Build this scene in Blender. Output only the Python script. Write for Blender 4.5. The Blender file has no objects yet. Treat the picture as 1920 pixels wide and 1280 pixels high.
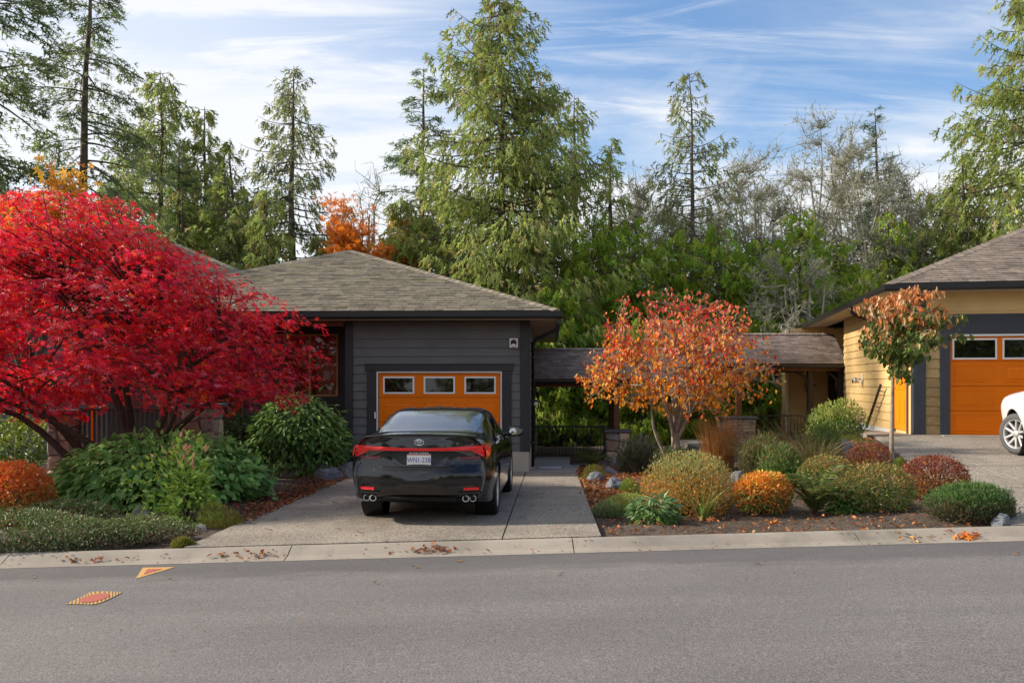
import bpy, math, random
import numpy as np
from mathutils import Vector, Matrix

# ------------------------------------------------------------------ camera, sky, sun, exposure
SC = bpy.context.scene
COL = SC.collection
F = 1680.0            # focal length in photo pixels (photo 1920 wide)
CAMZ = 1.8
HOR = 720.0

cam_d = bpy.data.cameras.new('camera')
cam_d.sensor_width = 36.0
cam_d.lens = 36.0 * F / 1920.0
cam_d.shift_y = (HOR - 640.0) / 1920.0
cam_d.clip_start = 0.1
cam_d.clip_end = 3000.0
cam = bpy.data.objects.new('camera', cam_d)
COL.objects.link(cam)
cam.location = (0, 0, CAMZ)
cam.rotation_euler = (math.radians(90), 0, 0)
SC.camera = cam

SUN_EL, SUN_BACK = 29.0, 8.0        # elevation; degrees the sun stands behind (+) / before (-) the left-hand side
se, sb = math.radians(SUN_EL), math.radians(SUN_BACK)
SUN_DIR = Vector((-math.cos(se) * math.cos(sb), math.cos(se) * math.sin(sb), math.sin(se)))

W = bpy.data.worlds.new('World')
SC.world = W
W.use_nodes = True
nt = W.node_tree
nt.nodes.clear()
def wn(t, **k):
    n = nt.nodes.new(t)
    for a, v in k.items():
        setattr(n, a, v)
    return n
sky = wn('ShaderNodeTexSky', sky_type='NISHITA', sun_disc=False)
sky.sun_elevation = se
sky.sun_rotation = math.atan2(SUN_DIR.x, SUN_DIR.y)
sky.air_density = 1.2
sky.dust_density = 0.6
sky.ozone_density = 1.6
tc = wn('ShaderNodeTexCoord')
sep = wn('ShaderNodeSeparateXYZ')
nt.links.new(tc.outputs['Generated'], sep.inputs[0])
def wmath(op, a, b=None, clamp=False):
    n = wn('ShaderNodeMath', operation=op)
    n.use_clamp = clamp
    for i, v in enumerate((a, b)):
        if v is None:
            continue
        if isinstance(v, (int, float)):
            n.inputs[i].default_value = v
        else:
            nt.links.new(v, n.inputs[i])
    return n.outputs[0]
zc = wmath('MAXIMUM', wmath('ADD', sep.outputs['Z'], 0.16), 0.05)
cx = wmath('DIVIDE', sep.outputs['X'], zc)
cy = wmath('DIVIDE', sep.outputs['Y'], zc)
comb = wn('ShaderNodeCombineXYZ')
nt.links.new(cx, comb.inputs[0]); nt.links.new(cy, comb.inputs[1])
def cloud(rot, scale, nscale, detail, rough, dist, lo, hi, loc=(0, 0, 0)):
    m = wn('ShaderNodeMapping')
    m.inputs['Location'].default_value = loc
    m.inputs['Rotation'].default_value = (0, 0, math.radians(rot))
    m.inputs['Scale'].default_value = scale
    nt.links.new(comb.outputs[0], m.inputs[0])
    t = wn('ShaderNodeTexNoise')
    t.inputs['Scale'].default_value = nscale
    t.inputs['Detail'].default_value = detail
    t.inputs['Roughness'].default_value = rough
    t.inputs['Distortion'].default_value = dist
    nt.links.new(m.outputs[0], t.inputs[0])
    r = wn('ShaderNodeMapRange', interpolation_type='SMOOTHSTEP')
    r.inputs[1].default_value = lo; r.inputs[2].default_value = hi
    nt.links.new(t.outputs[0], r.inputs[0])
    return r.outputs[0]
streak = cloud(56, (0.42, 1.5, 1), 1.1, 8, 0.58, 0.6, 0.49, 0.66, (1.7, 0.6, 0))
fine = cloud(52, (0.7, 3.6, 1), 1.9, 9, 0.64, 0.9, 0.47, 0.74, (4.0, 2.2, 0))
mass = cloud(45, (0.45, 0.75, 1), 0.9, 7, 0.55, 0.4, 0.44, 0.64, (8.3, 3.1, 0))
cl = wmath('ADD', wmath('ADD', wmath('MULTIPLY', streak, 0.45), wmath('MULTIPLY', fine, 0.5)), wmath('MULTIPLY', mass, 0.75), clamp=True)
# the cloud sheet is thicker low over the horizon
low = wn('ShaderNodeMapRange'); low.inputs[1].default_value = 0.30; low.inputs[2].default_value = 0.12
low.inputs[3].default_value = 0.0; low.inputs[4].default_value = 0.75
bank = cloud(-20, (0.8, 1.0, 1), 1.3, 8, 0.6, 0.5, 0.30, 0.70, (2.3, 7.7, 0))
nt.links.new(wmath('ADD', sep.outputs['Z'], wmath('MULTIPLY', wmath('SUBTRACT', 0.5, bank), 0.16)), low.inputs[0])
veil = wn('ShaderNodeMapRange', interpolation_type='SMOOTHSTEP'); veil.inputs[1].default_value = -0.02; veil.inputs[2].default_value = -0.55
veil.inputs[3].default_value = 0.0; veil.inputs[4].default_value = 0.7      # high thin sheet towards the sun's side
vw = wmath('ADD', sep.outputs['X'], wmath('MULTIPLY', wmath('SUBTRACT', mass, 0.5), 0.35))
nt.links.new(vw, veil.inputs[0])
cl2 = wmath('ADD', wmath('ADD', cl, low.outputs[0]), veil.outputs[0], clamp=True)
cl3 = wmath('MULTIPLY', cl2, 0.92)
mixc = wn('ShaderNodeMix', data_type='RGBA')
nt.links.new(cl3, mixc.inputs['Factor'])
skg = wn('ShaderNodeMix', data_type='RGBA', blend_type='MULTIPLY')
skg.inputs['Factor'].default_value = 1.0
nt.links.new(sky.outputs[0], skg.inputs['A'])
skg.inputs['B'].default_value = (0.37, 0.44, 0.53, 1)
nt.links.new(skg.outputs['Result'], mixc.inputs['A'])
mixc.inputs['B'].default_value = (2.8, 2.83, 2.9, 1)
bg = wn('ShaderNodeBackground')
bg.inputs['Strength'].default_value = 0.105
nt.links.new(mixc.outputs['Result'], bg.inputs['Color'])
wo = wn('ShaderNodeOutputWorld')
nt.links.new(bg.outputs[0], wo.inputs[0])

sd = bpy.data.lights.new('sun', 'SUN')
sd.energy = 2.0
sd.angle = math.radians(2.5)
sd.color = (1.0, 0.90, 0.76)
so = bpy.data.objects.new('sun', sd)
COL.objects.link(so)
so.rotation_euler = SUN_DIR.to_track_quat('Z', 'Y').to_euler()
so.location = (-30, 0, 20)

SC.view_settings.view_transform = 'Standard'
SC.view_settings.look = 'None'
SC.view_settings.exposure = 1.78
SC.view_settings.gamma = 1.0
SC.view_settings.use_curve_mapping = False
SC.render.engine = 'CYCLES'
SC.cycles.use_denoising = True
SC.cycles.max_bounces = 6
SC.cycles.diffuse_bounces = 3
SC.cycles.glossy_bounces = 3
SC.cycles.transmission_bounces = 4
SC.cycles.transparent_max_bounces = 6
SC.cycles.caustics_reflective = False
SC.cycles.caustics_refractive = False
SC.cycles.sample_clamp_indirect = 4.0

# ------------------------------------------------------------------ materials
MATS = {}
def srgb(r, g, b):
    f = lambda c: (c / 255 / 12.92) if c / 255 <= 0.04045 else ((c / 255 + 0.055) / 1.055) ** 2.4
    return (f(r), f(g), f(b))
class NT:
    def __init__(s, name):
        s.m = bpy.data.materials.new(name); s.m.use_nodes = True
        s.t = s.m.node_tree; s.p = s.t.nodes['Principled BSDF']; s.o = s.t.nodes['Material Output']
    def n(s, t, **k):
        x = s.t.nodes.new(t)
        for a, v in k.items(): setattr(x, a, v)
        return x
    def l(s, a, b): s.t.links.new(a, b)
    def coord(s, kind='Object', scale=(1, 1, 1), rot=(0, 0, 0)):
        c = s.n('ShaderNodeTexCoord'); m = s.n('ShaderNodeMapping')
        m.inputs['Scale'].default_value = scale; m.inputs['Rotation'].default_value = rot
        if kind == 'World':
            g = s.n('ShaderNodeNewGeometry'); s.l(g.outputs['Position'], m.inputs[0])
        else:
            s.l(c.outputs[kind], m.inputs[0])
        return m.outputs[0]
    def noise(s, vec, scale, detail=4, rough=0.55, dist=0):
        x = s.n('ShaderNodeTexNoise')
        x.inputs['Scale'].default_value = scale; x.inputs['Detail'].default_value = detail
        x.inputs['Roughness'].default_value = rough; x.inputs['Distortion'].default_value = dist
        s.l(vec, x.inputs[0]); return x.outputs[0]
    def vor(s, vec, scale, out='Color', feature='F1'):
        x = s.n('ShaderNodeTexVoronoi', feature=feature); x.inputs['Scale'].default_value = scale
        s.l(vec, x.inputs[0]); return x.outputs[out]
    def ramp(s, fac, stops):
        r = s.n('ShaderNodeValToRGB'); e = r.color_ramp.elements
        while len(e) < len(stops): e.new(0.5)
        for i, (p, c) in enumerate(stops):
            e[i].position = p; e[i].color = (*c, 1) if len(c) == 3 else c
        s.l(fac, r.inputs[0]); return r.outputs[0]
    def mix(s, fac, a, b, blend='MIX'):
        x = s.n('ShaderNodeMix', data_type='RGBA', blend_type=blend)
        for sock, v in ((x.inputs['Factor'], fac), (x.inputs['A'], a), (x.inputs['B'], b)):
            if isinstance(v, (int, float)): sock.default_value = v
            elif isinstance(v, tuple): sock.default_value = (*v, 1) if len(v) == 3 else v
            else: s.l(v, sock)
        return x.outputs['Result']
    def math(s, op, a, b=0.0, clamp=False):
        x = s.n('ShaderNodeMath', operation=op); x.use_clamp = clamp
        for i, v in enumerate((a, b)):
            if isinstance(v, (int, float)): x.inputs[i].default_value = v
            else: s.l(v, x.inputs[i])
        return x.outputs[0]
    def col(s, c): 
        if isinstance(c, tuple): s.p.inputs['Base Color'].default_value = (*c, 1)
        else: s.l(c, s.p.inputs['Base Color'])
    def bump(s, h, strength=0.3, dist=0.01):
        b = s.n('ShaderNodeBump'); b.inputs['Strength'].default_value = strength; b.inputs['Distance'].default_value = dist
        s.l(h, b.inputs['Height']); s.l(b.outputs[0], s.p.inputs['Normal'])
    def set(s, **k):
        for a, v in k.items():
            s.p.inputs[a.replace('_', ' ')].default_value = v

def paint(name, c, rough=0.55, var=0.10, scale=3.0, grain=None, bump=0.0, spec=0.4, kind='World'):
    x = NT(name)
    v = x.coord(kind)
    n = x.noise(v, scale, 6, 0.6)
    c0 = tuple(k * (1 - var) for k in c); c1 = tuple(min(1, k * (1 + var)) for k in c)
    colr = x.ramp(n, [(0.3, c0), (0.7, c1)])
    x.col(colr)
    x.set(Roughness=rough)
    x.p.inputs['Specular IOR Level'].default_value = spec
    if grain:
        g = x.noise(x.coord(kind, grain), 12, 5, 0.6)
        x.bump(g, bump, 0.004)
    elif bump:
        x.bump(x.noise(v, 120, 4, 0.6), bump, 0.004)
    MATS[name] = x.m
    return x.m

paint('siding_charcoal', (0.116, 0.116, 0.118), 0.6, 0.12, 2.0, (0.6, 0.6, 14), 0.25)
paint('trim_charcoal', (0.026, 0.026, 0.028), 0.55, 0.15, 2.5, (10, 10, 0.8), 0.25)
paint('siding_yellow', (0.70, 0.48, 0.21), 0.6, 0.09, 2.0, (0.6, 0.6, 14), 0.25)
paint('trim_slate', (0.040, 0.044, 0.055), 0.55, 0.15, 2.5, (10, 10, 0.8), 0.25)
paint('gutter_dark', (0.014, 0.013, 0.013), 0.4, 0.2, 2.0)
paint('soffit_cream', (0.44, 0.36, 0.27), 0.7, 0.06, 1.5)
paint('wood_brown', (0.13, 0.048, 0.018), 0.6, 0.25, 3.0, (2, 2, 2), 0.1)
paint('wood_dark', (0.030, 0.016, 0.011), 0.6, 0.25, 3.0)
paint('door_orange', (0.78, 0.172, 0.002), 0.5, 0.07, 1.5, None, 0.0, 0.15)
paint('side_door_orange', (0.82, 0.25, 0.006), 0.4, 0.04, 1.5)
paint('white_frame', (0.78, 0.77, 0.74), 0.45, 0.04, 3.0)
paint('black_metal', (0.010, 0.010, 0.011), 0.42, 0.2, 5.0)
paint('rail_grey', (0.085, 0.085, 0.09), 0.5, 0.2, 5.0)
paint('dark_room', (0.02, 0.016, 0.012), 0.9, 0.2, 2.0)
paint('interior_wood', (0.42, 0.21, 0.07), 0.55, 0.25, 4.0, (1, 1, 8), 0.1)
paint('interior_pink', (0.45, 0.22, 0.16), 0.7, 0.15, 5.0)
paint('paper', (0.75, 0.73, 0.68), 0.8, 0.03, 2.0)
paint('mat_grey', (0.42, 0.41, 0.42), 0.95, 0.1, 30.0, None, 0.4)
paint('bark_grey', (0.115, 0.088, 0.066), 0.9, 0.45, 5.0, (9, 9, 1.2), 0.8)
paint('bark_brown', (0.085, 0.057, 0.040), 0.9, 0.4, 6.0, (9, 9, 1.2), 0.8)
paint('bark_lichen', (0.29, 0.275, 0.22), 0.95, 0.40, 3.0)
paint('bark_pale', (0.27, 0.21, 0.16), 0.85, 0.4, 9.0, (4, 4, 12), 0.5)
paint('bark_maple', (0.060, 0.034, 0.026), 0.85, 0.4, 9.0)
paint('twig_red', (0.22, 0.11, 0.075), 0.85, 0.3, 6.0)
paint('stem_brown', (0.085, 0.05, 0.03), 0.9, 0.3, 6.0)
paint('tyre_rubber', (0.016, 0.016, 0.017), 0.75, 0.2, 20.0)
paint('tyre_dusty', (0.085, 0.085, 0.088), 0.8, 0.15, 20.0)
paint('black_plastic', (0.010, 0.010, 0.011), 0.35, 0.2, 20.0)
paint('cap_stone', (0.10, 0.105, 0.115), 0.8, 0.2, 6.0, None, 0.3)
paint('mortar', (0.17, 0.14, 0.115), 0.95, 0.2, 20.0, None, 0.5)
def worn(name, c):
    x = NT(name); v = x.coord('World')
    n = x.noise(v, 55, 5, 0.75)
    x.col(x.mix(x.ramp(n, [(0.46, (0.03,) * 3), (0.64, (1, 1, 1))]), c, (0.15, 0.135, 0.12))); x.set(Roughness=0.85)
    MATS[name] = x.m
worn('paint_yellow', (0.66, 0.36, 0.07)); worn('paint_red', (0.48, 0.08, 0.045)); worn('paint_olive', (0.19, 0.15, 0.08))

def m_metal(name, c, rough):
    x = NT(name); x.col(c); x.set(Metallic=1.0, Roughness=rough); MATS[name] = x.m
m_metal('chrome', (0.75, 0.75, 0.77), 0.12)
m_metal('alloy', (0.58, 0.58, 0.58), 0.42)
MATS['alloy'].node_tree.nodes['Principled BSDF'].inputs['Metallic'].default_value = 0.55
m_metal('mirror', (0.50, 0.53, 0.58), 0.03)
m_metal('alloy_dark', (0.25, 0.25, 0.26), 0.3)

def m_carpaint(name, c, drops=False, rough=0.10):
    x = NT(name); x.col(c); x.set(Roughness=rough, Metallic=0.0)
    x.p.inputs['Coat Weight'].default_value = 0.7; x.p.inputs['Coat Roughness'].default_value = 0.03; x.p.inputs['Coat IOR'].default_value = 1.5
    x.p.inputs['Specular IOR Level'].default_value = 0.35
    if drops:      # rain drops stand on the upward faces
        g = x.n('ShaderNodeNewGeometry'); s = x.n('ShaderNodeSeparateXYZ'); x.l(g.outputs['Normal'], s.inputs[0])
        d = x.vor(x.coord('Object'), 42, 'Distance')
        dr = x.ramp(d, [(0.0, (1, 1, 1)), (0.42, (0, 0, 0))])
        up = x.n('ShaderNodeMapRange'); up.inputs[1].default_value = 0.75; up.inputs[2].default_value = 0.95
        x.l(s.outputs['Z'], up.inputs[0])
        x.bump(x.math('MULTIPLY', dr, up.outputs[0]), 0.9, 0.012)
        x.l(x.ramp(x.noise(x.coord('Object'), 3, 5), [(0.35, (0.06,) * 3), (0.75, (0.2,) * 3)]), x.p.inputs['Roughness'])
    MATS[name] = x.m
m_carpaint('paint_black', (0.006, 0.006, 0.008), True)
m_carpaint('paint_white', (0.78, 0.78, 0.77), False, 0.25)

def m_lens(name, c, rough=0.12):
    x = NT(name); x.col(c); x.set(Roughness=rough)
    x.p.inputs['Coat Weight'].default_value = 0.4
    v = x.coord('Object')
    w = x.n('ShaderNodeTexWave'); w.inputs['Scale'].default_value = 30; x.l(v, w.inputs[0])
    x.bump(w.outputs['Fac'], 0.08, 0.004)
    MATS[name] = x.m
m_lens('lens_red', (0.85, 0.016, 0.018))
m_lens('lens_dark_red', (0.13, 0.008, 0.014))
m_lens('lens_smoke', (0.07, 0.055, 0.045))

def m_glass(name, tint, alpha_mix, rough=0.02, bumpy=0.0):
    # thin architectural glass: part mirror, part clear
    x = NT(name)
    t = x.t
    t.nodes.remove(x.p)
    tr = x.n('ShaderNodeBsdfTransparent'); tr.inputs[0].default_value = (*tint, 1)
    gl = x.n('ShaderNodeBsdfGlossy'); gl.inputs['Roughness'].default_value = rough
    fr = x.n('ShaderNodeFresnel'); fr.inputs['IOR'].default_value = 1.5
    if bumpy:
        b = x.n('ShaderNodeBump'); b.inputs['Strength'].default_value = bumpy; b.inputs['Distance'].default_value = 0.02
        x.l(x.noise(x.coord('Object'), 25, 6, 0.7), b.inputs['Height'])
        x.l(b.outputs[0], gl.inputs['Normal'])
    mx = x.n('ShaderNodeMixShader')
    x.l(x.math('ADD', fr.outputs[0], alpha_mix, True), mx.inputs[0])
    x.l(tr.outputs[0], mx.inputs[1]); x.l(gl.outputs[0], mx.inputs[2])
    x.l(mx.outputs[0], x.o.inputs[0])
    MATS[name] = x.m
m_glass('window_glass', (0.9, 0.9, 0.88), 0.05)
m_glass('garage_glass', (0.5, 0.5, 0.5), 0.02)
m_glass('lamp_glass', (0.95, 0.95, 0.95), 0.15)
def m_carglass(name, rough, col, bump):
    x = NT(name); x.col(col); x.set(Roughness=rough)
    x.p.inputs['Specular IOR Level'].default_value = 0.9
    x.p.inputs['Coat Weight'].default_value = 1.0
    if bump:
        d = x.vor(x.coord('Object'), 60, 'Distance')
        x.bump(x.ramp(d, [(0.0, (1, 1, 1)), (0.4, (0, 0, 0))]), bump, 0.006)
    MATS[name] = x.m
m_carglass('car_glass', 0.03, (0.006, 0.007, 0.008), 0.0)
m_carglass('rear_glass', 0.18, (0.045, 0.05, 0.058), 0.25)

def m_asphalt():
    x = NT('asphalt'); v = x.coord('World')
    a = x.noise(v, 0.35, 5, 0.6); s = x.noise(v, 75, 2, 0.8); m = x.noise(v, 22, 4, 0.75)
    base = x.ramp(a, [(0.3, (0.143, 0.132, 0.126)), (0.7, (0.172, 0.160, 0.153))])
    sp = x.ramp(s, [(0.30, (0.48, 0.48, 0.48)), (0.5, (0.97, 0.97, 0.97)), (0.70, (1.65, 1.6, 1.55))])
    c = x.mix(1.0, base, sp, 'MULTIPLY')
    c = x.mix(0.55, c, x.ramp(m, [(0.3, (0.66, 0.66, 0.66)), (0.72, (1.28, 1.28, 1.28))]), 'MULTIPLY')
    # worn dark gutter strip and rubbed tracks beside the kerb
    g = x.n('ShaderNodeNewGeometry'); q = x.n('ShaderNodeSeparateXYZ'); x.l(g.outputs['Position'], q.inputs[0])
    wob = x.noise(x.coord('World', (0.9, 3.0, 1)), 1.2, 8, 0.72)
    yy = x.math('ADD', q.outputs['Y'], x.math('MULTIPLY', x.math('SUBTRACT', wob, 0.5), 1.5))
    r = x.n('ShaderNodeMapRange', interpolation_type='SMOOTHSTEP'); r.inputs[1].default_value = 8.45; r.inputs[2].default_value = 8.95
    x.l(yy, r.inputs[0])
    c = x.mix(x.math('MULTIPLY', r.outputs[0], 0.55), c, (0.07, 0.066, 0.066))
    wide = x.noise(x.coord('World', (0.35, 1.1, 1)), 0.8, 6, 0.65)
    c = x.mix(0.8, c, x.ramp(wide, [(0.3, (0.86, 0.85, 0.85)), (0.7, (1.10, 1.10, 1.10))]), 'MULTIPLY')
    lane = x.noise(x.coord('World', (0.06, 1.0, 1)), 1.1, 5, 0.6)
    c = x.mix(0.9, c, x.ramp(lane, [(0.32, (0.88, 0.88, 0.88)), (0.68, (1.10, 1.09, 1.08))]), 'MULTIPLY')
    fl = x.vor(x.coord('World'), 7, 'Distance')
    c = x.mix(x.ramp(fl, [(0.035, (0.75,) * 3), (0.06, (0, 0, 0))]), c, (0.05, 0.04, 0.035))
    x.col(c); x.set(Roughness=0.85)
    x.bump(x.math('ADD', s, x.math('MULTIPLY', m, 0.6)), 0.55, 0.01)
    MATS['asphalt'] = x.m
m_asphalt()

def m_concrete(name, c, agg, stain=0.5):
    x = NT(name); v = x.coord('World')
    big = x.noise(v, 0.8, 7, 0.65); vv = x.vor(v, 75, 'Color'); sm = x.noise(v, 90, 3, 0.7)
    lo = tuple(k * (1 - 0.35 * stain) for k in c); hi = tuple(k * 1.12 for k in c)
    base = x.ramp(big, [(0.28, lo), (0.7, hi)])
    if agg:
        bw = x.n('ShaderNodeRGBToBW'); x.l(vv, bw.inputs[0])
        peb = x.ramp(bw.outputs[0], [(0.15, (0.35, 0.34, 0.33)), (0.5, (0.95, 0.92, 0.88)), (0.85, (1.65, 1.6, 1.5))])
        base = x.mix(0.85, base, peb, 'MULTIPLY')
    else:
        base = x.mix(0.4, base, x.ramp(sm, [(0.3, (0.7, 0.7, 0.7)), (0.7, (1.25, 1.25, 1.25))]), 'MULTIPLY')
    st = x.noise(x.coord('World', (1.2, 0.5, 1)), 1.1, 8, 0.7)
    base = x.mix(x.math('MULTIPLY', x.ramp(st, [(0.52, (0, 0, 0)), (0.7, (1, 1, 1))]), stain * 0.5), base, (0.07, 0.062, 0.045))
    x.col(base); x.set(Roughness=0.85)
    x.bump(x.vor(v, 75, 'Distance') if agg else sm, 0.5 if agg else 0.25, 0.01)
    MATS[name] = x.m
m_concrete('aggregate', (0.285, 0.25, 0.205), True, 1.0)
m_concrete('aggregate_light', (0.28, 0.25, 0.215), True, 0.7)
m_concrete('kerb_concrete', (0.33, 0.285, 0.23), False, 1.0)
m_concrete('plinth_concrete', (0.38, 0.35, 0.30), False, 0.4)
m_concrete('porch_concrete', (0.28, 0.26, 0.235), False, 0.5)

def m_soil():
    x = NT('soil'); v = x.coord('World')
    a = x.noise(v, 1.4, 6, 0.65); b = x.noise(v, 70, 4, 0.75); d = x.vor(v, 55, 'Color')
    base = x.ramp(a, [(0.3, (0.06, 0.042, 0.03)), (0.7, (0.13, 0.096, 0.068))])
    base = x.mix(0.8, base, x.ramp(b, [(0.3, (0.4, 0.4, 0.4)), (0.7, (1.7, 1.6, 1.5))]), 'MULTIPLY')
    mo = x.noise(v, 0.9, 5, 0.6)
    base = x.mix(x.ramp(mo, [(0.62, (0, 0, 0)), (0.75, (0.5, 0.5, 0.5))]), base, (0.05, 0.06, 0.015))
    x.col(base); x.set(Roughness=0.95)
    x.bump(x.math('ADD', b, a), 0.9, 0.03)
    MATS['soil'] = x.m
m_soil()

def m_rock(name, c):
    x = NT(name); v = x.coord('World')
    a = x.noise(v, 6, 8, 0.7, 0.4); b = x.noise(x.coord('World', (1, 1, 4)), 9, 6, 0.7)
    base = x.ramp(a, [(0.25, tuple(k * 0.45 for k in c)), (0.55, c), (0.8, tuple(k * 1.5 for k in c))])
    x.col(base); x.set(Roughness=0.85); x.bump(x.math('ADD', a, b), 0.8, 0.03)
    MATS[name] = x.m
m_rock('rock_blue', (0.17, 0.185, 0.21))
m_rock('rock_grey', (0.20, 0.19, 0.18))

def m_attr(name, rough=0.6, translucent=0.0, spec=0.3, noise=None):
    # colour comes from the thing's own 'Col' attribute (each leaf / tab / stone has its colour)
    x = NT(name)
    a = x.n('ShaderNodeAttribute'); a.attribute_name = 'Col'
    c = a.outputs['Color']
    if noise:
        n = x.noise(x.coord('World'), noise[0], 5, 0.65)
        c = x.mix(1.0, c, x.ramp(n, [(0.3, (1 - noise[1],) * 3), (0.7, (1 + noise[1],) * 3)]), 'MULTIPLY')
        x.bump(x.noise(x.coord('World'), noise[0] * 8, 4, 0.7), 0.4, 0.01)
    x.col(c); x.set(Roughness=rough)
    x.p.inputs['Specular IOR Level'].default_value = spec
    if translucent:
        t = x.n('ShaderNodeBsdfTranslucent'); x.l(c, t.inputs[0])
        m = x.n('ShaderNodeMixShader'); m.inputs[0].default_value = translucent
        x.l(x.p.outputs[0], m.inputs[1]); x.l(t.outputs[0], m.inputs[2]); x.l(m.outputs[0], x.o.inputs[0])
    MATS[name] = x.m
m_attr('leaf', 0.5, 0.42, 0.35)
m_attr('maple_leaf', 0.45, 0.55, 0.4)
m_attr('leaf_glossy', 0.46, 0.25, 0.35)
m_attr('needles', 0.65, 0.5, 0.2)
m_attr('shingle', 0.95, 0.0, 0.1, (5.0, 0.28))
m_attr('stone', 0.85, 0.0, 0.25, (14.0, 0.3))
m_attr('litter', 0.7, 0.15, 0.25)

# ------------------------------------------------------------------ object helpers
def link(o, parent=None):
    COL.objects.link(o)
    if parent is not None:
        o.parent = parent
    return o
def tag(o, label=None, cat=None, group=None, kind=None):
    if label: o['label'] = label
    if cat: o['category'] = cat
    if group: o['group'] = group
    if kind: o['kind'] = kind
    return o
def thing(name, label, cat, loc=(0, 0, 0), rz=0.0, group=None):
    o = bpy.data.objects.new(name, None)
    o.empty_display_size = 0.2
    link(o)
    o.location = loc; o.rotation_euler = (0, 0, rz)
    return tag(o, label, cat, group)
def raw_mesh(name, V, faces_flat, starts, mat, parent=None, smooth=False, cols=None):
    me = bpy.data.meshes.new(name)
    V = np.asarray(V, np.float32)
    me.vertices.add(len(V)); me.vertices.foreach_set('co', V.ravel())
    ff = np.asarray(faces_flat, np.int32); st = np.asarray(starts, np.int32)
    me.loops.add(len(ff)); me.loops.foreach_set('vertex_index', ff)
    me.polygons.add(len(st)); me.polygons.foreach_set('loop_start', st)
    me.update(calc_edges=True)
    me.polygons.foreach_set('use_smooth', np.full(len(st), bool(smooth)))
    if cols is not None:
        a = me.color_attributes.new('Col', 'FLOAT_COLOR', 'POINT')
        c = np.ones((len(V), 4), np.float32); c[:, :3] = cols
        a.data.foreach_set('color', c.ravel())
    me.materials.append(MATS[mat] if isinstance(mat, str) else mat)
    o = bpy.data.objects.new(name, me)
    return link(o, parent)
class MB:
    """collects polygons for one mesh object"""
    def __init__(s): s.V = []; s.Fc = []; s.C = []; s.color = (1, 1, 1)
    def add(s, verts, faces):
        b = len(s.V); s.V += [tuple(v) for v in verts]; s.Fc += [tuple(b + i for i in f) for f in faces]
        s.C += [s.color] * len(verts)
        return s
    def box(s, x0, x1, y0, y1, z0, z1):
        v = [(x0, y0, z0), (x1, y0, z0), (x1, y1, z0), (x0, y1, z0), (x0, y0, z1), (x1, y0, z1), (x1, y1, z1), (x0, y1, z1)]
        return s.add(v, [(0, 3, 2, 1), (4, 5, 6, 7), (0, 1, 5, 4), (1, 2, 6, 5), (2, 3, 7, 6), (3, 0, 4, 7)])
    def obox(s, o, u, v, w):
        """box from corner o along vectors u, v, w"""
        o, u, v, w = map(Vector, (o, u, v, w))
        p = [o, o + u, o + u + v, o + v]; p += [q + w for q in p]
        return s.add(p, [(0, 3, 2, 1), (4, 5, 6, 7), (0, 1, 5, 4), (1, 2, 6, 5), (2, 3, 7, 6), (3, 0, 4, 7)])
    def prism(s, poly, axis, a, b):
        """poly (p,q) extruded along axis 0/1/2 from a to b"""
        def mk(p, q, t): return {0: (t, p, q), 1: (p, t, q), 2: (p, q, t)}[axis]
        n = len(poly)
        v = [mk(p, q, a) for p, q in poly] + [mk(p, q, b) for p, q in poly]
        f = [tuple(range(n))[::-1], tuple(range(n, 2 * n))] + [(i, (i + 1) % n, n + (i + 1) % n, n + i) for i in range(n)]
        return s.add(v, f)
    def tube(s, pts, rad, n=8, cap=True):
        pts = [Vector(p) for p in pts]
        if not hasattr(rad, '__len__'): rad = [rad] * len(pts)
        vs = []
        up = Vector((0, 0, 1))
        for i, p in enumerate(pts):
            d = (pts[min(i + 1, len(pts) - 1)] - pts[max(i - 1, 0)]).normalized()
            a = d.cross(up)
            if a.length < 1e-3: a = d.cross(Vector((1, 0, 0)))
            a.normalize(); b = d.cross(a)
            vs += [p + (a * math.cos(2 * math.pi * k / n) + b * math.sin(2 * math.pi * k / n)) * rad[i] for k in range(n)]
        f = []
        for i in range(len(pts) - 1):
            f += [(i * n + k, i * n + (k + 1) % n, (i + 1) * n + (k + 1) % n, (i + 1) * n + k) for k in range(n)]
        if cap: f += [tuple(range(n))[::-1], tuple(range((len(pts) - 1) * n, len(pts) * n))]
        return s.add(vs, f)
    def lathe(s, prof, axis=0, n=32, c=(0, 0, 0)):
        """prof = (r, t) along axis"""
        vs = []
        for r, t in prof:
            for k in range(n):
                a = 2 * math.pi * k / n; p, q = r * math.cos(a), r * math.sin(a)
                v = {0: (t, p, q), 1: (p, t, q), 2: (p, q, t)}[axis]
                vs.append((v[0] + c[0], v[1] + c[1], v[2] + c[2]))
        f = []
        for i in range(len(prof) - 1):
            f += [(i * n + k, i * n + (k + 1) % n, (i + 1) * n + (k + 1) % n, (i + 1) * n + k) for k in range(n)]
        return s.add(vs, f)
    def build(s, name, mat, parent=None, smooth=False, bevel=0.0, cols=False, loc=None):
        ff = [i for f in s.Fc for i in f]; st = []; k = 0
        for f in s.Fc: st.append(k); k += len(f)
        o = raw_mesh(name, s.V, ff, st, mat, parent, smooth, np.array(s.C) if cols else None)
        if bevel:
            m = o.modifiers.new('bevel', 'BEVEL'); m.width = bevel; m.segments = 2; m.limit_method = 'ANGLE'
        if loc is not None: o.location = loc
        return o
def box(name, x0, x1, y0, y1, z0, z1, mat, parent=None, bevel=0.0):
    return MB().box(min(x0, x1), max(x0, x1), min(y0, y1), max(y0, y1), min(z0, z1), max(z0, z1)).build(name, mat, parent, False, bevel)
def copy_tree(o, parent=None):
    c = o.copy(); link(c, parent)
    for ch in list(o.children): copy_tree(ch, c)
    return c
def rnd(seed): return np.random.RandomState(seed)

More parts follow.
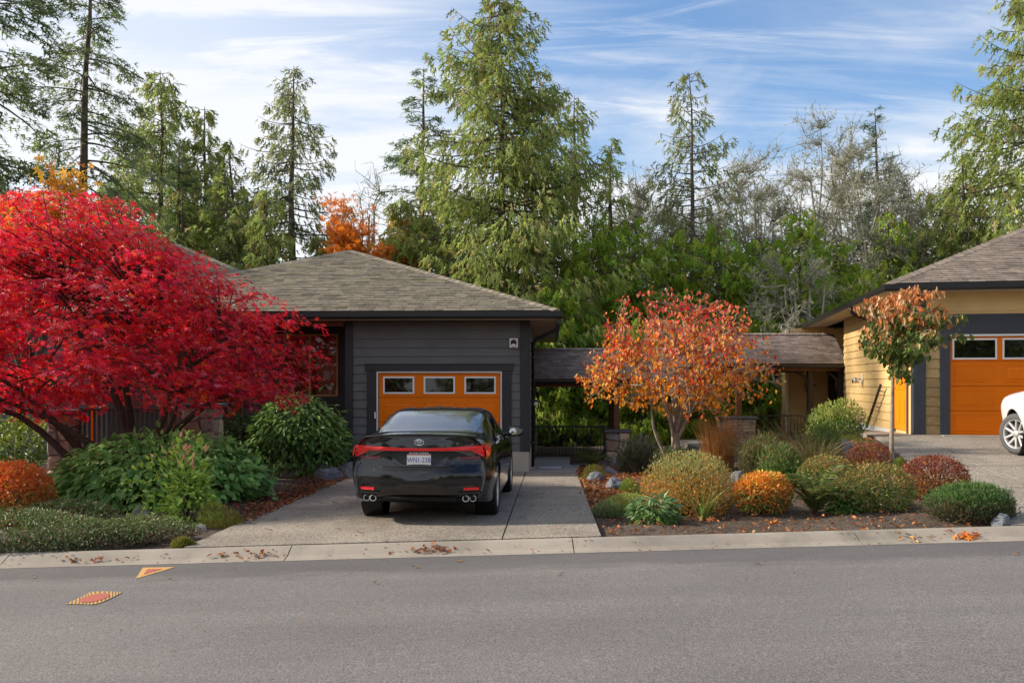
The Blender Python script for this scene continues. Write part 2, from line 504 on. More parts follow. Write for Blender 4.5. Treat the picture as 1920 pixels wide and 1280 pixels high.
# photo pixel <-> place (at a chosen distance Y)
def at(px, Y): return (px - 960.0) * Y / F
def zat(py, Y): return CAMZ - (py - HOR) * Y / F

# ------------------------------------------------------------------ terrain
def sstep(t):
    t = np.clip(t, 0, 1); return t * t * (3 - 2 * t)
KY0, KY1 = 9.45, 9.85          # gutter edge and back of the kerb
def zroad(X): return 0.027 * np.clip(X, -45, 45)
def H(X, Y):
    X = np.asarray(X, float); Y = np.asarray(Y, float)
    zk = zroad(X) + 0.085
    kk = np.clip(Y - 17.0, 0, 12)
    zb = -0.066 + 0.78 * sstep((X - 1.5 - 0.55 * kk) / (6.0 - 0.24 * kk))
    t = np.clip((Y - KY1) / (19.0 - KY1), 0, 1)
    z = zk * (1 - t) + zb * t
    b = np.clip((Y - 19.0) / 6.0, 0, 1)
    z = z - 0.16 * b
    # beyond the houses the land falls away into the wood
    z = z - 1.6 * sstep((Y - 29) / 14.0)
    return z
def ground(px, py):
    Y = 14.0
    for _ in range(60):
        X = at(px, Y); h = CAMZ - float(H(X, Y)); Yn = max(KY1, min(40.0, F * h / max(1.0, py - HOR)))
        Y = 0.5 * Y + 0.5 * Yn
    return at(px, Y), Y, float(H(at(px, Y), Y))

def bed_lump(X, Y):
    return 0.05 * np.sin(2.1 * X + 1.0) * np.sin(1.7 * Y) + 0.03 * np.sin(5.3 * X) * np.sin(4.1 * Y + 2)
xs = np.concatenate([np.linspace(-220, -16, 30)[:-1], np.arange(-16, 16.01, 0.2), np.linspace(16, 220, 30)[1:]])
ys = np.concatenate([np.arange(KY1, 30, 0.2), np.linspace(30, 60, 24), np.linspace(70, 900, 20)])
GX, GY = np.meshgrid(xs, ys)
GZ = H(GX, GY) + bed_lump(GX, GY) * sstep((GY - KY1) / 0.8) * 0.8 - 0.03
dl0, dr0 = -3.61 + (GY - KY1) / 9.13 * 0.31, 0.98 + (GY - KY1) / 8.85 * 0.36
rl0 = np.interp(GY, [9.85, 12.2, 14.6, 18.6, 22, 25.8], [5.5, 6.15, 6.55, 7.55, 8.3, 9.0])
paved = ((GX > dl0 + 0.1) & (GX < dr0 - 0.1) & (GY < 19)) | ((GX > 0.2) & (GX < 1.5) & (GY >= 19) & (GY < 24.8)) | ((GX > rl0 + 0.1) & (GX < 19.2) & (GY < 26))
GZ = GZ - 0.09 * paved            # the bed dug out under the slabs
nx, ny = len(xs), len(ys)
idx = np.arange(nx * ny).reshape(ny, nx)
q = np.stack([idx[:-1, :-1], idx[:-1, 1:], idx[1:, 1:], idx[1:, :-1]], -1).reshape(-1, 4)
g = raw_mesh('ground', np.stack([GX, GY, GZ], -1).reshape(-1, 3), q.ravel(), np.arange(0, q.size, 4), 'soil', None, True)
tag(g, 'dark garden soil and forest floor behind the kerb', 'ground', kind='structure')

def sheet(name, xa, ya, zf, mat):
    X, Y = np.meshgrid(xa, ya); n, m = len(xa), len(ya)
    i = np.arange(n * m).reshape(m, n)
    q = np.stack([i[:-1, :-1], i[:-1, 1:], i[1:, 1:], i[1:, :-1]], -1).reshape(-1, 4)
    return raw_mesh(name, np.stack([X, Y, zf(X, Y)], -1).reshape(-1, 3), q.ravel(), np.arange(0, q.size, 4), mat, None, True)
xr = np.concatenate([np.linspace(-220, -45, 6), np.linspace(-40, 40, 41), np.linspace(45, 220, 6)])
tag(sheet('road', xr, np.linspace(-0.6, KY0 + 0.02, 12), lambda X, Y: zroad(X) + 0.012 * np.minimum(KY0 - Y, Y + 0.6), 'asphalt'),
    'grey asphalt road in front of the kerb', 'road', kind='structure')
tag(sheet('verge', xr, np.concatenate([[-300, -60, -20], np.linspace(-8, -0.6, 6)]), lambda X, Y: zroad(X) - 0.01 + 0.12 * sstep((-0.6 - Y) / 1.0), 'soil'),
    'ground on the near side of the road', 'ground', kind='structure')

# kerb: rolled concrete segments
kerb = thing('kerb', 'pale rolled concrete kerb along the road edge', 'kerb')
kerb['kind'] = 'structure'
prof = [(KY0, -0.2), (KY0, 0.004), (KY0 + 0.17, 0.022), (KY0 + 0.25, 0.060), (KY0 + 0.32, 0.088), (KY1 - 0.01, 0.098), (KY1, 0.09), (KY1, -0.2)]
jx = [0.66 + 3.07 * k for k in range(-14, 14)]
for a, b in zip(jx[:-1], jx[1:]):
    a2, b2 = a + 0.006, b - 0.006
    m = MB(); n = len(prof); K = 4
    vs = []
    for k in range(K + 1):
        x = a2 + (b2 - a2) * k / K
        vs += [(x, p, z + float(zroad(x)) - 0.0) for p, z in prof]
    fs = [tuple(range(n)), tuple(range(K * n, K * n + n))[::-1]]
    for k in range(K):
        fs += [(k * n + i, (k + 1) * n + i, (k + 1) * n + (i + 1) % n, k * n + (i + 1) % n) for i in range(n)]
    m.add(vs, fs); m.build('kerb_segment', 'kerb_concrete', kerb)

# concrete slabs laid to the land
def slab(parent, c, mat='aggregate', lift=0.02, name='slab', n=10, thick=0.14):
    """c = four (x, y) corners in order; a bilinear patch lying on the land, with sides"""
    c = [np.array(p, float) for p in c]
    u = np.linspace(0, 1, n + 1)
    U, V_ = np.meshgrid(u, u)
    P = ((1 - U) * (1 - V_))[..., None] * c[0] + (U * (1 - V_))[..., None] * c[1] + (U * V_)[..., None] * c[2] + ((1 - U) * V_)[..., None] * c[3]
    Z = H(P[..., 0], P[..., 1]) + lift
    top = np.concatenate([P, Z[..., None]], -1).reshape(-1, 3)
    i = np.arange((n + 1) ** 2).reshape(n + 1, n + 1)
    q = np.stack([i[:-1, :-1], i[:-1, 1:], i[1:, 1:], i[1:, :-1]], -1).reshape(-1, 4).tolist()
    rim = list(i[0, :]) + list(i[1:, -1]) + list(i[-1, ::-1][1:]) + list(i[::-1, 0][1:-1])
    bot = top[rim].copy(); bot[:, 2] -= thick
    m = MB(); b = len(top)
    k = len(rim)
    q += [(rim[j], b + j, b + (j + 1) % k, rim[(j + 1) % k]) for j in range(k)]
    m.add(np.concatenate([top, bot]).tolist(), q)
    return m.build(name, mat, parent)
g_ = 0.008
def gp(px, py):
    x, y, z = ground(px, py); return (x, y)
def lerp2(a, b, t): return (a[0] + (b[0] - a[0]) * t, a[1] + (b[1] - a[1]) * t)
# ------------------------------------------------------------------ driveways and walks
def tag_s(o, l, c): return tag(o, l, c, kind='structure')
dl = tag_s(thing('driveway', 'exposed aggregate driveway under the black sedan', 'driveway'), None, None)
rows = [KY1 + 0.01, 12.9, 17.7, 18.98]
def DL(Y): return -3.61 + (Y - KY1) / 9.13 * 0.31
def DC(Y): return -0.11 + (Y - KY1) / 8.8 * 0.39
def DR(Y): return 0.98 + (Y - KY1) / 8.85 * 0.36
for r0, r1 in zip(rows[:-1], rows[1:]):
    a, b = r0 + g_, r1 - g_
    slab(dl, [(DL(a), a), (DC(a) - g_, a), (DC(b) - g_, b), (DL(b), b)])
    slab(dl, [(DC(a) + g_, a), (DR(a), a), (DR(b), b), (DC(b) + g_, b)])
wk = tag_s(thing('walkway', 'concrete walk beside the grey house towards the railing', 'path'), None, None)
for a, b in ((19.0, 21.2), (21.2, 24.7)):
    slab(wk, [(0.37, a + g_), (1.36, a + g_), (1.6, b - g_), (0.4, b - g_)], 'porch_concrete')
dr = tag_s(thing('driveway', 'pale aggregate driveway of the yellow house', 'driveway'), None, None)
LB = [(5.5, KY1 + 0.01), (6.15, 12.2), (6.55, 14.6), (7.55, 18.6), (8.3, 22.0), (9.0, 25.8)]
MBd = [(6.3, KY1 + 0.01), (6.95, 12.2), (7.5, 14.6), (8.55, 18.6), (9.6, 22.0), (10.4, 25.8)]
for k in range(5):
    a, b = LB[k], LB[k + 1]; c, d = MBd[k], MBd[k + 1]
    slab(dr, [(a[0], a[1] + g_), (c[0] - g_, c[1] + g_), (d[0] - g_, d[1] - g_), (b[0], b[1] - g_)], 'aggregate_light')
    if k < 4:
        slab(dr, [(c[0] + g_, c[1] + g_), (19, c[1] + g_), (19, d[1] - g_), (d[0] + g_, d[1] - g_)], 'aggregate_light')

# ------------------------------------------------------------------ house builders
def boards(parent, o, u, n, length, z0, z1, expo, openings, mat, name='board'):
    """lap siding: each course is cut at the openings (u0,u1,z0,z1); every board is its own piece"""
    o, u, n = Vector(o), Vector(u), Vector(n)
    z = z0
    while z < z1 - 0.02:
        ze = min(z + expo, z1)
        iv = [(0.0, length, z)]
        for (a, b, c, d) in openings:
            if c < ze - 0.03 and d > z + 0.03:
                nv = []
                for p, q, zs in iv:
                    if b <= p or a >= q: nv.append((p, q, zs)); continue
                    if a > p: nv.append((p, a, zs))
                    if d < ze - 0.03: nv.append((max(a, p), min(b, q), d))      # the board is notched over the opening
                    if b < q: nv.append((b, q, zs))
                iv = nv
        for p, q, zs in iv:
            if q - p < 0.03: continue
            A = o + u * p; L = u * (q - p)
            vs = []
            for base in (A, A + L):
                vs += [base + Vector((0, 0, zs)), base + n * 0.034 + Vector((0, 0, zs)), base + n * 0.007 + Vector((0, 0, ze + 0.012)), base + Vector((0, 0, ze + 0.012))]
            MB().add(vs, [(0, 1, 2, 3), (7, 6, 5, 4), (0, 4, 5, 1), (1, 5, 6, 2), (2, 6, 7, 3), (3, 7, 4, 0)]).build(name, mat, parent)
        z += expo

def shingle_slope(eL, eR, tL, tR, expo=0.14, tab=0.30, seed=1, base=(0.17, 0.148, 0.12), moss=0.0):
    """tabs covering the quad eave-left, eave-right, top-left, top-right (3-D points); returns V, quads, colours"""
    R = rnd(seed)
    eL, eR, tL, tR = [np.array(p, float) for p in (eL, eR, tL, tR)]
    mid0, mid1 = (eL + eR) / 2, (tL + tR) / 2
    nrm = np.cross(eR - eL, mid1 - mid0); nrm /= np.linalg.norm(nrm)
    if nrm[2] < 0: nrm = -nrm
    Ls = np.linalg.norm(mid1 - mid0); nc = int(Ls / expo)
    V = []; Q = []; C = []
    for k in range(nc):
        t0, t1 = k / nc, min(1.0, (k + 1.25) / nc)
        a0, b0 = eL + (tL - eL) * t0, eR + (tR - eR) * t0
        a1, b1 = eL + (tL - eL) * t1, eR + (tR - eR) * t1
        w = np.linalg.norm(b0 - a0)
        if w < 0.05: continue
        edges = [0.0]; x = -R.rand() * tab
        while x < w:
            x += tab * (0.75 + 0.5 * R.rand())
            if 0.04 < x < w - 0.04: edges.append(x)
        edges.append(w)
        rowc = 1 + 0.10 * (R.rand() - 0.5)
        d = (b0 - a0) / w
        up1 = (a1 + b1) / 2 - (a0 + b0) / 2
        w1 = np.linalg.norm(b1 - a1); 
        for e0, e1 in zip(edges[:-1], edges[1:]):
            lo = 0.014 + 0.008 * R.rand(); g = 0.004
            p0, p1 = a0 + d * (e0 + g), a0 + d * (e1 - g)
            # keep the upper corners inside the hips
            s0 = np.dot(a1 - a0, d); s1 = w - np.dot(b0 - b1, d)
            q0, q1 = a0 + d * np.clip(e0 + g, s0, s1), a0 + d * np.clip(e1 - g, s0, s1)
            up = up1 - d * np.dot(up1, d)
            q0 = q0 + up; q1 = q1 + up
            b = len(V)
            V += [p0 + nrm * 0.002, p1 + nrm * 0.002, p0 + nrm * lo, p1 + nrm * lo, q1 + nrm * 0.004, q0 + nrm * 0.004]
            Q += [(b, b + 1, b + 3, b + 2), (b + 2, b + 3, b + 4, b + 5)]
            v = rowc * (0.80 + 0.40 * R.rand()); c = np.array(base) * v
            if R.rand() < 0.12: c = c * 0.72
            if moss and R.rand() < moss: c = c * 0.7 + np.array((0.055, 0.062, 0.018))
            C += [c] * 6
    return V, Q, C
def cap_row(a, b, R, base, w=0.13, step=0.2):
    """ridge / hip caps from a (low) to b (high)"""
    a, b = np.array(a, float), np.array(b, float)
    L = np.linalg.norm(b - a); d = (b - a) / L
    s = np.cross(d, (0, 0, 1)); s /= np.linalg.norm(s); up = np.cross(s, d)
    V = []; Q = []; C = []
    for k in range(int(L / step)):
        p = a + d * (k * step); q = p + d * (step * 1.15)
        i = len(V)
        hi, lo = 0.045, 0.03
        V += [p + s * w - up * 0.035 + up * 0.02, p + up * hi, p - s * w - up * 0.035 + up * 0.02,
              q + s * w - up * 0.045 + up * 0.02, q + up * lo, q - s * w - up * 0.045 + up * 0.02,
              p + s * w - up * 0.06, p - s * w - up * 0.06, p]
        Q += [(i, i + 1, i + 4, i + 3), (i + 1, i + 2, i + 5, i + 4), (i + 6, i + 8, i + 1, i), (i + 8, i + 7, i + 2, i + 1)]
        C += [np.array(base) * (0.8 + 0.4 * R.rand())] * 9
    return V, Q, C
def merge(parts):
    V = []; Q = []; C = []
    for v, q_, c in parts:
        b = len(V); V += list(v); Q += [tuple(b + i for i in f) for f in q_]; C += list(c)
    return V, Q, C
def shingles_obj(name, parts, parent):
    V, Q, C = merge(parts)
    ff = [i for f in Q for i in f]
    o = raw_mesh(name, np.array(V), ff, np.arange(0, len(ff), 4), 'shingle', parent, False, np.array(C))
    o['kind'] = 'stuff'
    return o
def hip_roof(root, x0, x1, y0, y1, ze, pitch, seed, base, moss=0.0):
    hw, hd = (x1 - x0) / 2, (y1 - y0) / 2
    h = min(hw, hd); rise = h * pitch
    if hw >= hd:
        ra, rb = (x0 + h, (y0 + y1) / 2, ze + rise), (x1 - h, (y0 + y1) / 2, ze + rise)
    else:
        ra, rb = ((x0 + x1) / 2, y0 + h, ze + rise), ((x0 + x1) / 2, y1 - h, ze + rise)
    c = [(x0, y0, ze), (x1, y0, ze), (x1, y1, ze), (x0, y1, ze)]
    m = MB()
    if hw >= hd:
        sl = [(c[0], c[1], ra, rb), (c[1], c[2], rb, rb), (c[2], c[3], rb, ra), (c[3], c[0], ra, ra)]
        hips = [(c[0], ra), (c[3], ra), (c[1], rb), (c[2], rb)]
    else:
        sl = [(c[0], c[1], ra, ra), (c[1], c[2], ra, rb), (c[2], c[3], rb, rb), (c[3], c[0], rb, ra)]
        hips = [(c[0], ra), (c[1], ra), (c[2], rb), (c[3], rb)]
    vs = [Vector(p) - Vector((0, 0, 0.004)) for p in c] + [Vector(ra) - Vector((0, 0, 0.004)), Vector(rb) - Vector((0, 0, 0.004))]
    vs += [Vector(p) - Vector((0, 0, 0.03)) for p in c]
    if hw >= hd: fs = [(0, 1, 5, 4), (1, 2, 5), (2, 3, 4, 5), (3, 0, 4)]
    else: fs = [(0, 1, 4), (1, 2, 5, 4), (2, 3, 5), (3, 0, 4, 5)]
    fs += [(0, 6, 7, 1), (1, 7, 8, 2), (2, 8, 9, 3), (3, 9, 6, 0)]
    roof = m.add(vs, fs).build('roof', 'trim_charcoal', root)
    parts = [shingle_slope(a, b, t0, t1, seed=seed + i, base=base, moss=moss) for i, (a, b, t0, t1) in enumerate(sl)]
    shingles_obj('shingles', parts, roof)
    R = rnd(seed + 50)
    caps = [cap_row(a, b, R, tuple(k * 1.12 for k in base)) for a, b in hips]
    if Vector(ra) != Vector(rb): caps.append(cap_row(ra, rb, R, tuple(k * 1.1 for k in base)))
    shingles_obj('hip_caps', caps, roof)
    return roof
def eaves(root, x0, x1, y0, y1, zt, zb, wx0, wx1, wy0, wy1, mat_g):
    """gutters round the edge and a flat soffit ring up to the walls"""
    gw = 0.10
    gp_ = [(0.0, zb + 0.02), (-gw * 0.7, zb), (-gw, zb + 0.05), (-gw, zt), (-gw + 0.012, zt), (-gw + 0.012, zt - 0.03), (-0.012, zt - 0.03), (0, zt)]
    MB().prism([(y0 + p, z) for p, z in gp_], 0, x0 - gw, x1 + gw).build('gutter', mat_g, root)
    MB().prism([(x0 + p, z) for p, z in gp_], 1, y0, y1).build('gutter', mat_g, root)
    MB().prism([(x1 - p, z) for p, z in gp_], 1, y0, y1).build('gutter', mat_g, root)
    s = MB(); z = zb + 0.03
    for a in ((x0, x1, y0, wy0), (x0, x1, wy1, y1), (x0, wx0, wy0, wy1), (wx1, x1, wy0, wy1)):
        s.box(a[0], a[1], a[2], a[3], z, z + 0.02)
    return s.build('soffit', 'soffit_cream', root)
def garage_door(root, x0, x1, z0, z1, y, cols, mat, win_w, win_h, frame='white_frame'):
    d = MB(); hs = (z1 - z0) / 4
    door = box('garage_door', x0, x1, y + 0.045, y + 0.075, z0, z1, mat, root)
    for r in range(4):
        box('door_section', x0 + 0.004, x1 - 0.004, y + 0.012, y + 0.044, z0 + r * hs + 0.005, z0 + (r + 1) * hs - 0.005, mat, door, 0.004)
    cw = (x1 - x0) / cols
    for c in range(cols):
        xc = x0 + cw * (c + 0.5)
        for r in range(3):
            zc = z0 + hs * (r + 0.5)
            w, h = cw * 0.36, hs * 0.27
            p = MB()
            # moulded frame (raised rim, sunk field, raised centre)
            yo = y + 0.012
            rim = [(-w - .03, -h - .03), (w + .03, -h - .03), (w + .03, h + .03), (-w - .03, h + .03)]
            a = [(xc + q[0], yo - 0.002, zc + q[1]) for q in rim]
            sc = lambda k, dy: [(xc + q[0] * k[0], yo + dy, zc + q[1] * k[1]) for q in rim]
            kx, kz = w / (w + .03), h / (h + .03)
            b = sc(((w + .015) / (w + .03), (h + .015) / (h + .03)), -0.012)
            c_ = sc((kx, kz), 0.008 - 0.012)
            e = sc(((w - .05) / (w + .03), (h - .05) / (h + .03)), -0.014)
            vs = a + b + c_ + e; f = []
            for k in range(3):
                f += [(4 * k + i, 4 * k + (i + 1) % 4, 4 * k + 4 + (i + 1) % 4, 4 * k + 4 + i) for i in range(4)]
            f.append((12, 13, 14, 15))
            p.add(vs, f).build('panel', mat, door)
        zc = z0 + hs * 3.5
        m = MB(); ww, wh, fw = win_w / 2, win_h / 2, 0.035
        for q in ((-ww - fw, ww + fw, wh, wh + fw), (-ww - fw, ww + fw, -wh - fw, -wh), (-ww - fw, -ww, -wh, wh), (ww, ww + fw, -wh, wh)):
            m.box(xc + q[0], xc + q[1], y - 0.008, y + 0.014, zc + q[2], zc + q[3])
        w_ = m.build('window_frame', frame, door, False, 0.003)
        box('pane', xc - ww, xc + ww, y - 0.001, y + 0.003, zc - wh, zc + wh, 'garage_glass', w_)
        box('window_back', xc - ww, xc + ww, y + 0.006, y + 0.010, zc - wh, zc + wh, 'dark_room', w_)
    return door

# ------------------------------------------------------------------ grey house on the left
A1 = math.radians(2.5)
ZL = -0.05
hl = thing('house', 'charcoal house with hipped roof and single orange garage door', 'house', (0.34, 19.0, ZL), -A1)
SH = (0.205, 0.178, 0.135)
RB = dict(x0=-10.4, x1=0.61, y0=-0.6, y1=10.4)
hip_roof(hl, RB['x0'], RB['x1'], RB['y0'], RB['y1'], 3.36, 0.376, 11, SH, 0.06)
eaves(hl, -10.4, 0.61, -0.6, 10.4, 3.345, 3.19, -9.8, 0.0, 0.0, 9.8, 'gutter_dark')
box('soffit_edge', -10.4, 0.6, -0.59, -0.56, 3.17, 3.215, 'soffit_cream', hl)
# garage block
DX0, DX1, DZ = -3.235, -0.555, 2.125
wl = MB().box(-3.9, DX0, 0.02, 0.2, 0, 3.2).box(DX1, 0.0, 0.02, 0.2, 0, 3.2).box(DX0, DX1, 0.02, 0.2, DZ, 3.2).box(-0.2, 0.0, 0.2, 8.0, 0, 3.2).box(-3.9, -3.72, 0.2, 8, 0, 3.2).build('wall', 'trim_charcoal', hl)
boards(wl, (-3.75, 0.02, 0), (1, 0, 0), (0, -1, 0), 3.59, 0.42, 3.2, 0.184, [(DX0 - 0.2 + 3.75, DX1 + 0.2 + 3.75, -1, DZ + 0.12)], 'siding_charcoal')
boards(wl, (0.0, 0.10, 0), (0, 1, 0), (1, 0, 0), 7.5, 0.42, 3.2, 0.184, [(2.0, 3.1, -1, 2.2)], 'siding_charcoal')
for nm, x0, x1, z0, z1, yo in (('corner_post', -3.905, -3.745, 0.0, 3.205, 0.045), ('corner_post', -0.165, 0.004, 0.42, 3.205, 0.045),
                               ('door_trim', DX0 - 0.2, DX0 - 0.004, 0.02, DZ, 0.05), ('door_trim', DX1 + 0.004, DX1 + 0.2, 0.02, DZ, 0.05),
                               ('door_header', DX0 - 0.24, DX1 + 0.24, DZ + 0.004, DZ + 0.15, 0.055)):
    box(nm, x0, x1, -yo, 0.018, z0, z1, 'trim_charcoal', hl, 0.004)
box('corner_post', 0.004, 0.045, -0.043, 0.10, 0.42, 3.2, 'trim_charcoal', hl)
box('drip_cap', DX0 - 0.27, DX1 + 0.27, -0.085, 0.01, DZ + 0.153, DZ + 0.172, 'cap_stone', hl)
for x0, x1, z0, z1 in ((DX0, DX0 + 0.032, 0.0, DZ), (DX1 - 0.028, DX1, 0.0, DZ), (DX0 + 0.033, DX1 - 0.029, DZ - 0.034, DZ)):
    box('door_stop', x0, x1, -0.02, 0.02, z0, z1, 'white_frame', hl)
box('plinth', -3.73, DX0 - 0.204, -0.06, 0.015, -0.1, 0.418, 'plinth_concrete', hl, 0.006)
box('plinth', DX1 + 0.204, 0.02, -0.06, 0.015, -0.1, 0.418, 'plinth_concrete', hl, 0.006)
box('plinth', 0.0, 0.05, 0.02, 8.0, -0.1, 0.418, 'plinth_concrete', hl)
garage_door(hl, DX0 + 0.033, DX1 - 0.029, 0.0, DZ - 0.035, 0.03, 3, 'door_orange', 0.60, 0.30)
# keypad on the left jamb
box('keypad', DX0 - 0.035, DX0 - 0.006, -0.075, -0.05, 1.12, 1.26, 'white_frame', hl, 0.004)
# recessed entrance wall left of the garage
ly = 1.4
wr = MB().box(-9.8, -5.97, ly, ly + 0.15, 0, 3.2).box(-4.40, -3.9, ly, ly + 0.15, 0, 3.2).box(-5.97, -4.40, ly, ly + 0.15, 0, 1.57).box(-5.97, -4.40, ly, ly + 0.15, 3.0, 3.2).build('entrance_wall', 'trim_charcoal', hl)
win = MB()
for a in ((-5.97, -4.40, 1.57, 1.605), (-5.97, -4.40, 2.965, 3.0), (-5.97, -5.93, 1.605, 2.965), (-4.44, -4.40, 1.605, 2.965), (-5.08, -5.035, 1.605, 2.965)):
    win.box(a[0], a[1], ly - 0.02, ly + 0.05, a[2], a[3])
win = win.build('window', 'interior_wood', hl)
box('pane', -5.93, -5.08, ly + 0.01, ly + 0.016, 1.605, 2.965, 'window_glass', win)
box('pane', -5.035, -4.44, ly + 0.01, ly + 0.016, 1.605, 2.965, 'window_glass', win)
rm = MB()
rm.box(-6.1, -4.3, ly + 1.2, ly + 1.25, 1.2, 3.1)
room = rm.build('room', 'wood_brown', hl)
box('shelf', -5.9, -4.42, ly + 0.45, ly + 0.75, 2.50, 2.55, 'interior_wood', room)
for x0, x1, z1 in ((-5.02, -4.78, 2.70), (-4.76, -4.5, 2.67), (-5.5, -5.2, 2.72)):
    box('shelf_box', x0, x1, ly + 0.47, ly + 0.7, 2.552, z1, 'interior_pink', room, 0.01)
box('cupboard', -5.02, -4.46, ly + 0.46, ly + 0.5, 1.4, 2.48, 'interior_wood', room)
box('notice', -4.86, -4.70, ly + 0.45, ly + 0.457, 1.95, 2.16, 'paper', room)
tb = MB().box(-5.7, -4.72, ly + 0.2, ly + 0.4, 1.74, 1.77)
tb.prism([(-5.7, 1.77), (-4.75, 1.77), (-5.0, 1.90), (-5.45, 1.90)], 1, ly + 0.3, ly + 0.33)
tb.build('sideboard', 'wood_brown', room)
box('beam', -9.8, -3.91, -0.25, -0.1, 3.08, 3.19, 'wood_brown', hl)
# entrance door and glazing behind the maple
ed = box('entrance_door', -8.55, -7.6, ly - 0.03, ly - 0.002, 0.25, 2.35, 'wood_brown', hl)
for zz in (0.45, 1.05, 1.65):
    box('panel', -8.4, -7.75, ly - 0.042, ly - 0.031, zz, zz + 0.5, 'wood_brown', ed, 0.006)
sw = box('sidelight', -7.45, -6.6, ly - 0.02, ly - 0.004, 0.3, 2.4, 'wood_brown', hl)
box('pane', -7.4, -6.65, ly - 0.028, ly - 0.021, 0.35, 2.35, 'car_glass', sw)
box('door_jamb', -7.58, -7.46, ly - 0.05, ly - 0.003, 0.25, 2.45, 'door_orange', hl)
box('porch_floor', -9.8, -3.92, -1.3, ly, -0.2, 0.25, 'porch_concrete', hl)
# side entrance and down pipe at the right
box('side_door_frame', 0.03, 0.09, 2.0, 2.14, 0.0, 2.2, 'black_metal', hl)
box('side_door_frame', 0.03, 0.09, 2.97, 3.1, 0.0, 2.2, 'black_metal', hl)
box('side_door', 0.028, 0.05, 2.142, 2.968, 0.0, 2.15, 'trim_charcoal', hl)
dp = MB()
dp.tube([(0.64, -0.66, 3.2), (0.64, -0.64, 3.05), (0.62, -0.6, 2.98), (0.16, -0.0, 2.80), (0.10, 0.06, 2.72), (0.10, 0.06, 0.1)], 0.036, 10)
dp.build('downpipe', 'black_metal', hl, True)
for zz in (0.6, 1.5, 2.4): box('pipe_clip', 0.045, 0.15, 0.02, 0.10, zz, zz + 0.03, 'black_metal', hl)
# wall light over the garage door
fl = thing('wall_light', 'small white square wall light high beside the orange garage door', 'lamp', (0.34 - 0.305 * math.cos(A1), 19.0 + 0.305 * math.sin(A1) - 0.05, ZL + 2.72), -A1)
box('back_plate', -0.09, 0.09, -0.02, 0.02, -0.10, 0.10, 'white_frame', fl, 0.006)
MB().lathe([(0.0, -0.10), (0.05, -0.10), (0.062, -0.06), (0.062, -0.021)], 1, 20, (0, 0, 0.01)).build('hood', 'wood_dark', fl, True)
MB().lathe([(0.0, -0.17), (0.03, -0.165), (0.04, -0.10), (0.035, -0.05)], 1, 16, (0, 0, -0.055)).build('lamp', 'white_frame', fl, True)

# house part behind with its own hipped roof
h2 = thing('house', 'far part of the grey house whose pale hipped roof rises behind the maple', 'house', (0, 0, 0), 0)
Yb = 29.0
ax, az = at(330, Yb), zat(458, Yb)
hip_roof(h2, ax - 5.2, ax + 5.2, Yb - 5.2, Yb + 5.2, az - 5.2 * 0.42, 0.42, 31, SH)
h2w = MB().box(ax - 4.6, ax + 4.6, Yb - 4.6, Yb + 4.6, -0.5, az - 2.22).build('wall', 'siding_charcoal', h2)
eaves(h2, ax - 5.2, ax + 5.2, Yb - 5.2, Yb + 5.2, az - 2.2, az - 2.36, ax - 4.6, ax + 4.6, Yb - 4.6, Yb + 4.6, 'gutter_dark')

# ------------------------------------------------------------------ yellow house on the right
A2 = math.radians(10.5)
ZR = 0.72
hr = thing('house', 'yellow lap-sided house with wide orange garage door and white-trimmed windows', 'house', (8.55, 19.0, ZR), -A2)
SH2 = (0.235, 0.19, 0.155)
hip_roof(hr, -0.68, 11.6, -0.68, 15.2, 3.15, 0.425, 71, SH2)
eaves(hr, -0.68, 11.6, -0.68, 15.2, 3.13, 2.985, 0.0, 11.0, 0.0, 14.6, 'gutter_dark')
GX0, GX1, GZ1 = 0.69, 5.57, 2.13
w2 = MB().box(0, GX0, 0.02, 0.2, -0.2, 3.03).box(GX1, 11, 0.02, 0.2, -0.2, 3.03).box(GX0, GX1, 0.02, 0.2, GZ1, 3.03).box(0.0, 0.2, 0.2, 8.2, -0.4, 3.03)
w2.box(0.2, 3.0, 8.0, 8.2, -0.4, 3.03).box(2.8, 3.0, 8.2, 12.2, -0.4, 3.03)
w2 = w2.build('wall', 'siding_yellow', hr)
boards(w2, (0.21, 0.02, 0), (1, 0, 0), (0, -1, 0), 10.8, 0.02, 3.03, 0.2, [(GX0 - 0.42, GX1 - 0.01, -1, GZ1 + 0.4)], 'siding_yellow')
boards(w2, (0.21, 0.02, 0), (1, 0, 0), (0, -1, 0), 0.26, 0.02, 2.62, 0.2, [], 'siding_yellow')
boards(w2, (0.0, 8.2, 0), (0, -1, 0), (-1, 0, 0), 8.1, 0.02, 3.03, 0.2, [(8.2 - 1.80, 8.2 - 0.22, -1, 2.2)], 'siding_yellow')
for nm, x0, x1, z0, z1 in (('corner_post', -0.005, 0.205, -0.1, 3.03), ('door_trim', GX0 - 0.21, GX0 - 0.003, -0.02, GZ1 + 0.005), ('door_trim', GX1 + 0.003, GX1 + 0.2, -0.02, GZ1 + 0.005),
                           ('door_header', GX0 - 0.21, GX1 + 0.2, GZ1 + 0.008, GZ1 + 0.42)):
    box(nm, x0, x1, -0.035, 0.018, z0, z1, 'trim_slate', hr, 0.004)
box('door_stop', GX0, GX1, -0.012, 0.018, GZ1 - 0.045, GZ1 - 0.002, 'white_frame', hr)
garage_door(hr, GX0, GX1, 0.0, GZ1 - 0.05, 0.03, 5, 'door_orange', 0.80, 0.37)
box('threshold', GX0 - 0.2, GX1 + 0.2, -0.3, 0.02, -0.1, 0.012, 'plinth_concrete', hr)
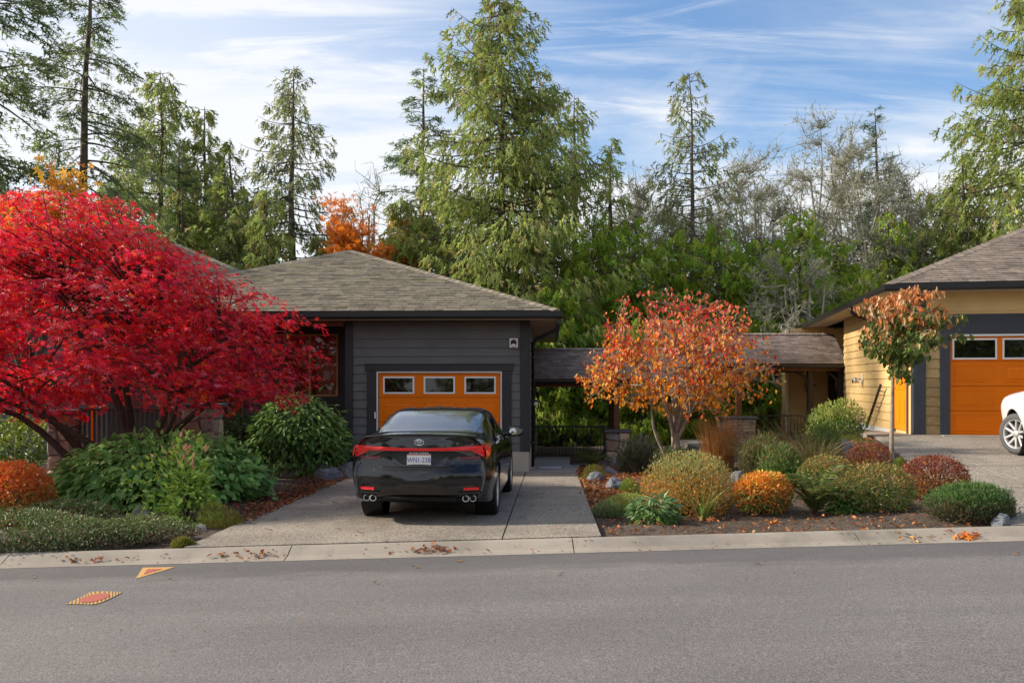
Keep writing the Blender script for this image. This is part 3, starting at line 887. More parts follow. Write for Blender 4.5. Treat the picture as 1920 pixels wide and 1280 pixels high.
# side wall: corner trim, orange side door, plinth, lamp
box('corner_post', -0.04, -0.006, -0.033, 0.21, -0.1, 3.03, 'trim_slate', hr)
box('door_frame', -0.045, 0.0, 0.42, 0.575, 0.0, 2.2, 'trim_slate', hr)
box('door_frame', -0.045, 0.0, 1.72, 1.80, 0.0, 2.2, 'trim_slate', hr)
box('door_frame', -0.045, 0.0, 0.42, 1.80, 2.203, 2.30, 'trim_slate', hr)
box('door_frame', -0.032, 0.0, 0.215, 0.418, 0.0, 3.0, 'siding_yellow', hr)
sdr = box('side_door', -0.03, -0.004, 0.58, 1.715, 0.06, 2.2, 'side_door_orange', hr)
for y0, y1 in ((0.74, 1.06), (1.22, 1.54)):
    for z0, z1 in ((0.2, 0.75), (0.95, 1.5), (1.65, 2.0)):
        box('panel', -0.040, -0.031, y0, y1, z0, z1, 'side_door_orange', sdr, 0.005)
MB().lathe([(0.0, -0.10), (0.025, -0.095), (0.03, -0.075), (0.015, -0.06), (0.015, -0.031)], 0, 14, (0, 1.63, 1.02)).build('handle', 'chrome', sdr, True)
box('plinth', -0.06, 0.0, 1.83, 8.2, -0.35, 0.016, 'white_frame', hr)
# recessed entry under the link roof
ew = box('entry_wall', -1.25, 2.8, 12.0, 12.2, -0.6, 3.0, 'siding_yellow', hr)
boards(ew, (-1.25, 12.0, 0), (1, 0, 0), (0, -1, 0), 4.0, -0.4, 3.0, 0.2, [(0.2, 0.75, 0.3, 1.95)], 'siding_yellow')
boards(ew, (-1.25, 14.6, 0), (0, -1, 0), (-1, 0, 0), 2.6, -0.4, 3.0, 0.2, [], 'siding_yellow')
box('entry_side', -1.24, -1.05, 12.2, 14.6, -0.6, 3.0, 'siding_yellow', hr)
ent = box('entry_door', 0.25, 0.95, 11.93, 11.972, -0.4, 1.9, 'wood_dark', hr)
box('pane', 0.35, 0.85, 11.918, 11.928, 0.9, 1.8, 'car_glass', ent)
box('door_frame', 0.12, 0.245, 11.92, 11.972, -0.4, 2.0, 'wood_dark', hr)
box('corner_post', -1.29, -1.20, 11.93, 11.972, -0.6, 3.0, 'white_frame', hr)
dp = MB(); dp.tube([(-0.72, 3.2, 3.0), (-0.70, 3.2, 2.86), (-0.55, 3.2, 2.76), (-0.12, 3.2, 2.62), (-0.07, 3.2, 2.5)], 0.04, 10)
dp.build('downpipe', 'gutter_dark', hr, True)

def lampobj(label, loc, rz):
    t = thing('wall_lamp', label, 'lamp', loc, rz)
    box('back_plate', -0.02, 0.0, -0.065, 0.065, -0.13, 0.13, 'white_frame', t, 0.006)
    MB().tube([(-0.02, 0, 0.0), (-0.10, 0, 0.02), (-0.16, 0, 0.0)], 0.014, 8).build('arm', 'white_frame', t, True)
    MB().lathe([(0.01, 0.02), (0.05, 0.01), (0.085, -0.05), (0.10, -0.13), (0.094, -0.13), (0.08, -0.05), (0.046, 0.0)], 2, 20, (-0.18, 0, 0.02)).build('glass_shade', 'lamp_glass', t, True)
    MB().lathe([(0.0, -0.10), (0.022, -0.09), (0.03, -0.06), (0.015, -0.02), (0.012, 0.02)], 2, 14, (-0.18, 0, 0.02)).build('bulb', 'white_frame', t, True)
    return t
def hrw(lx, ly_, lz):
    return (8.55 + lx * math.cos(A2) + ly_ * math.sin(A2), 19.0 - lx * math.sin(A2) + ly_ * math.cos(A2), ZR + lz)
lampobj('white wall lamp with glass shade on the sunny yellow side wall', hrw(-0.03, 5.35, 1.22), -A2)
lampobj('glass wall lamp in the shaded entry under the link roof', hrw(-0.35, 11.97, 1.05), -A2 + math.pi / 2)
# hand rail leaning along the side wall
hd = thing('handrail', 'dark sloping handrail fixed to the yellow side wall', 'handrail', hrw(-0.03, 0, 0), -A2)
p0, p1 = (-0.13, 2.55, 1.06), (-0.13, 4.15, -0.02)
MB().tube([p0, p1], 0.032, 10).build('rail', 'wood_dark', hd, True)
for t in (0.06, 0.42):
    y_, z_ = p0[1] + (p1[1] - p0[1]) * t, p0[2] + (p1[2] - p0[2]) * t
    MB().tube([(-0.13, y_, z_ - 0.02), (-0.12, y_, z_ - 0.08), (0.0, y_, z_ - 0.10)], 0.010, 8).build('bracket', 'black_metal', hd, True)

# ------------------------------------------------------------------ link roofs between the houses
def link_roof(label, x0, x1, ye, ze, yr, zr, seed, x1r=None, posts=(), brackets=True):
    t = thing('covered_walk', label, 'shelter', ((x0 + x1) / 2, ye, 0))
    ox, oy = (x0 + x1) / 2, ye
    a, b = x0 - ox, x1 - ox; br = (x1r or x1) - ox
    d = yr - ye
    r = MB().add([(a, 0, ze - .01), (b, 0, ze - .01), (br, d, zr - .01), (a, d, zr - .01), (br, 2 * d, ze - .01), (a, 2 * d, ze - .01),
                  (a, 0.02, ze - .06), (b, 0.02, ze - .06), (br, 2 * d, ze - .06), (a, 2 * d, ze - .06)],
                 [(0, 1, 2, 3), (3, 2, 4, 5), (0, 6, 7, 1), (6, 9, 8, 7), (0, 3, 5, 9, 6)]).build('roof', 'wood_brown', t)
    shingles_obj('shingles', [shingle_slope((a, 0, ze), (b, 0, ze), (a, d, zr), (br, d, zr), seed=seed, base=(0.21, 0.165, 0.14), expo=0.15),
                              shingle_slope((br, 2 * d, ze), (a, 2 * d, ze), (br, d, zr), (a, d, zr), seed=seed + 1, base=(0.21, 0.165, 0.14), expo=0.15)], r)
    shingles_obj('ridge_caps', [cap_row((a, d, zr), (br, d, zr), rnd(seed + 3), (0.24, 0.2, 0.165))], r)
    MB().prism([(0.0, ze - 0.13), (-0.08, ze - 0.12), (-0.10, ze - 0.07), (-0.10, ze - 0.012), (0, ze - 0.012)], 0, a, b).build('gutter', 'gutter_dark', t)
    box('beam', a, b - 0.1, 0.28, 0.42, ze - 0.22, ze - 0.062, 'wood_brown', t)
    box('beam', a, b - 0.1, 2 * d - 0.42, 2 * d - 0.28, ze - 0.22, ze - 0.062, 'wood_brown', t)
    for px_, py_, zb_, zt_ in posts:
        box('post', px_ - ox - 0.08, px_ - ox + 0.08, py_ - oy - 0.08, py_ - oy + 0.08, zb_, zt_, 'wood_brown' if zb_ > 0.3 else 'wood_dark', t, 0.006)
    return t, ox, oy
YE1 = 24.0
lr1, _, _ = link_roof('low shingled walkway roof joined to the grey house', 0.57, at(1300, YE1), YE1, 1.94, 25.8, 2.80, 211,
                posts=[(at(1156, 24.35), 24.35, 0.58, 1.72), (at(1146, 27.2), 27.2, -0.5, 1.72)])
YE2 = 27.0
lr2, ox2, oy2 = link_roof('higher shingled walkway roof joined to the yellow house', at(1325, YE2), 10.12, YE2, 2.42, 29.1, 3.42, 231, 10.45,
                posts=[(at(1519, 27.35), 27.35, -0.4, 2.2), (at(1385, 27.35), 27.35, 0.8, 2.2), (10.02, 27.35, -0.2, 2.2)])
for xb, sgn in ((at(1519, 27.35), -1), (10.02, -1)):
    MB().tube([(xb + sgn * 0.08 - ox2, 0.35, 1.55), (xb + sgn * 0.12 - ox2, 0.35, 1.75), (xb + sgn * 0.10 - ox2, 0.35, 1.95), (xb + sgn * 0.28 - ox2, 0.35, 2.1), (xb + sgn * 0.42 - ox2, 0.35, 2.19)], 0.05, 8).build('bracket', 'wood_dark', lr2, True)
tag_s(box('entry_slab', 5.6, 10.0, 27.2, 31.0, -0.6, -0.1, 'porch_concrete'), 'concrete floor under the higher walkway roof', 'floor')

# ------------------------------------------------------------------ pillars, railings, mat
def stone_pillar(label, x, y, w, d, z0, z1, seed, mode, capname='cap'):
    t = thing('stone_pillar', label, 'pillar', (x, y, z0))
    h = z1 - z0; R = rnd(seed)
    box('core', -w / 2 + 0.03, w / 2 - 0.03, -d / 2 + 0.03, d / 2 - 0.03, 0, h - 0.07, 'mortar', t)
    pal = [(0.40, 0.30, 0.215), (0.46, 0.37, 0.29), (0.34, 0.27, 0.22), (0.50, 0.40, 0.30), (0.36, 0.24, 0.17), (0.30, 0.28, 0.26)]
    def stone(cs, face):
        # cs: polygon (u,z) on a face of the pillar; swell outwards
        c = np.mean(cs, 0); m = MB(); m.color = tuple(np.array(pal[R.randint(len(pal))]) * (0.8 + 0.4 * R.rand()))
        dep = 0.02 + 0.025 * R.rand()
        n = len(cs)
        def P(u, zz, o):
            return {0: (u, -d / 2 + 0.03 - o, zz), 1: (w / 2 - 0.03 + o, u, zz), 2: (-w / 2 + 0.03 - o, u, zz)}[face]
        lo = [P(u, zz, -0.01) for u, zz in cs]
        mid = [P(c[0] + (u - c[0]) * 0.94, c[1] + (zz - c[1]) * 0.94, dep * 0.7) for u, zz in cs]
        hi = [P(c[0] + (u - c[0]) * 0.72, c[1] + (zz - c[1]) * 0.72, dep + 0.012 * R.rand()) for u, zz in cs]
        f = [tuple(range(2 * n, 3 * n))] + [(i, (i + 1) % n, n + (i + 1) % n, n + i) for i in range(n)] + [(n + i, n + (i + 1) % n, 2 * n + (i + 1) % n, 2 * n + i) for i in range(n)]
        m.add(lo + mid + hi, f).build('stone', 'stone', t, False, 0.0, True)
    for face, L in ((0, w), (1, d), (2, d)):
        if mode == 'ledge':
            z = 0.0
            while z < h - 0.12:
                hh = 0.075 + 0.05 * R.rand(); u = -L / 2
                while u < L / 2 - 0.02:
                    ww = min(0.18 + 0.30 * R.rand(), L / 2 - u)
                    if L / 2 - u - ww < 0.1: ww = L / 2 - u
                    stone(np.array([(u + .006, z + .006), (u + ww - .006, z + .006), (u + ww - .006, min(z + hh, h - .08) - .006), (u + .006, min(z + hh, h - .08) - .006)]), face)
                    u += ww
                z += hh
        else:
            nr, ncl = max(2, int(h / 0.24)), max(2, int(L / 0.22))
            U = np.linspace(-L / 2, L / 2, ncl + 1)[None, :].repeat(nr + 1, 0); Z = np.linspace(0, h - 0.075, nr + 1)[:, None].repeat(ncl + 1, 1)
            Z = Z.copy(); U = U.copy()
            U[:, 1:-1] += (R.rand(nr + 1, ncl - 1) - .5) * 0.16; Z[1:-1, :] += (R.rand(nr - 1, ncl + 1) - .5) * 0.15
            for i in range(nr):
                for j in range(ncl):
                    q_ = np.array([(U[i, j], Z[i, j]), (U[i, j + 1], Z[i, j + 1]), (U[i + 1, j + 1], Z[i + 1, j + 1]), (U[i + 1, j], Z[i + 1, j])])
                    pts = []
                    for k in range(4):       # chamfered corners read as rubble
                        a_, b_ = q_[k], q_[(k + 1) % 4]
                        pts += [a_ + (b_ - a_) * (0.10 + 0.15 * R.rand()), a_ + (b_ - a_) * (0.78 + 0.15 * R.rand())]
                    cc = np.mean(pts, 0); pts = [cc + (p - cc) * 0.96 for p in pts]
                    stone(np.array(pts), face)
    box(capname, -w / 2 - 0.06, w / 2 + 0.06, -d / 2 - 0.06, d / 2 + 0.06, h - 0.07, h, 'cap_stone', t, 0.012)
    return t
stone_pillar('rubble stone pillar carrying the timber post of the low walkway roof', at(1156, 24.35), 24.35, 0.62, 0.62, -0.45, 0.575, 5, 'rubble')
stone_pillar('ledge stone pillar beside the right-hand black railing', at(1380, 27.3), 27.3, 1.0, 0.7, -0.4, 0.82, 6, 'ledge')
stone_pillar('capped stone pillar under the right side of the red maple', at(381, 17.5), 17.5, 0.62, 0.62, -0.1, 1.42, 7, 'rubble')
stone_pillar('pale stone pillar behind the maple trunk near the left edge', at(124, 17.5), 17.5, 0.46, 0.6, -0.1, 1.3, 8, 'rubble')

def railing(label, a, b, zb0, zt0, zb1, zt1, mat, n, r=0.009, flat=False):
    a, b = Vector(a), Vector(b)
    t = thing('railing', label, 'railing', (a.x, a.y, 0)); d = b - a; L = d.length; u = d / L; w = Vector((-u.y, u.x, 0))
    def bar(z0a, z1a, z0b, z1b, th, nm):
        vs = []
        for p, z0, z1 in ((Vector((0, 0, 0)), z0a, z1a), (d, z0b, z1b)):
            for s, z in ((-1, z0), (1, z0), (1, z1), (-1, z1)):
                vs.append(p + w * (th * s) + Vector((0, 0, z)))
        MB().add(vs, [(0, 1, 2, 3), (7, 6, 5, 4), (0, 4, 5, 1), (1, 5, 6, 2), (2, 6, 7, 3), (3, 7, 4, 0)]).build(nm, mat, t)
    bar(zt0 - 0.045, zt0, zt1 - 0.045, zt1, 0.028, 'top_rail')
    bar(zb0 + 0.06, zb0 + 0.09, zb1 + 0.06, zb1 + 0.09, 0.018, 'bottom_rail')
    proto = None
    hh = zt0 - 0.045 - zb0 - 0.09
    for k in range(1, n):
        p = d * (k / n); z = zb0 + (zb1 - zb0) * k / n + 0.09
        if proto is None:
            proto = box('baluster', -r, r, -0.009, 0.009, 0, hh, mat, t)
            o = proto
        else:
            o = proto.copy(); link(o, t)
        o.location = (p.x, p.y, z); o.rotation_euler = (0, 0, math.atan2(u.y, u.x))
    for p, zb, zt in ((Vector((0, 0, 0)), zb0, zt0), (d, zb1, zt1)):
        o = box('post', -0.022, 0.022, -0.022, 0.022, zb - 0.2, zt + 0.01, mat, t); o.location = p
    return t
railing('black railing closing the walk beside the grey house', (at(1003, 24.6), 24.6, 0), (at(1133, 24.6), 24.6, 0), -0.2, 0.66, -0.2, 0.66, 'black_metal', 20)
railing('black railing right of the ledge stone pillar', (at(1413, 27.2), 27.2, 0), (at(1508, 27.2), 27.2, 0), -0.3, 0.87, -0.3, 0.87, 'black_metal', 15)
railing('short black railing turning towards the yellow entry', (at(1508, 27.25), 27.25, 0), (at(1513, 29.4), 29.4, 0), -0.3, 0.87, -0.3, 0.87, 'black_metal', 14)
railing('grey picket railing behind the maple trunks', (at(352, 17.55) - 0.04, 17.55, 0), (at(150, 17.55), 17.55, 0), 0.22, 1.33, 0.22, 1.33, 'rail_grey', 22, 0.022)
box_t = thing('porch_post', 'orange timber post at the porch seen left of the maple trunks', 'post', (at(174, 18.6), 18.6, 0.2))
box('shaft', -0.05, 0.05, -0.05, 0.05, 0, 2.9, 'door_orange', box_t, 0.006); box('base', -0.08, 0.08, -0.08, 0.08, 0, 0.15, 'door_orange', box_t, 0.006)
mt = thing('door_mat', 'grey door mat on the walk by the side door', 'mat', (0.86, 20.0, float(H(0.86, 20.0)) + 0.022), -A1)
box('pile', -0.27, 0.25, -0.22, 0.22, 0, 0.02, 'mat_grey', mt, 0.006); box('rim', -0.29, 0.27, -0.24, 0.24, 0, 0.008, 'black_plastic', mt)
# lantern beside the side door
ln = thing('lantern', 'small white lantern on the corner beside the walk', 'lamp', (at(1003, 20.9), 20.9, zat(756, 20.9)), 0)
MB().lathe([(0.0, 0.10), (0.03, 0.09), (0.075, 0.05), (0.08, 0.04), (0.0, 0.04)], 2, 16).build('cap', 'black_metal', ln, True)
MB().lathe([(0.05, 0.04), (0.058, 0.0), (0.05, -0.05), (0.0, -0.055)], 2, 16).build('glass', 'white_frame', ln, True)
MB().tube([(0, 0, 0.09), (-0.04, 0, 0.12), (-0.13, 0, 0.10)], 0.012, 8).build('arm', 'black_metal', ln, True)
# ------------------------------------------------------------------ vehicles
def pchip(x, xs_, ys_):
    """monotone cubic through (xs, ys); ys may be (n,k)"""
    xs_ = np.asarray(xs_, float); ys_ = np.asarray(ys_, float)
    if ys_.ndim == 1: ys_ = ys_[:, None]
    h = np.diff(xs_)[:, None]; d = np.diff(ys_, axis=0) / h
    m = np.zeros_like(ys_)
    s = d[:-1] * d[1:]
    w1 = 2 * h[1:] + h[:-1]; w2 = h[1:] + 2 * h[:-1]
    with np.errstate(divide='ignore', invalid='ignore'):
        hm = (w1 + w2) / (w1 / d[:-1] + w2 / d[1:])
    m[1:-1] = np.where(s > 0, hm, 0); m[0] = d[0]; m[-1] = d[-1]
    x = np.atleast_1d(np.asarray(x, float))
    i = np.clip(np.searchsorted(xs_, x) - 1, 0, len(xs_) - 2)
    hh = (xs_[i + 1] - xs_[i])[:, None]; t = ((x - xs_[i])[:, None]) / hh
    return ((2 * t**3 - 3 * t**2 + 1) * ys_[i] + (t**3 - 2 * t**2 + t) * hh * m[i] + (-2 * t**3 + 3 * t**2) * ys_[i + 1] + (t**3 - t**2) * hh * m[i + 1])
_CM = {}
def catmull(P, n):
    """smooth curve through the rows of P (k,2): n points"""
    P = np.asarray(P, float); k = len(P)
    if (k, n) not in _CM:
        t = np.linspace(0, k - 1 - 1e-6, n); i = t.astype(int); f = (t - i)[:, None]
        _CM[(k, n)] = (i, 0.5 * (-f + 2 * f**2 - f**3), 0.5 * (2 - 5 * f**2 + 3 * f**3), 0.5 * (f + 4 * f**2 - 3 * f**3), 0.5 * (-f**2 + f**3))
    i, c0, c1, c2, c3 = _CM[(k, n)]
    Q = np.vstack([2 * P[0] - P[1], P, 2 * P[-1] - P[-2]])
    return c0 * Q[i] + c1 * Q[i + 1] + c2 * Q[i + 2] + c3 * Q[i + 3]

class CarBody:
    """loft: table rows (s, zb, w1, z1, w2, z2, ws, zs, wb, zbelt, wu, zu, wr, zr, zt)"""
    NV = 57
    def __init__(s, tab): s.tab = np.array(tab, float); s.memo = {}
    def section(s, S):
        k = round(float(S), 5)
        if k not in s.memo: s.memo[k] = s._section(S)
        return s.memo[k]
    def _section(s, S):
        r = pchip([S], s.tab[:, 0], s.tab[:, 1:])[0]
        zb, w1, z1, w2, z2, ws, zs, wb, zbe, wu, zu, wr, zr, zt = r
        P = [(w1 * 0.80, zb), (w1 * 0.97, zb + 0.02), (w1, z1), (w2, z2), (ws, zs), (wb, zbe), (wu, zu), (wr, zr), (wr * 0.5, zt - (zt - zr) * 0.22), (0, zt)]
        return catmull(P, s.NV)
    def pt(s, S, v, off=0.0):
        """v: 0 bottom .. 9 roof centre (control index); right side x>0"""
        q_ = s.section(S); f = v / 9 * (s.NV - 1); i = int(min(f, s.NV - 2)); t = f - i
        return q_[i] * (1 - t) + q_[i + 1] * t
    def surf(s, S, v, side=1, off=0.0):
        a = s.pt(S, v); e = 0.02
        p = Vector((a[0] * side, S, a[1]))
        if not off: return p
        b = s.pt(S + e, v); v1, v0 = min(v + 0.08, 9), max(v - 0.08, 0)
        c1, c0 = s.pt(S, v1), s.pt(S, v0)
        du = Vector((b[0] - a[0], e, b[1] - a[1])); dv = Vector((c1[0] - c0[0], 0, c1[1] - c0[1]))
        n = dv.cross(du)
        if v >= 9: n = Vector((0, du.cross(Vector((1, 0, 0))).y, du.cross(Vector((1, 0, 0))).z)); n = -n if n.z < 0 else n
        n.normalize()
        if n.dot(Vector((a[0], 0, a[1] - 0.6))) < 0: n = -n
        n = Vector((n.x * side, n.y, n.z))
        return p + n * off
    def patch(s, f, nu, nv, off, name, mat, parent, smooth=True):
        """f(a,b)->(S, v, side)"""
        V = []; Q = []
        for i in range(nu + 1):
            for j in range(nv + 1):
                S, v, sd_ = f(i / nu, j / nv); V.append(s.surf(S, v, sd_, off))
        for i in range(nu):
            for j in range(nv):
                a = i * (nv + 1) + j; Q.append((a, a + 1, a + nv + 2, a + nv + 1))
        return MB().add(V, Q).build(name, mat, parent, smooth)
    def shell(s, stations, rear=None, front=None):
        """closed body mesh with shaped ends"""
        NV = s.NV; rings = []
        for S in stations:
            q_ = s.section(S)
            ring = [(x, S, z) for x, z in q_] + [(-x, S, z) for x, z in q_[::-1][1:]]
            rings.append(ring)
        n = len(rings[0]); V = []; Q = []
        def add_ring(r): V.extend(r); return len(V) - n
        ids = []
        pre = []; post = []
        for fn, lst, base in ((rear, pre, rings[0]), (front, post, rings[-1])):
            if fn is None: continue
            B = np.array(base); c = np.array([0, B[0, 1], 0.62])
            for r in (0.985, 0.96, 0.92, 0.84, 0.72, 0.55, 0.35, 0.15):
                P = c + (B - c) * r
                k = (1 - r); bl = 1 - min(1, (k / 0.12)) ** 0.7 if k < 0.12 else 0.0
                P[:, 1] = B[:, 1] * bl + np.array([fn(p[0], p[2]) for p in P]) * (1 - bl)
                lst.append([tuple(p) for p in P])
        seq = pre[::-1] + rings + post
        ids = [add_ring(r) for r in seq]
        for a, b in zip(ids[:-1], ids[1:]):
            Q += [(a + i, b + i, b + (i + 1) % n, a + (i + 1) % n) for i in range(n)]
        for last, fl in ((ids[0], False), (ids[-1], True)):
            ring = list(range(last, last + n)); Q.append(tuple(ring[::-1] if fl else ring))
        return V, Q
def cut(o, cutters):
    """boolean-cut wheel openings and keep the result as plain mesh"""
    for c in cutters:
        m = o.modifiers.new('arch', 'BOOLEAN'); m.object = c; m.operation = 'DIFFERENCE'; m.solver = 'EXACT'
    dg = bpy.context.evaluated_depsgraph_get(); dg.update()
    me = bpy.data.meshes.new_from_object(o.evaluated_get(dg))
    old = o.data; o.modifiers.clear(); o.data = me; bpy.data.meshes.remove(old)
    for c in cutters:
        d = c.data; bpy.data.objects.remove(c); bpy.data.meshes.remove(d)
    o.data.polygons.foreach_set('use_smooth', np.ones(len(o.data.polygons), bool))
    try: o.data.set_sharp_from_angle(angle=math.radians(38))
    except Exception: pass
def wheel(parent, x, y, r, wid, side, steer=0.0, spokes=5, tyre='tyre_rubber', rimr=0.70, rimmat='alloy'):
    e = bpy.data.objects.new('wheel', None); link(e, parent); e.location = (x, y, r); e.rotation_euler = (0, 0, steer)
    h = wid / 2; ri = r * rimr; s = side
    MB().lathe([(ri, -h * s * 0.9), (ri + 0.02, -h * s), (r * 0.93, -h * s), (r, -h * s * 0.7), (r, h * s * 0.7), (r * 0.93, h * s), (ri + 0.02, h * s), (ri, h * s * 0.9)], 0, 48).build('tyre', tyre, e, True)
    rim = MB().lathe([(ri, -h * s * 0.85), (ri * 0.96, -h * s * 0.5), (ri * 0.93, h * s * 0.3), (ri * 0.96, h * s * 0.8), (ri * 1.005, h * s * 0.92), (ri * 1.01, h * s * 0.86)], 0, 48)
    rim.build('rim', rimmat, e, True)
    MB().lathe([(0.0, h * s * 0.15), (ri * 0.94, h * s * 0.10)], 0, 32).build('brake_disc', 'black_plastic', e)
    sp = None
    for k in range(spokes):
        a = 2 * math.pi * k / spokes + 0.3
        if sp is None:
            m = MB()
            for t in (-1, 1):
                w0, w1 = 0.045, 0.03
                y0 = t * 0.028
                m.add([(h * s * 0.62, y0 - w0 * .5, 0.03), (h * s * 0.62, y0 + w0 * .5, 0.03), (h * s * 0.80, y0 * 2.3 + w1 * .5, ri * 0.965), (h * s * 0.80, y0 * 2.3 - w1 * .5, ri * 0.965),
                       (h * s * 0.35, y0 - w0 * .6, 0.03), (h * s * 0.35, y0 + w0 * .6, 0.03), (h * s * 0.45, y0 * 2.3 + w1 * .7, ri * 0.965), (h * s * 0.45, y0 * 2.3 - w1 * .7, ri * 0.965)],
                      [(0, 1, 2, 3), (0, 4, 5, 1), (1, 5, 6, 2), (3, 2, 6, 7), (0, 3, 7, 4)])
            sp = m.build('spoke', rimmat, e, False, 0.006); o = sp
        else:
            o = sp.copy(); link(o, e)
        o.rotation_euler = (a, 0, 0)
    MB().lathe([(0.0, h * s * 0.80), (0.05, h * s * 0.78), (0.062, h * s * 0.66), (0.062, h * s * 0.4)], 0, 20).build('hub_cap', rimmat, e, True)
    return e
def text(name, body, size, mat, parent, loc, rot, depth=0.001, sx=1.0):
    c = bpy.data.curves.new(name, 'FONT'); c.body = body; c.size = size; c.extrude = depth; c.align_x = 'CENTER'; c.align_y = 'CENTER'
    c.materials.append(MATS[mat]); c.resolution_u = 4
    tmp = bpy.data.objects.new('tmp', c); COL.objects.link(tmp)
    dg = bpy.context.evaluated_depsgraph_get(); dg.update()
    me = bpy.data.meshes.new_from_object(tmp.evaluated_get(dg))
    bpy.data.objects.remove(tmp); bpy.data.curves.remove(c)
    o = bpy.data.objects.new(name, me); link(o, parent); o.location = loc; o.rotation_euler = rot; o.scale = (sx, 1, 1)
    return o

# ---- black sedan
sedan = CarBody([
    # s,    zb,   w1,  z1,   w2,  z2,   ws,  zs,   wb,  zbe,  wu,  zu,   wr,  zr,   zt
    (0.10, 0.31, .770, .40, .825, .62, .815, .86, .775, .985, .700, 1.055, .55, 1.090, 1.105),
    (0.30, 0.26, .850, .40, .890, .62, .870, .88, .810, 1.010, .720, 1.070, .55, 1.100, 1.115),
    (0.62, 0.21, .880, .38, .915, .62, .892, .90, .825, 1.020, .715, 1.085, .56, 1.115, 1.130),
    (1.00, 0.19, .890, .38, .922, .62, .900, .92, .832, 1.025, .728, 1.125, .585, 1.215, 1.240),
    (1.40, 0.18, .890, .38, .920, .62, .900, .92, .838, 1.022, .735, 1.175, .600, 1.315, 1.350),
    (1.80, 0.17, .890, .38, .915, .62, .898, .91, .840, 1.015, .740, 1.205, .610, 1.380, 1.415),
    (2.30, 0.17, .890, .38, .912, .62, .895, .90, .840, 1.005, .745, 1.205, .615, 1.400, 1.435),
    (2.80, 0.17, .890, .38, .912, .62, .893, .89, .838, .995, .742, 1.185, .610, 1.370, 1.405),
    (3.20, 0.17, .890, .38, .912, .62, .892, .88, .834, .985, .740, 1.140, .615, 1.275, 1.310),
    (3.60, 0.18, .890, .38, .914, .62, .890, .87, .825, .965, .735, 1.030, .620, 1.090, 1.115),
    (3.95, 0.19, .885, .38, .914, .62, .885, .85, .810, .925, .705, .965, .520, .995, 1.010),
    (4.40, 0.20, .860, .38, .890, .60, .850, .78, .770, .850, .670, .885, .480, .910, .925),
    (4.75, 0.21, .780, .36, .810, .56, .760, .69, .690, .745, .600, .770, .430, .790, .800),
    (4.92, 0.24, .640, .36, .660, .52, .620, .62, .560, .660, .480, .680, .340, .690, .700),
])
_rz = [0.20, 0.30, 0.345, 0.42, 0.55, 0.640, 0.655, 0.70, 0.735, 0.75, 0.88, 0.905, 0.95, 1.00, 1.06, 1.10, 1.2]
_rs = [0.20, 0.13, 0.050, 0.015, 0.000, 0.004, 0.018, 0.050, 0.064, 0.084, 0.100, 0.085, 0.078, 0.100, 0.100, 0.085, 0.12]
def rear_s(x, z):
    return float(pchip([z], _rz, _rs)[0, 0]) + 0.16 * (abs(x) / 0.80) ** 3.2
car = thing('car', 'glossy black sedan parked on the driveway before the orange garage door', 'car')
stn = np.concatenate([np.linspace(0.12, 0.6, 9), np.linspace(0.7, 4.4, 48), np.linspace(4.45, 4.90, 8)])
V_, Q_ = sedan.shell(stn, rear_s, lambda x, z: 4.96 - 0.14 * (abs(x) / 0.6) ** 2)
body = MB().add(V_, Q_).build('body', 'paint_black', car, True)
RA, FA, RW = 1.11, 3.98, 0.335
cts = []
for y_ in (RA, FA):
    for s_ in (-1, 1):
        m = MB(); n = 40; pr = []
        m.lathe([(0.0001, s_ * 0.60), (0.375, s_ * 0.60), (0.375, s_ * 1.1), (0.0001, s_ * 1.1)][::s_], 0, n, (0, y_, RW + 0.005))
        cts.append(m.build('arch_cut', 'black_plastic'))
cut(body, cts)
for y_ in (RA, FA):
    for s_ in (-1, 1):
        wheel(car, s_ * 0.795, y_, RW, 0.225, s_, rimr=0.70)
        MB().lathe([(0.372, s_ * 0.62), (0.372, s_ * 0.885)], 0, 40, (0, y_, RW + 0.005)).build('arch_liner', 'black_plastic', car, True)
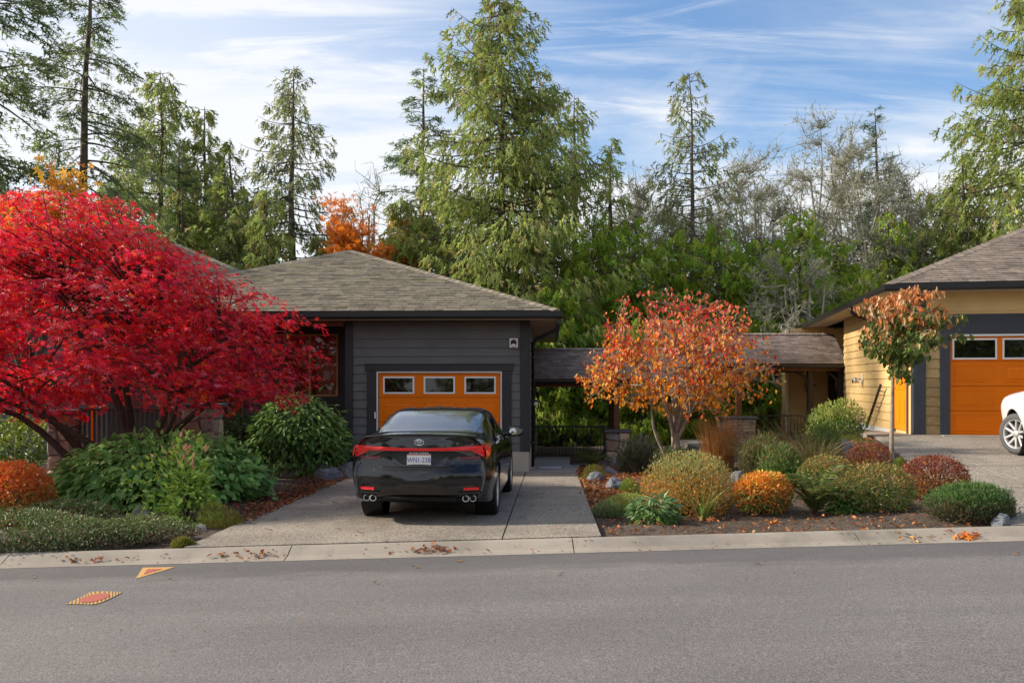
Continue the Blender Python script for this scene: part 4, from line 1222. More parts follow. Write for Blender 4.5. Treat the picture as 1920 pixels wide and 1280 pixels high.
# rear window on the top surface
def rw(a, b):
    S = 0.66 + 0.92 * b; v0 = 6.62 - 0.10 * b
    u = a * 2 - 1
    v = 9 - abs(u) * (9 - v0)
    return S, v, (1 if u >= 0 else -1)
rwin = sedan.patch(rw, 24, 12, 0.004, 'rear_window', 'rear_glass', car)
sedan.patch(lambda a, b: (0.64 + 0.02 * b, 9 - abs(a * 2 - 1) * 2.45, 1 if a >= 0.5 else -1), 24, 1, 0.007, 'window_seal', 'black_plastic', rwin)
for s_ in (-1, 1):
    for nm, f0, f1 in (('quarter_window', 1.42, 1.80), ('rear_door_window', 1.86, 2.62), ('front_door_window', 2.68, 3.42)):
        def fw_(a, b, f0=f0, f1=f1, s_=s_):
            lo, hi = 5.12, 6.72
            v = lo + (hi - lo) * b
            s0, s1 = f0, f1
            if nm == 'quarter_window': s0 = f0 + 0.26 * b
            if nm == 'front_door_window': s1 = f1 - 0.50 * b
            return s0 + (s1 - s0) * a, v, s_
        sedan.patch(fw_, 8, 8, 0.004, nm, 'car_glass', car)
    sedan.patch(lambda a, b, s_=s_: (1.38 + 2.1 * a, 4.98 + 0.10 * b, s_), 24, 1, 0.007, 'belt_moulding', 'chrome', car)
    sedan.patch(lambda a, b, s_=s_: (1.40 + 0.03 * b + 0.30 * a, 5.1 + 1.62 * a, s_), 10, 1, 0.006, 'window_moulding', 'chrome', car)
    for dy in (1.98, 2.92):
        hd_ = MB().tube([sedan.surf(dy - 0.11, 4.45, s_, 0.012), sedan.surf(dy - 0.08, 4.45, s_, 0.035), sedan.surf(dy + 0.08, 4.45, s_, 0.035), sedan.surf(dy + 0.11, 4.45, s_, 0.012)], 0.014, 8)
        hd_.build('door_handle', 'paint_black', car, True)
    for dy in (1.84, 2.65, 3.55):
        sedan.patch(lambda a, b, s_=s_, dy=dy: (dy + 0.006 * b, 1.4 + 3.6 * a, s_), 10, 1, 0.0015, 'door_gap', 'black_plastic', car)
    # mirror
    mm = MB(); c0 = sedan.surf(3.30, 5.2, s_, 0.0)
    cen = Vector((s_ * 1.015, 3.28, 1.035))
    rings = []
    for k, (yy, rx, rz_) in enumerate(((-0.06, 0.11, 0.068), (-0.05, 0.125, 0.08), (0.0, 0.12, 0.078), (0.06, 0.09, 0.058), (0.10, 0.04, 0.028))):
        rings.append([(cen.x + rx * math.copysign(abs(math.cos(t)) ** 0.75, math.cos(t)), cen.y + yy, cen.z + rz_ * math.copysign(abs(math.sin(t)) ** 0.75, math.sin(t))) for t in np.linspace(0, 2 * math.pi, 25)[:-1]])
    vs = [p for r in rings for p in r]; n = 24
    fs = [tuple(range(n)), tuple(range(4 * n, 5 * n))[::-1]] + [(i * n + k, (i + 1) * n + k, (i + 1) * n + (k + 1) % n, i * n + (k + 1) % n) for i in range(4) for k in range(n)]
    mir = MB().add(vs, fs).build('side_mirror', 'paint_black', car, True)
    MB().add([(cen.x + 0.10 * math.cos(t), cen.y - 0.064, cen.z + 0.058 * math.sin(t)) for t in np.linspace(0, 2 * math.pi, 25)[:-1]], [tuple(range(24))]).build('mirror_glass', 'mirror', mir)
    MB().tube([(cen.x - s_ * 0.06, cen.y + 0.02, cen.z - 0.05), (s_ * 0.82, 3.33, 0.99)], 0.022, 8).build('mirror_foot', 'black_plastic', mir, True)
sedan.patch(lambda a, b: (2.72 + 0.74 * (1 - b) + 0.0, 9 - abs(a * 2 - 1) * 2.3, 1 if a >= .5 else -1), 20, 8, 0.004, 'windscreen', 'car_glass', car)
# rear fascia parts, laid on the rear surface
from mathutils.bvhtree import BVHTree
_bv = BVHTree.FromPolygons([v.co[:] for v in body.data.vertices], [tuple(p.vertices) for p in body.data.polygons])
def rear_y(x, z):
    h = _bv.ray_cast(Vector((x, -1.0, z)), Vector((0, 1, 0)), 2.2)
    s0 = rear_s(x, z)
    return min(h[0].y, s0 + 0.02) if h[0] is not None and abs(x) < 0.79 else (h[0].y if h[0] is not None else s0 + 0.25)
def rear_patch(name, outline, mat, off=0.006, nu=28, nv=6, parent=None, thick=0.012):
    """outline(a)-> (x, zlow, zhigh) for a in 0..1; a closed shallow solid standing proud of the tail"""
    V = []; Q = []
    for i in range(nu + 1):
        x, z0, z1 = outline(i / nu)
        for j in range(nv + 1):
            z = z0 + (z1 - z0) * j / nv; edge = min(j, nv - j, 1)
            V.append((x, rear_y(x, z) - (off if edge else off - 0.004), z))
    for i in range(nu):
        for j in range(nv):
            a = i * (nv + 1) + j; Q.append((a, a + nv + 1, a + nv + 2, a + 1))
    m = MB().add(V, Q); b = len(V)
    rim = [i * (nv + 1) for i in range(nu + 1)] + [nu * (nv + 1) + j for j in range(1, nv + 1)] + [i * (nv + 1) + nv for i in range(nu - 1, -1, -1)] + [j for j in range(nv - 1, 0, -1)]
    bk = [(V[r][0], V[r][1] + thick + off, V[r][2]) for r in rim]
    m.V += bk; m.C += [(1, 1, 1)] * len(bk); k = len(rim)
    m.Fc += [(rim[i], rim[(i + 1) % k], b + (i + 1) % k, b + i) for i in range(k)]
    return m.build(name, mat, parent or car, True)
def lightbar(a):
    x = -0.815 + 1.63 * a; t = abs(x) / 0.815
    return x, 0.912 + 0.006 * t - (0.085 * max(0, (t - 0.80) / 0.20) ** 0.8), 0.947 + 0.040 * t ** 1.6
rear_patch('light_bar', lightbar, 'lens_red', 0.016, 60, 6)
for s_ in (-1, 1):
    rear_patch('tail_lamp', lambda a, s_=s_: (s_ * (0.44 + 0.25 * a), 0.912 - 0.085 * a, 0.914), 'lens_smoke', 0.010, 14, 4)
    rear_patch('tail_lamp', lambda a, s_=s_: (s_ * (0.49 + 0.27 * a), 0.795 + 0.035 * abs(a - 0.55) * 1.2, 0.838 + 0.010 * a), 'lens_dark_red', 0.010, 14, 4)
    sedan.patch(lambda a, b, s_=s_: (0.14 + 0.22 * a, 3.86 + 0.20 * a + (0.92 - 0.45 * a) * b, s_), 8, 6, 0.012, 'tail_lamp', 'lens_red', car)
    rear_patch('reflector', lambda a, s_=s_: (s_ * (0.56 + 0.185 * a), 0.432, 0.466), 'lens_red', 0.010, 10, 3)
    rear_patch('bumper_fin', lambda a, s_=s_: (s_ * (0.50 + 0.26 * a), 0.395, 0.412), 'paint_black', 0.022, 10, 3)
    rear_patch('exhaust_surround', lambda a, s_=s_: (s_ * (0.535 + 0.20 * a), 0.275, 0.385), 'black_plastic', 0.004, 10, 4)
    for ex in (0.582, 0.668):
        MB().lathe([(0.030, 0.10), (0.032, -0.015), (0.040, -0.018), (0.043, -0.010), (0.043, 0.12)], 1, 24, (s_ * ex, rear_s(ex, 0.33) - 0.02, 0.325)).build('exhaust_tip', 'alloy', car, True)
        MB().lathe([(0.0, 0.06), (0.031, 0.06)], 1, 20, (s_ * ex, rear_s(ex, 0.33) - 0.02, 0.325)).build('exhaust_hole', 'black_plastic', car)
    # mud flap / bumper corner seam
    rear_patch('boot_seam', lambda a, s_=s_: (s_ * (0.655 - 0.10 * a + 0.004), 0.80 - 0.14 * a, 0.806 - 0.14 * a), 'black_plastic', 0.003, 8, 2)
rear_patch('plate_recess', lambda a: (-0.46 + 0.92 * a, 0.742 + 0.165 * max(0, (abs(a - .5) - 0.22) / 0.28), 0.910), 'black_plastic', 0.004, 30, 5)
rear_patch('bumper_trim', lambda a: (-0.50 + 1.0 * a, 0.672 + 0.05 * max(0, (abs(a - .5) - 0.44) / 0.06), 0.722), 'black_plastic', 0.006, 30, 3)
rear_patch('diffuser', lambda a: (-0.48 + 0.96 * a, 0.302, 0.35), 'black_plastic', 0.008, 24, 3)
# boot lip spoiler
V = []; Q = []
for i in range(31):
    x = -0.70 + 1.4 * i / 30; t = abs(x) / 0.70; yb = 0.10 + 0.10 * t ** 3
    zt_ = 1.108 - 0.035 * t ** 2
    for (dy, dz) in ((0.16, -0.010), (0.06, 0.012), (-0.012, 0.020), (-0.018, 0.008), (0.012, -0.022)):
        V.append((x, yb + dy, zt_ + dz))
for i in range(30):
    for j in range(4): a = i * 5 + j; Q.append((a, a + 1, a + 6, a + 5))
MB().add(V, Q).build('boot_spoiler', 'paint_black', car, True)
# number plate with dealer frame
yp = rear_s(0.0, 0.81) - 0.012
pl = thing('number_plate', None, None); pl.parent = car; pl.location = (0.0, yp, 0.803); pl.rotation_euler = (math.radians(-4), 0, 0)
for k in ('label', 'category'):
    if k in pl: del pl[k]
box('frame', -0.157, 0.157, -0.004, 0.004, -0.082, 0.095, 'black_plastic', pl, 0.004)
box('plate', -0.150, 0.150, -0.008, -0.0045, -0.078, 0.070, 'paper', pl)
paint('plate_blue', (0.06, 0.09, 0.36), 0.5, 0.05, 5.0)
paint('plate_red', (0.42, 0.03, 0.04), 0.5, 0.05, 5.0)
box('stripe', -0.150, 0.150, -0.0095, -0.0084, 0.058, 0.068, 'plate_red', pl)
text('lettering', 'ISLAND HONDA', 0.030, 'paper', pl, (0, -0.0065, 0.082), (math.radians(90), 0, 0), 0.0012, 1.12)
text('lettering', 'WN1-23B', 0.088, 'plate_blue', pl, (0, -0.0095, -0.006), (math.radians(90), 0, 0), 0.0012, 0.80)
box('bolt_tab', -0.145, -0.075, -0.010, -0.0085, -0.076, -0.066, 'black_plastic', pl); box('bolt_tab', 0.06, 0.145, -0.010, -0.0085, -0.076, -0.066, 'black_plastic', pl)
# emblem: three interlocked ovals
em = bpy.data.objects.new('emblem', None); link(em, car); em.location = (0, rear_s(0, 1.02) - 0.012, 1.02); em.rotation_euler = (math.radians(2), 0, 0)
def oval(cx_, cz_, rx, rz_, r):
    p = [(cx_ + rx * math.cos(t), 0, cz_ + rz_ * math.sin(t)) for t in np.linspace(0, 2 * math.pi, 29)]
    MB().tube(p, r, 6, False).build('oval', 'chrome', em, True)
oval(0, 0, 0.056, 0.037, 0.0055); oval(0, 0.014, 0.034, 0.0135, 0.0045); oval(0, -0.004, 0.016, 0.031, 0.0045)
text('lettering', 'XSE', 0.026, 'black_plastic', car, (0.43, rear_s(0.43, 0.735) - 0.010, 0.735), (math.radians(90), 0, 0), 0.0015, 1.3)
MB().add([(-0.018, 1.75, 1.41), (0.018, 1.75, 1.41), (0.012, 1.95, 1.425), (-0.012, 1.95, 1.425), (0, 1.76, 1.475), (0, 1.86, 1.455)], [(0, 1, 4), (1, 2, 5, 4), (0, 4, 5, 3), (2, 3, 5)]).build('aerial', 'paint_black', car)
# underside, so that no light leaks below
box('underbody', -0.62, 0.62, 0.75, 4.6, 0.24, 0.30, 'black_plastic', car)
CA = math.radians(3.6)
# rear axle centre stands at Y=12.15 seen around px 806
cx0, cy0 = at(809, 12.15), 12.15
car.rotation_euler = (0, 0, -CA)
car.location = (cx0 - RA * math.sin(CA), cy0 - RA * math.cos(CA), 0)
zr_, zf_ = float(H(cx0, cy0)) + 0.02, float(H(cx0 + 2.87 * math.sin(CA), cy0 + 2.87 * math.cos(CA))) + 0.02
pitch = math.atan2(zf_ - zr_, 2.87)
car.rotation_euler = (pitch, 0, -CA)
car.location.z = zr_ - RA * math.sin(pitch)

# ---- white SUV at the right edge (facing the garage)
suv = CarBody([
    (0.05, 0.42, .80, .55, .86, .80, .85, 1.00, .82, 1.10, .76, 1.40, .66, 1.62, 1.66),
    (0.40, 0.34, .87, .50, .91, .80, .90, 1.00, .86, 1.12, .79, 1.42, .68, 1.66, 1.70),
    (1.20, 0.30, .89, .50, .93, .80, .91, 1.00, .87, 1.12, .80, 1.42, .69, 1.68, 1.73),
    (2.40, 0.30, .89, .50, .93, .80, .91, 1.00, .87, 1.10, .80, 1.40, .69, 1.66, 1.71),
    (2.95, 0.30, .89, .50, .93, .80, .91, 1.00, .87, 1.09, .80, 1.32, .70, 1.50, 1.55),
    (3.40, 0.30, .89, .50, .93, .80, .91, .98, .86, 1.07, .80, 1.12, .66, 1.18, 1.22),
    (3.80, 0.31, .89, .50, .93, .80, .905, .97, .84, 1.04, .74, 1.08, .55, 1.12, 1.14),
    (4.20, 0.32, .87, .50, .91, .78, .88, .93, .81, .99, .70, 1.03, .52, 1.06, 1.08),
    (4.48, 0.36, .79, .50, .83, .74, .79, .86, .72, .91, .62, .945, .45, .97, .985),
    (4.60, 0.40, .66, .50, .70, .70, .66, .78, .60, .82, .50, .845, .36, .86, .87),
])
sv = thing('car', 'white car with alloy wheels parked before the yellow house at the right edge', 'car')
V_, Q_ = suv.shell(np.concatenate([np.linspace(0.07, 4.2, 44), np.linspace(4.25, 4.585, 8)]), lambda x, z: 0.0 + 0.05 * abs(x), lambda x, z: 4.66 - 0.10 * (abs(x) / 0.7) ** 2)
sb_ = MB().add(V_, Q_).build('body', 'paint_white', sv, True)
SR, SF, SW = 0.95, 3.66, 0.355
cts = []
for y_ in (SR, SF):
    for s_ in (-1, 1):
        m = MB(); m.lathe([(0.0001, s_ * 0.58), (0.415, s_ * 0.58), (0.415, s_ * 1.1), (0.0001, s_ * 1.1)][::s_], 0, 40, (0, y_, SW + 0.02))
        cts.append(m.build('arch_cut', 'black_plastic'))
cut(sb_, cts)
for y_ in (SR, SF):
    for s_ in (-1, 1):
        wheel(sv, s_ * 0.805, y_, SW, 0.235, s_, math.radians(24) if y_ == SF else 0.0, 5, 'tyre_dusty', 0.70, 'alloy')
        MB().lathe([(0.412, s_ * 0.60), (0.412, s_ * 0.90)], 0, 40, (0, y_, SW + 0.02)).build('arch_liner', 'black_plastic', sv, True)
for s_ in (-1, 1):
    suv.patch(lambda a, b, s_=s_: (0.5 + 2.5 * a - 0.3 * b * a, 5.12 + 1.6 * b, s_), 20, 6, 0.004, 'side_window', 'car_glass', sv)
    suv.patch(lambda a, b, s_=s_: (4.30 + 0.24 * a, 3.55 + 0.9 * b, s_), 8, 5, 0.006, 'headlamp', 'lamp_glass', sv)
    suv.patch(lambda a, b, s_=s_: (1.4 + 1.9 * a, 1.0 + 0.55 * b, s_), 12, 3, 0.008, 'sill_cladding', 'black_plastic', sv)
suv.patch(lambda a, b: (2.62 + 0.72 * (1 - b), 9 - abs(a * 2 - 1) * 2.4, 1 if a >= .5 else -1), 16, 8, 0.004, 'windscreen', 'car_glass', sv)
suv.patch(lambda a, b: (3.90 + 0.68 * a, 0.4 + 1.0 * b, -1), 8, 3, 0.006, 'bumper_lower', 'black_plastic', sv)
box('underbody', -0.72, 0.72, 0.4, 4.2, 0.30, 0.36, 'black_plastic', sv)
_sb = BVHTree.FromPolygons([v.co[:] for v in sb_.data.vertices], [tuple(p.vertices) for p in sb_.data.polygons])
def suv_rear(name, x0, x1, z0, z1, mat, off=0.008, nu=12, nv=8):
    V = []; Q = []
    for i in range(nu + 1):
        for j in range(nv + 1):
            z = z0 + (z1 - z0) * j / nv; sh = 1 - 0.10 * max(0, (z - 1.1) / 0.5) if name == 'rear_window' else 1
            x = (x0 + (x1 - x0) * i / nu) * sh; h = _sb.ray_cast(Vector((x, -1, z)), Vector((0, 1, 0)), 2.0)[0]
            V.append((x, (h.y if h else 0.05) - off, z))
    for i in range(nu):
        for j in range(nv): a = i * (nv + 1) + j; Q.append((a, a + nv + 1, a + nv + 2, a + 1))
    MB().add(V, Q).build(name, mat, sv, True)
suv_rear('rear_window', -0.66, 0.66, 1.12, 1.52, 'car_glass')
for s_ in (-1, 1): suv_rear('tail_lamp', s_ * 0.58, s_ * 0.80, 0.82, 1.06, 'lens_red', 0.014)
suv_rear('rear_bumper', -0.74, 0.74, 0.46, 0.62, 'black_plastic', 0.02); suv_rear('number_plate', -0.16, 0.16, 0.76, 0.90, 'paper', 0.012)
SA = math.radians(10)
wx, wy = at(1911, 15.55), 15.55          # left front wheel stands here
wx2, wy2 = wx + 0.805 * math.cos(SA), wy - 0.805 * math.sin(SA)
sv.location = (wx2 - SF * math.sin(SA), wy2 - SF * math.cos(SA), float(H(wx, wy)) + 0.02)
zf_, zr_ = float(H(wx, wy)), float(H(wx - 2.7 * math.sin(SA), wy - 2.7 * math.cos(SA)))
pit = math.atan2(zf_ - zr_, 2.71)
sv.rotation_euler = (pit, 0, -SA)
sv.location.z = zf_ + 0.02 - SF * math.sin(pit)
# ------------------------------------------------------------------ vegetation helpers
def norm(a): return a / np.maximum(np.linalg.norm(a, axis=-1, keepdims=True), 1e-9)
T_OVAL = (np.array([(0, 0, 0), (-.26, .38, .05), (-.20, .74, .01), (0, 1, -.10), (.20, .74, .01), (.26, .38, .05), (0, .5, -.03)], float),
          [(0, 6, 2, 1), (6, 3, 2, 2), (0, 5, 4, 6), (6, 4, 3, 3)])
T_OVAL = (np.array([(0, 0, 0), (-.27, .45, .06), (0, 1, -.10), (.27, .45, .06), (0, .5, -.02)], float), [(0, 4, 1), (4, 2, 1), (0, 3, 4), (4, 3, 2)])
T_LANCE = (np.array([(0, 0, 0), (-.15, .42, .03), (0, 1, -.16), (.15, .42, .03)], float), [(0, 2, 1), (0, 3, 2)])
def _maple(l=(.62, .92, 1.0, .92, .62), ang=(-98, -46, 0, 46, 98), w=0.135):
    V = [(0, 0, 0)]; Fq = []
    for a, L in zip(ang, l):
        r = math.radians(a); d = np.array((math.sin(r), math.cos(r))); p = np.array((d[1], -d[0])); b = len(V)
        m1, m2, t = d * L * .45 + p * w, d * L * .45 - p * w, d * L
        V += [(m1[0], m1[1], 0.02), (t[0], t[1], -0.14 * L), (m2[0], m2[1], 0.02)]; Fq += [(0, b, b + 1), (0, b + 1, b + 2)]
    return np.array(V, float), Fq
T_MAPLE = _maple()
T_CURL = (np.array([(0, 0, 0), (-.22, .35, .16), (-.16, .75, .10), (0, 1, -.25), (.16, .75, .10), (.22, .35, .16), (0, .4, 0), (0, .75, -.08)], float),
          [(0, 6, 1), (1, 6, 2), (6, 7, 2), (7, 3, 2), (0, 5, 6), (5, 4, 6), (6, 4, 7), (7, 4, 3)])
T_NEEDLE = (np.array([(-.06, 0, 0), (.06, 0, 0), (0, 1, -.05)], float), [(0, 1, 2)])
def _spray(n, seed, wide, w):
    """flat feathery spray: central shoot and side shoots"""
    R = rnd(seed); V = []; Ft = []
    def shoot(a, L, x0, y0):
        b = len(V); c, s = math.cos(a), math.sin(a)
        for u, v in ((-w, 0.04), (w, 0), (0, L)):
            V.append((x0 + u * c + v * s, y0 - u * s + v * c, -0.10 * (v * v) + 0.06 * (R.rand() - .5)))
        Ft.append((b, b + 1, b + 2))
    shoot(0, 1.0, 0, 0)
    for i in range(n):
        t = 0.1 + 0.75 * i / n; sd_ = 1 if i % 2 else -1
        shoot(sd_ * (wide + 0.3 * R.rand()), 0.55 * (1 - t * .6) * (0.8 + .4 * R.rand()), 0, t)
    return np.array(V, float), Ft
T_CEDAR = [_spray(3, k, 0.42, 0.075) for k in range(3)]
T_FIR = [_spray(4, 10 + k, 0.85, 0.080) for k in range(3)]

def scatter(name, pos, fwd, nrm, size, cols, tmpl, mat, parent, width=None):
    """one mesh of many small leaves: tmpl placed at pos with length along fwd and face towards nrm"""
    pos = np.asarray(pos, float); N = len(pos)
    f = norm(np.asarray(fwd, float)); n = np.asarray(nrm, float)
    r = norm(np.cross(f, n)); n = np.cross(r, f)
    size = np.broadcast_to(np.asarray(size, float), (N,)); wd = size if width is None else size * width
    tl = tmpl if isinstance(tmpl, list) else [tmpl]
    Vs = []; Fs = []; Cs = []; off = 0
    which = np.arange(N) % len(tl)
    for k, (TV, TF) in enumerate(tl):
        m = which == k; M = int(m.sum())
        if not M: continue
        v = (pos[m][:, None] + r[m][:, None] * (TV[None, :, 0:1] * wd[m][:, None, None]) + f[m][:, None] * (TV[None, :, 1:2] * size[m][:, None, None]) + n[m][:, None] * (TV[None, :, 2:3] * size[m][:, None, None]))
        TFa = np.array(TF); nv = len(TV)
        Vs.append(v.reshape(-1, 3)); Fs.append((TFa[None] + (np.arange(M) * nv)[:, None, None] + off).reshape(-1, TFa.shape[1]))
        Cs.append(np.repeat(np.asarray(cols)[m], nv, 0)); off += M * nv
    V = np.concatenate(Vs); Fc = np.concatenate(Fs); C = np.concatenate(Cs)
    o = raw_mesh(name, V, Fc.ravel(), np.arange(0, Fc.size, Fc.shape[1]), mat, parent, False, C)
    o['kind'] = 'stuff'
    return o
def tubes(name, seg, mat, parent, sides=4):
    """seg rows: p0(3) p1(3) r0 r1 -> one mesh of tapered limbs"""
    seg = np.asarray(seg, float); p0, p1, r0, r1 = seg[:, 0:3], seg[:, 3:6], seg[:, 6], seg[:, 7]
    d = norm(p1 - p0); ref = np.where(np.abs(d[:, 2:3]) > 0.9, np.array([[1., 0, 0]]), np.array([[0, 0, 1.]]))
    a = norm(np.cross(d, ref)); b = np.cross(d, a); N = len(seg)
    an = np.arange(sides) * 2 * np.pi / sides
    ring = a[:, None] * np.cos(an)[None, :, None] + b[:, None] * np.sin(an)[None, :, None]
    V = np.concatenate([p0[:, None] + ring * r0[:, None, None], p1[:, None] + ring * r1[:, None, None]], 1).reshape(-1, 3)
    k = np.arange(sides); k2 = (k + 1) % sides
    q_ = np.stack([k, k2, sides + k2, sides + k], -1)
    Fc = (q_[None] + (np.arange(N) * 2 * sides)[:, None, None]).reshape(-1, 4)
    return raw_mesh(name, V, Fc.ravel(), np.arange(0, Fc.size, 4), mat, parent, True)
def pick(R, pal, n, jit=0.18):
    """leaf colours: pal = [(weight, (r,g,b))]"""
    w = np.array([p[0] for p in pal], float); w /= w.sum()
    c = np.array([p[1] for p in pal], float)[R.choice(len(pal), n, p=w)]
    return np.clip(c * (1 + jit * (R.rand(n, 1) * 2 - 1)) * (1 + 0.06 * (R.rand(n, 3) * 2 - 1)), 0.001, 0.95)
def path_segs(P, r):
    P = np.asarray(P, float); return [np.concatenate([P[i], P[i + 1], [r[i], r[i + 1]]]) for i in range(len(P) - 1)]

# ------------------------------------------------------------------ conifers
def conifer(name, label, px, top, Y, R_, style, pal, seed, start=0.15, nb=90, per=60, lean=0.0, size=0.42, power=0.8, bark='bark_grey', zb=-1.2, asym=0.0, droop=1.0, trunk_r=None, group='conifers behind the houses', topcut=None):
    R = rnd(seed); x0 = at(px, Y) - lean; zt = zat(top, Y); h = zt - zb
    if style == 'cedar': nb, per = int(nb * 1.7), int(per / 1.7) + 3
    t = thing(name, label, 'tree', (x0, Y, zb), 0, group)
    tr = trunk_r or 0.012 * h + 0.06
    ns = 12
    zz = np.linspace(0, h, ns + 1); sway = np.cumsum(R.randn(ns + 1, 2) * 0.05, 0) * (zz / h)[:, None]
    ax = np.stack([lean * (zz / h) + sway[:, 0], sway[:, 1], zz], -1)
    rr = tr * (1 - zz / h) ** 0.85 + 0.012
    tubes('trunk', path_segs(ax, rr), bark, t, 8)
    def axis(z): return np.stack([np.interp(z, zz, ax[:, 0]), np.interp(z, zz, ax[:, 1]), z], -1)
    # whorls of limbs
    f = start + (1 - start) * (np.arange(nb) + R.rand(nb)) / nb
    f = np.clip(f, 0, 0.992); z = f * h
    rel = (f - start) / (1 - start)
    L = R_ * ((1 - rel) ** power) * (0.50 + 0.68 * R.rand(nb) ** 1.3) + 0.22
    ang = R.rand(nb) * 2 * np.pi + np.arange(nb) * 2.4
    L *= 1 + asym * np.cos(ang)
    o = axis(z); dh = np.stack([np.cos(ang), np.sin(ang)], -1)
    K = 7; s = np.linspace(0, 1, K)
    if style == 'cedar':
        prof = (-0.34 * droop * s + 0.52 * s ** 2.6 * 0.55)[None] + (0.25 * rel[:, None] * s[None])
    else:
        prof = (-0.10 * droop * s - 0.16 * droop * s ** 2)[None] + (0.55 * rel[:, None] ** 2 * s[None])
    prof = prof + 0.13 * R.randn(nb, 1) * s[None]
    bend = R.randn(nb, 1) * 0.12 * s[None] ** 2
    bx = dh[:, 0:1] * s[None] - dh[:, 1:2] * bend; by = dh[:, 1:2] * s[None] + dh[:, 0:1] * bend
    B = o[:, None] + np.stack([bx, by, prof], -1) * L[:, None, None]
    segs = []
    br = np.clip(0.010 + 0.010 * L, 0.012, 0.06)
    for i in range(K - 1):
        r0 = br * (1 - s[i]) + 0.006; r1 = br * (1 - s[i + 1]) + 0.006
        segs.append(np.concatenate([B[:, i], B[:, i + 1], r0[:, None], r1[:, None]], 1))
    tubes('limbs', np.concatenate(segs), bark, t, 3)['kind'] = 'stuff'
    # foliage sprays along limbs and their side twigs
    cnt = np.maximum(7, ((1.02 if style == 'cedar' else 1.08) * per * (L / max(R_, 0.1)) ** 1.15).astype(int))
    bi = np.repeat(np.arange(nb), cnt); N = len(bi)
    u = 0.12 + 0.88 * R.rand(N) ** 0.75
    k0 = np.clip((u * (K - 1)).astype(int), 0, K - 2); fr = (u * (K - 1) - k0)[:, None]
    P = B[bi, k0] * (1 - fr) + B[bi, k0 + 1] * fr
    tang = norm(B[bi, k0 + 1] - B[bi, k0])
    side = norm(np.cross(tang, np.array([0, 0, 1.0])))
    spread = (0.36 * L[bi] * (1.15 - u))
    off = (R.rand(N) * 2 - 1)
    P = P + side * (off * spread)[:, None]
    P[:, 2] -= np.abs(off) * spread * (0.35 if style == 'cedar' else 0.12)
    up = np.array([[0, 0, 1.0]])
    if style == 'cedar':
        fwd = np.array([[0, 0, -1.0]]) * (0.75 + 0.5 * R.rand(N, 1)) + tang * 0.55 + side * (off * 0.5)[:, None] + R.randn(N, 3) * 0.22
        nr = side * np.sign(R.rand(N, 1) - .5) + R.randn(N, 3) * 0.8
        sz = size * 0.72 * (0.45 + 1.0 * R.rand(N))
        P[:, 2] -= R.rand(N) ** 2 * 0.7 * (0.3 + 0.7 * (1 - rel[bi])) * min(1.0, R_ / 2.5)
        tm = T_CEDAR
    else:
        fwd = tang * 0.8 + side * np.sign(off)[:, None] * 0.7 + R.randn(N, 3) * 0.25 + np.array([[0, 0, -0.18 * droop]])
        nr = up + R.randn(N, 3) * 0.45
        sz = size * 0.67 * (0.5 + 0.9 * R.rand(N))
        P += R.randn(N, 3) * (0.10, 0.10, 0.13) * (0.4 + L[bi] / max(R_, .1))[:, None]
        tm = T_FIR
    c = np.minimum(pick(R, pal, N, 0.25) * (1.75, 1.75, 1.9), 0.5) * (0.85 + 0.3 * R.rand(nb))[bi][:, None]
    o_ = scatter('crown', P, fwd, nr, sz, c, tm, 'needles', t)
    return t
CED = [(5, (0.165, 0.205, 0.050)), (3, (0.215, 0.245, 0.060)), (2, (0.115, 0.155, 0.045)), (1.2, (0.24, 0.195, 0.080))]
CEDB = [(5, (0.190, 0.300, 0.030)), (3, (0.260, 0.360, 0.038)), (2, (0.125, 0.215, 0.028))]
FIRP = [(5, (0.115, 0.150, 0.060)), (3, (0.165, 0.200, 0.075)), (2, (0.080, 0.110, 0.052))]
HEM = [(5, (0.075, 0.112, 0.052)), (2, (0.11, 0.15, 0.06))]
THIN = [(5, (0.150, 0.175, 0.075)), (2, (0.20, 0.205, 0.085))]

conifer('fir_tree', 'huge dense fir filling the upper left corner', -55, -420, 27, 4.6, 'fir', FIRP, 101, 0.20, 110, 165, size=0.52, power=0.55, droop=1.2)
conifer('fir_tree', 'tall leaning fir with bare grey lower trunk left of the maple top', 172, -130, 30, 3.1, 'fir', FIRP, 102, 0.36, 74, 140, lean=0.75, size=0.40, power=0.62, droop=1.7, trunk_r=0.24)
conifer('fir_tree', 'lower bushy fir between the leaning fir and the cedars', 215, 330, 34, 2.6, 'fir', FIRP, 103, 0.1, 60, 110, size=0.42, droop=1.2)
conifer('cedar_tree', 'pointed cedar with a broad green skirt left of the twin-topped cedars', 300, 134, 40, 5.2, 'cedar', CED, 104, 0.1, 150, 170, size=0.56, power=0.62)
conifer('fir_tree', 'dark fir standing in the fork between the two left cedars', 338, 262, 37, 1.9, 'fir', HEM, 105, 0.1, 70, 110, size=0.42)
conifer('cedar_tree', 'slender narrow cedar right of the dark fir', 384, 205, 41, 3.3, 'cedar', CED, 106, 0.1, 120, 140, size=0.55)
conifer('cedar_tree', 'small cedar shouldering the tall one over the roof', 445, 262, 39, 3.4, 'cedar', CED, 107, 0.1, 90, 100, size=0.55)
conifer('cedar_tree', 'open cedar with a visible trunk above the left roof valley', 548, 120, 38, 4.0, 'cedar', THIN, 108, 0.16, 110, 120, size=0.50, power=0.60)
conifer('fir_tree', 'dark drooping hemlock left of the biggest cedar', 790, 124, 43, 4.0, 'fir', HEM, 109, 0.1, 100, 150, size=0.5, droop=1.3, power=0.75)
conifer('cedar_tree', 'biggest cedar rising behind the grey house to the top edge', 940, -8, 36, 6.4, 'cedar', CED, 110, 0.14, 230, 230, size=0.54, power=0.62, trunk_r=0.24)
conifer('cedar_tree', 'cedar spire on the right flank of the biggest cedar', 1082, 180, 39, 2.4, 'cedar', CED, 111, 0.1, 90, 80, size=0.5)
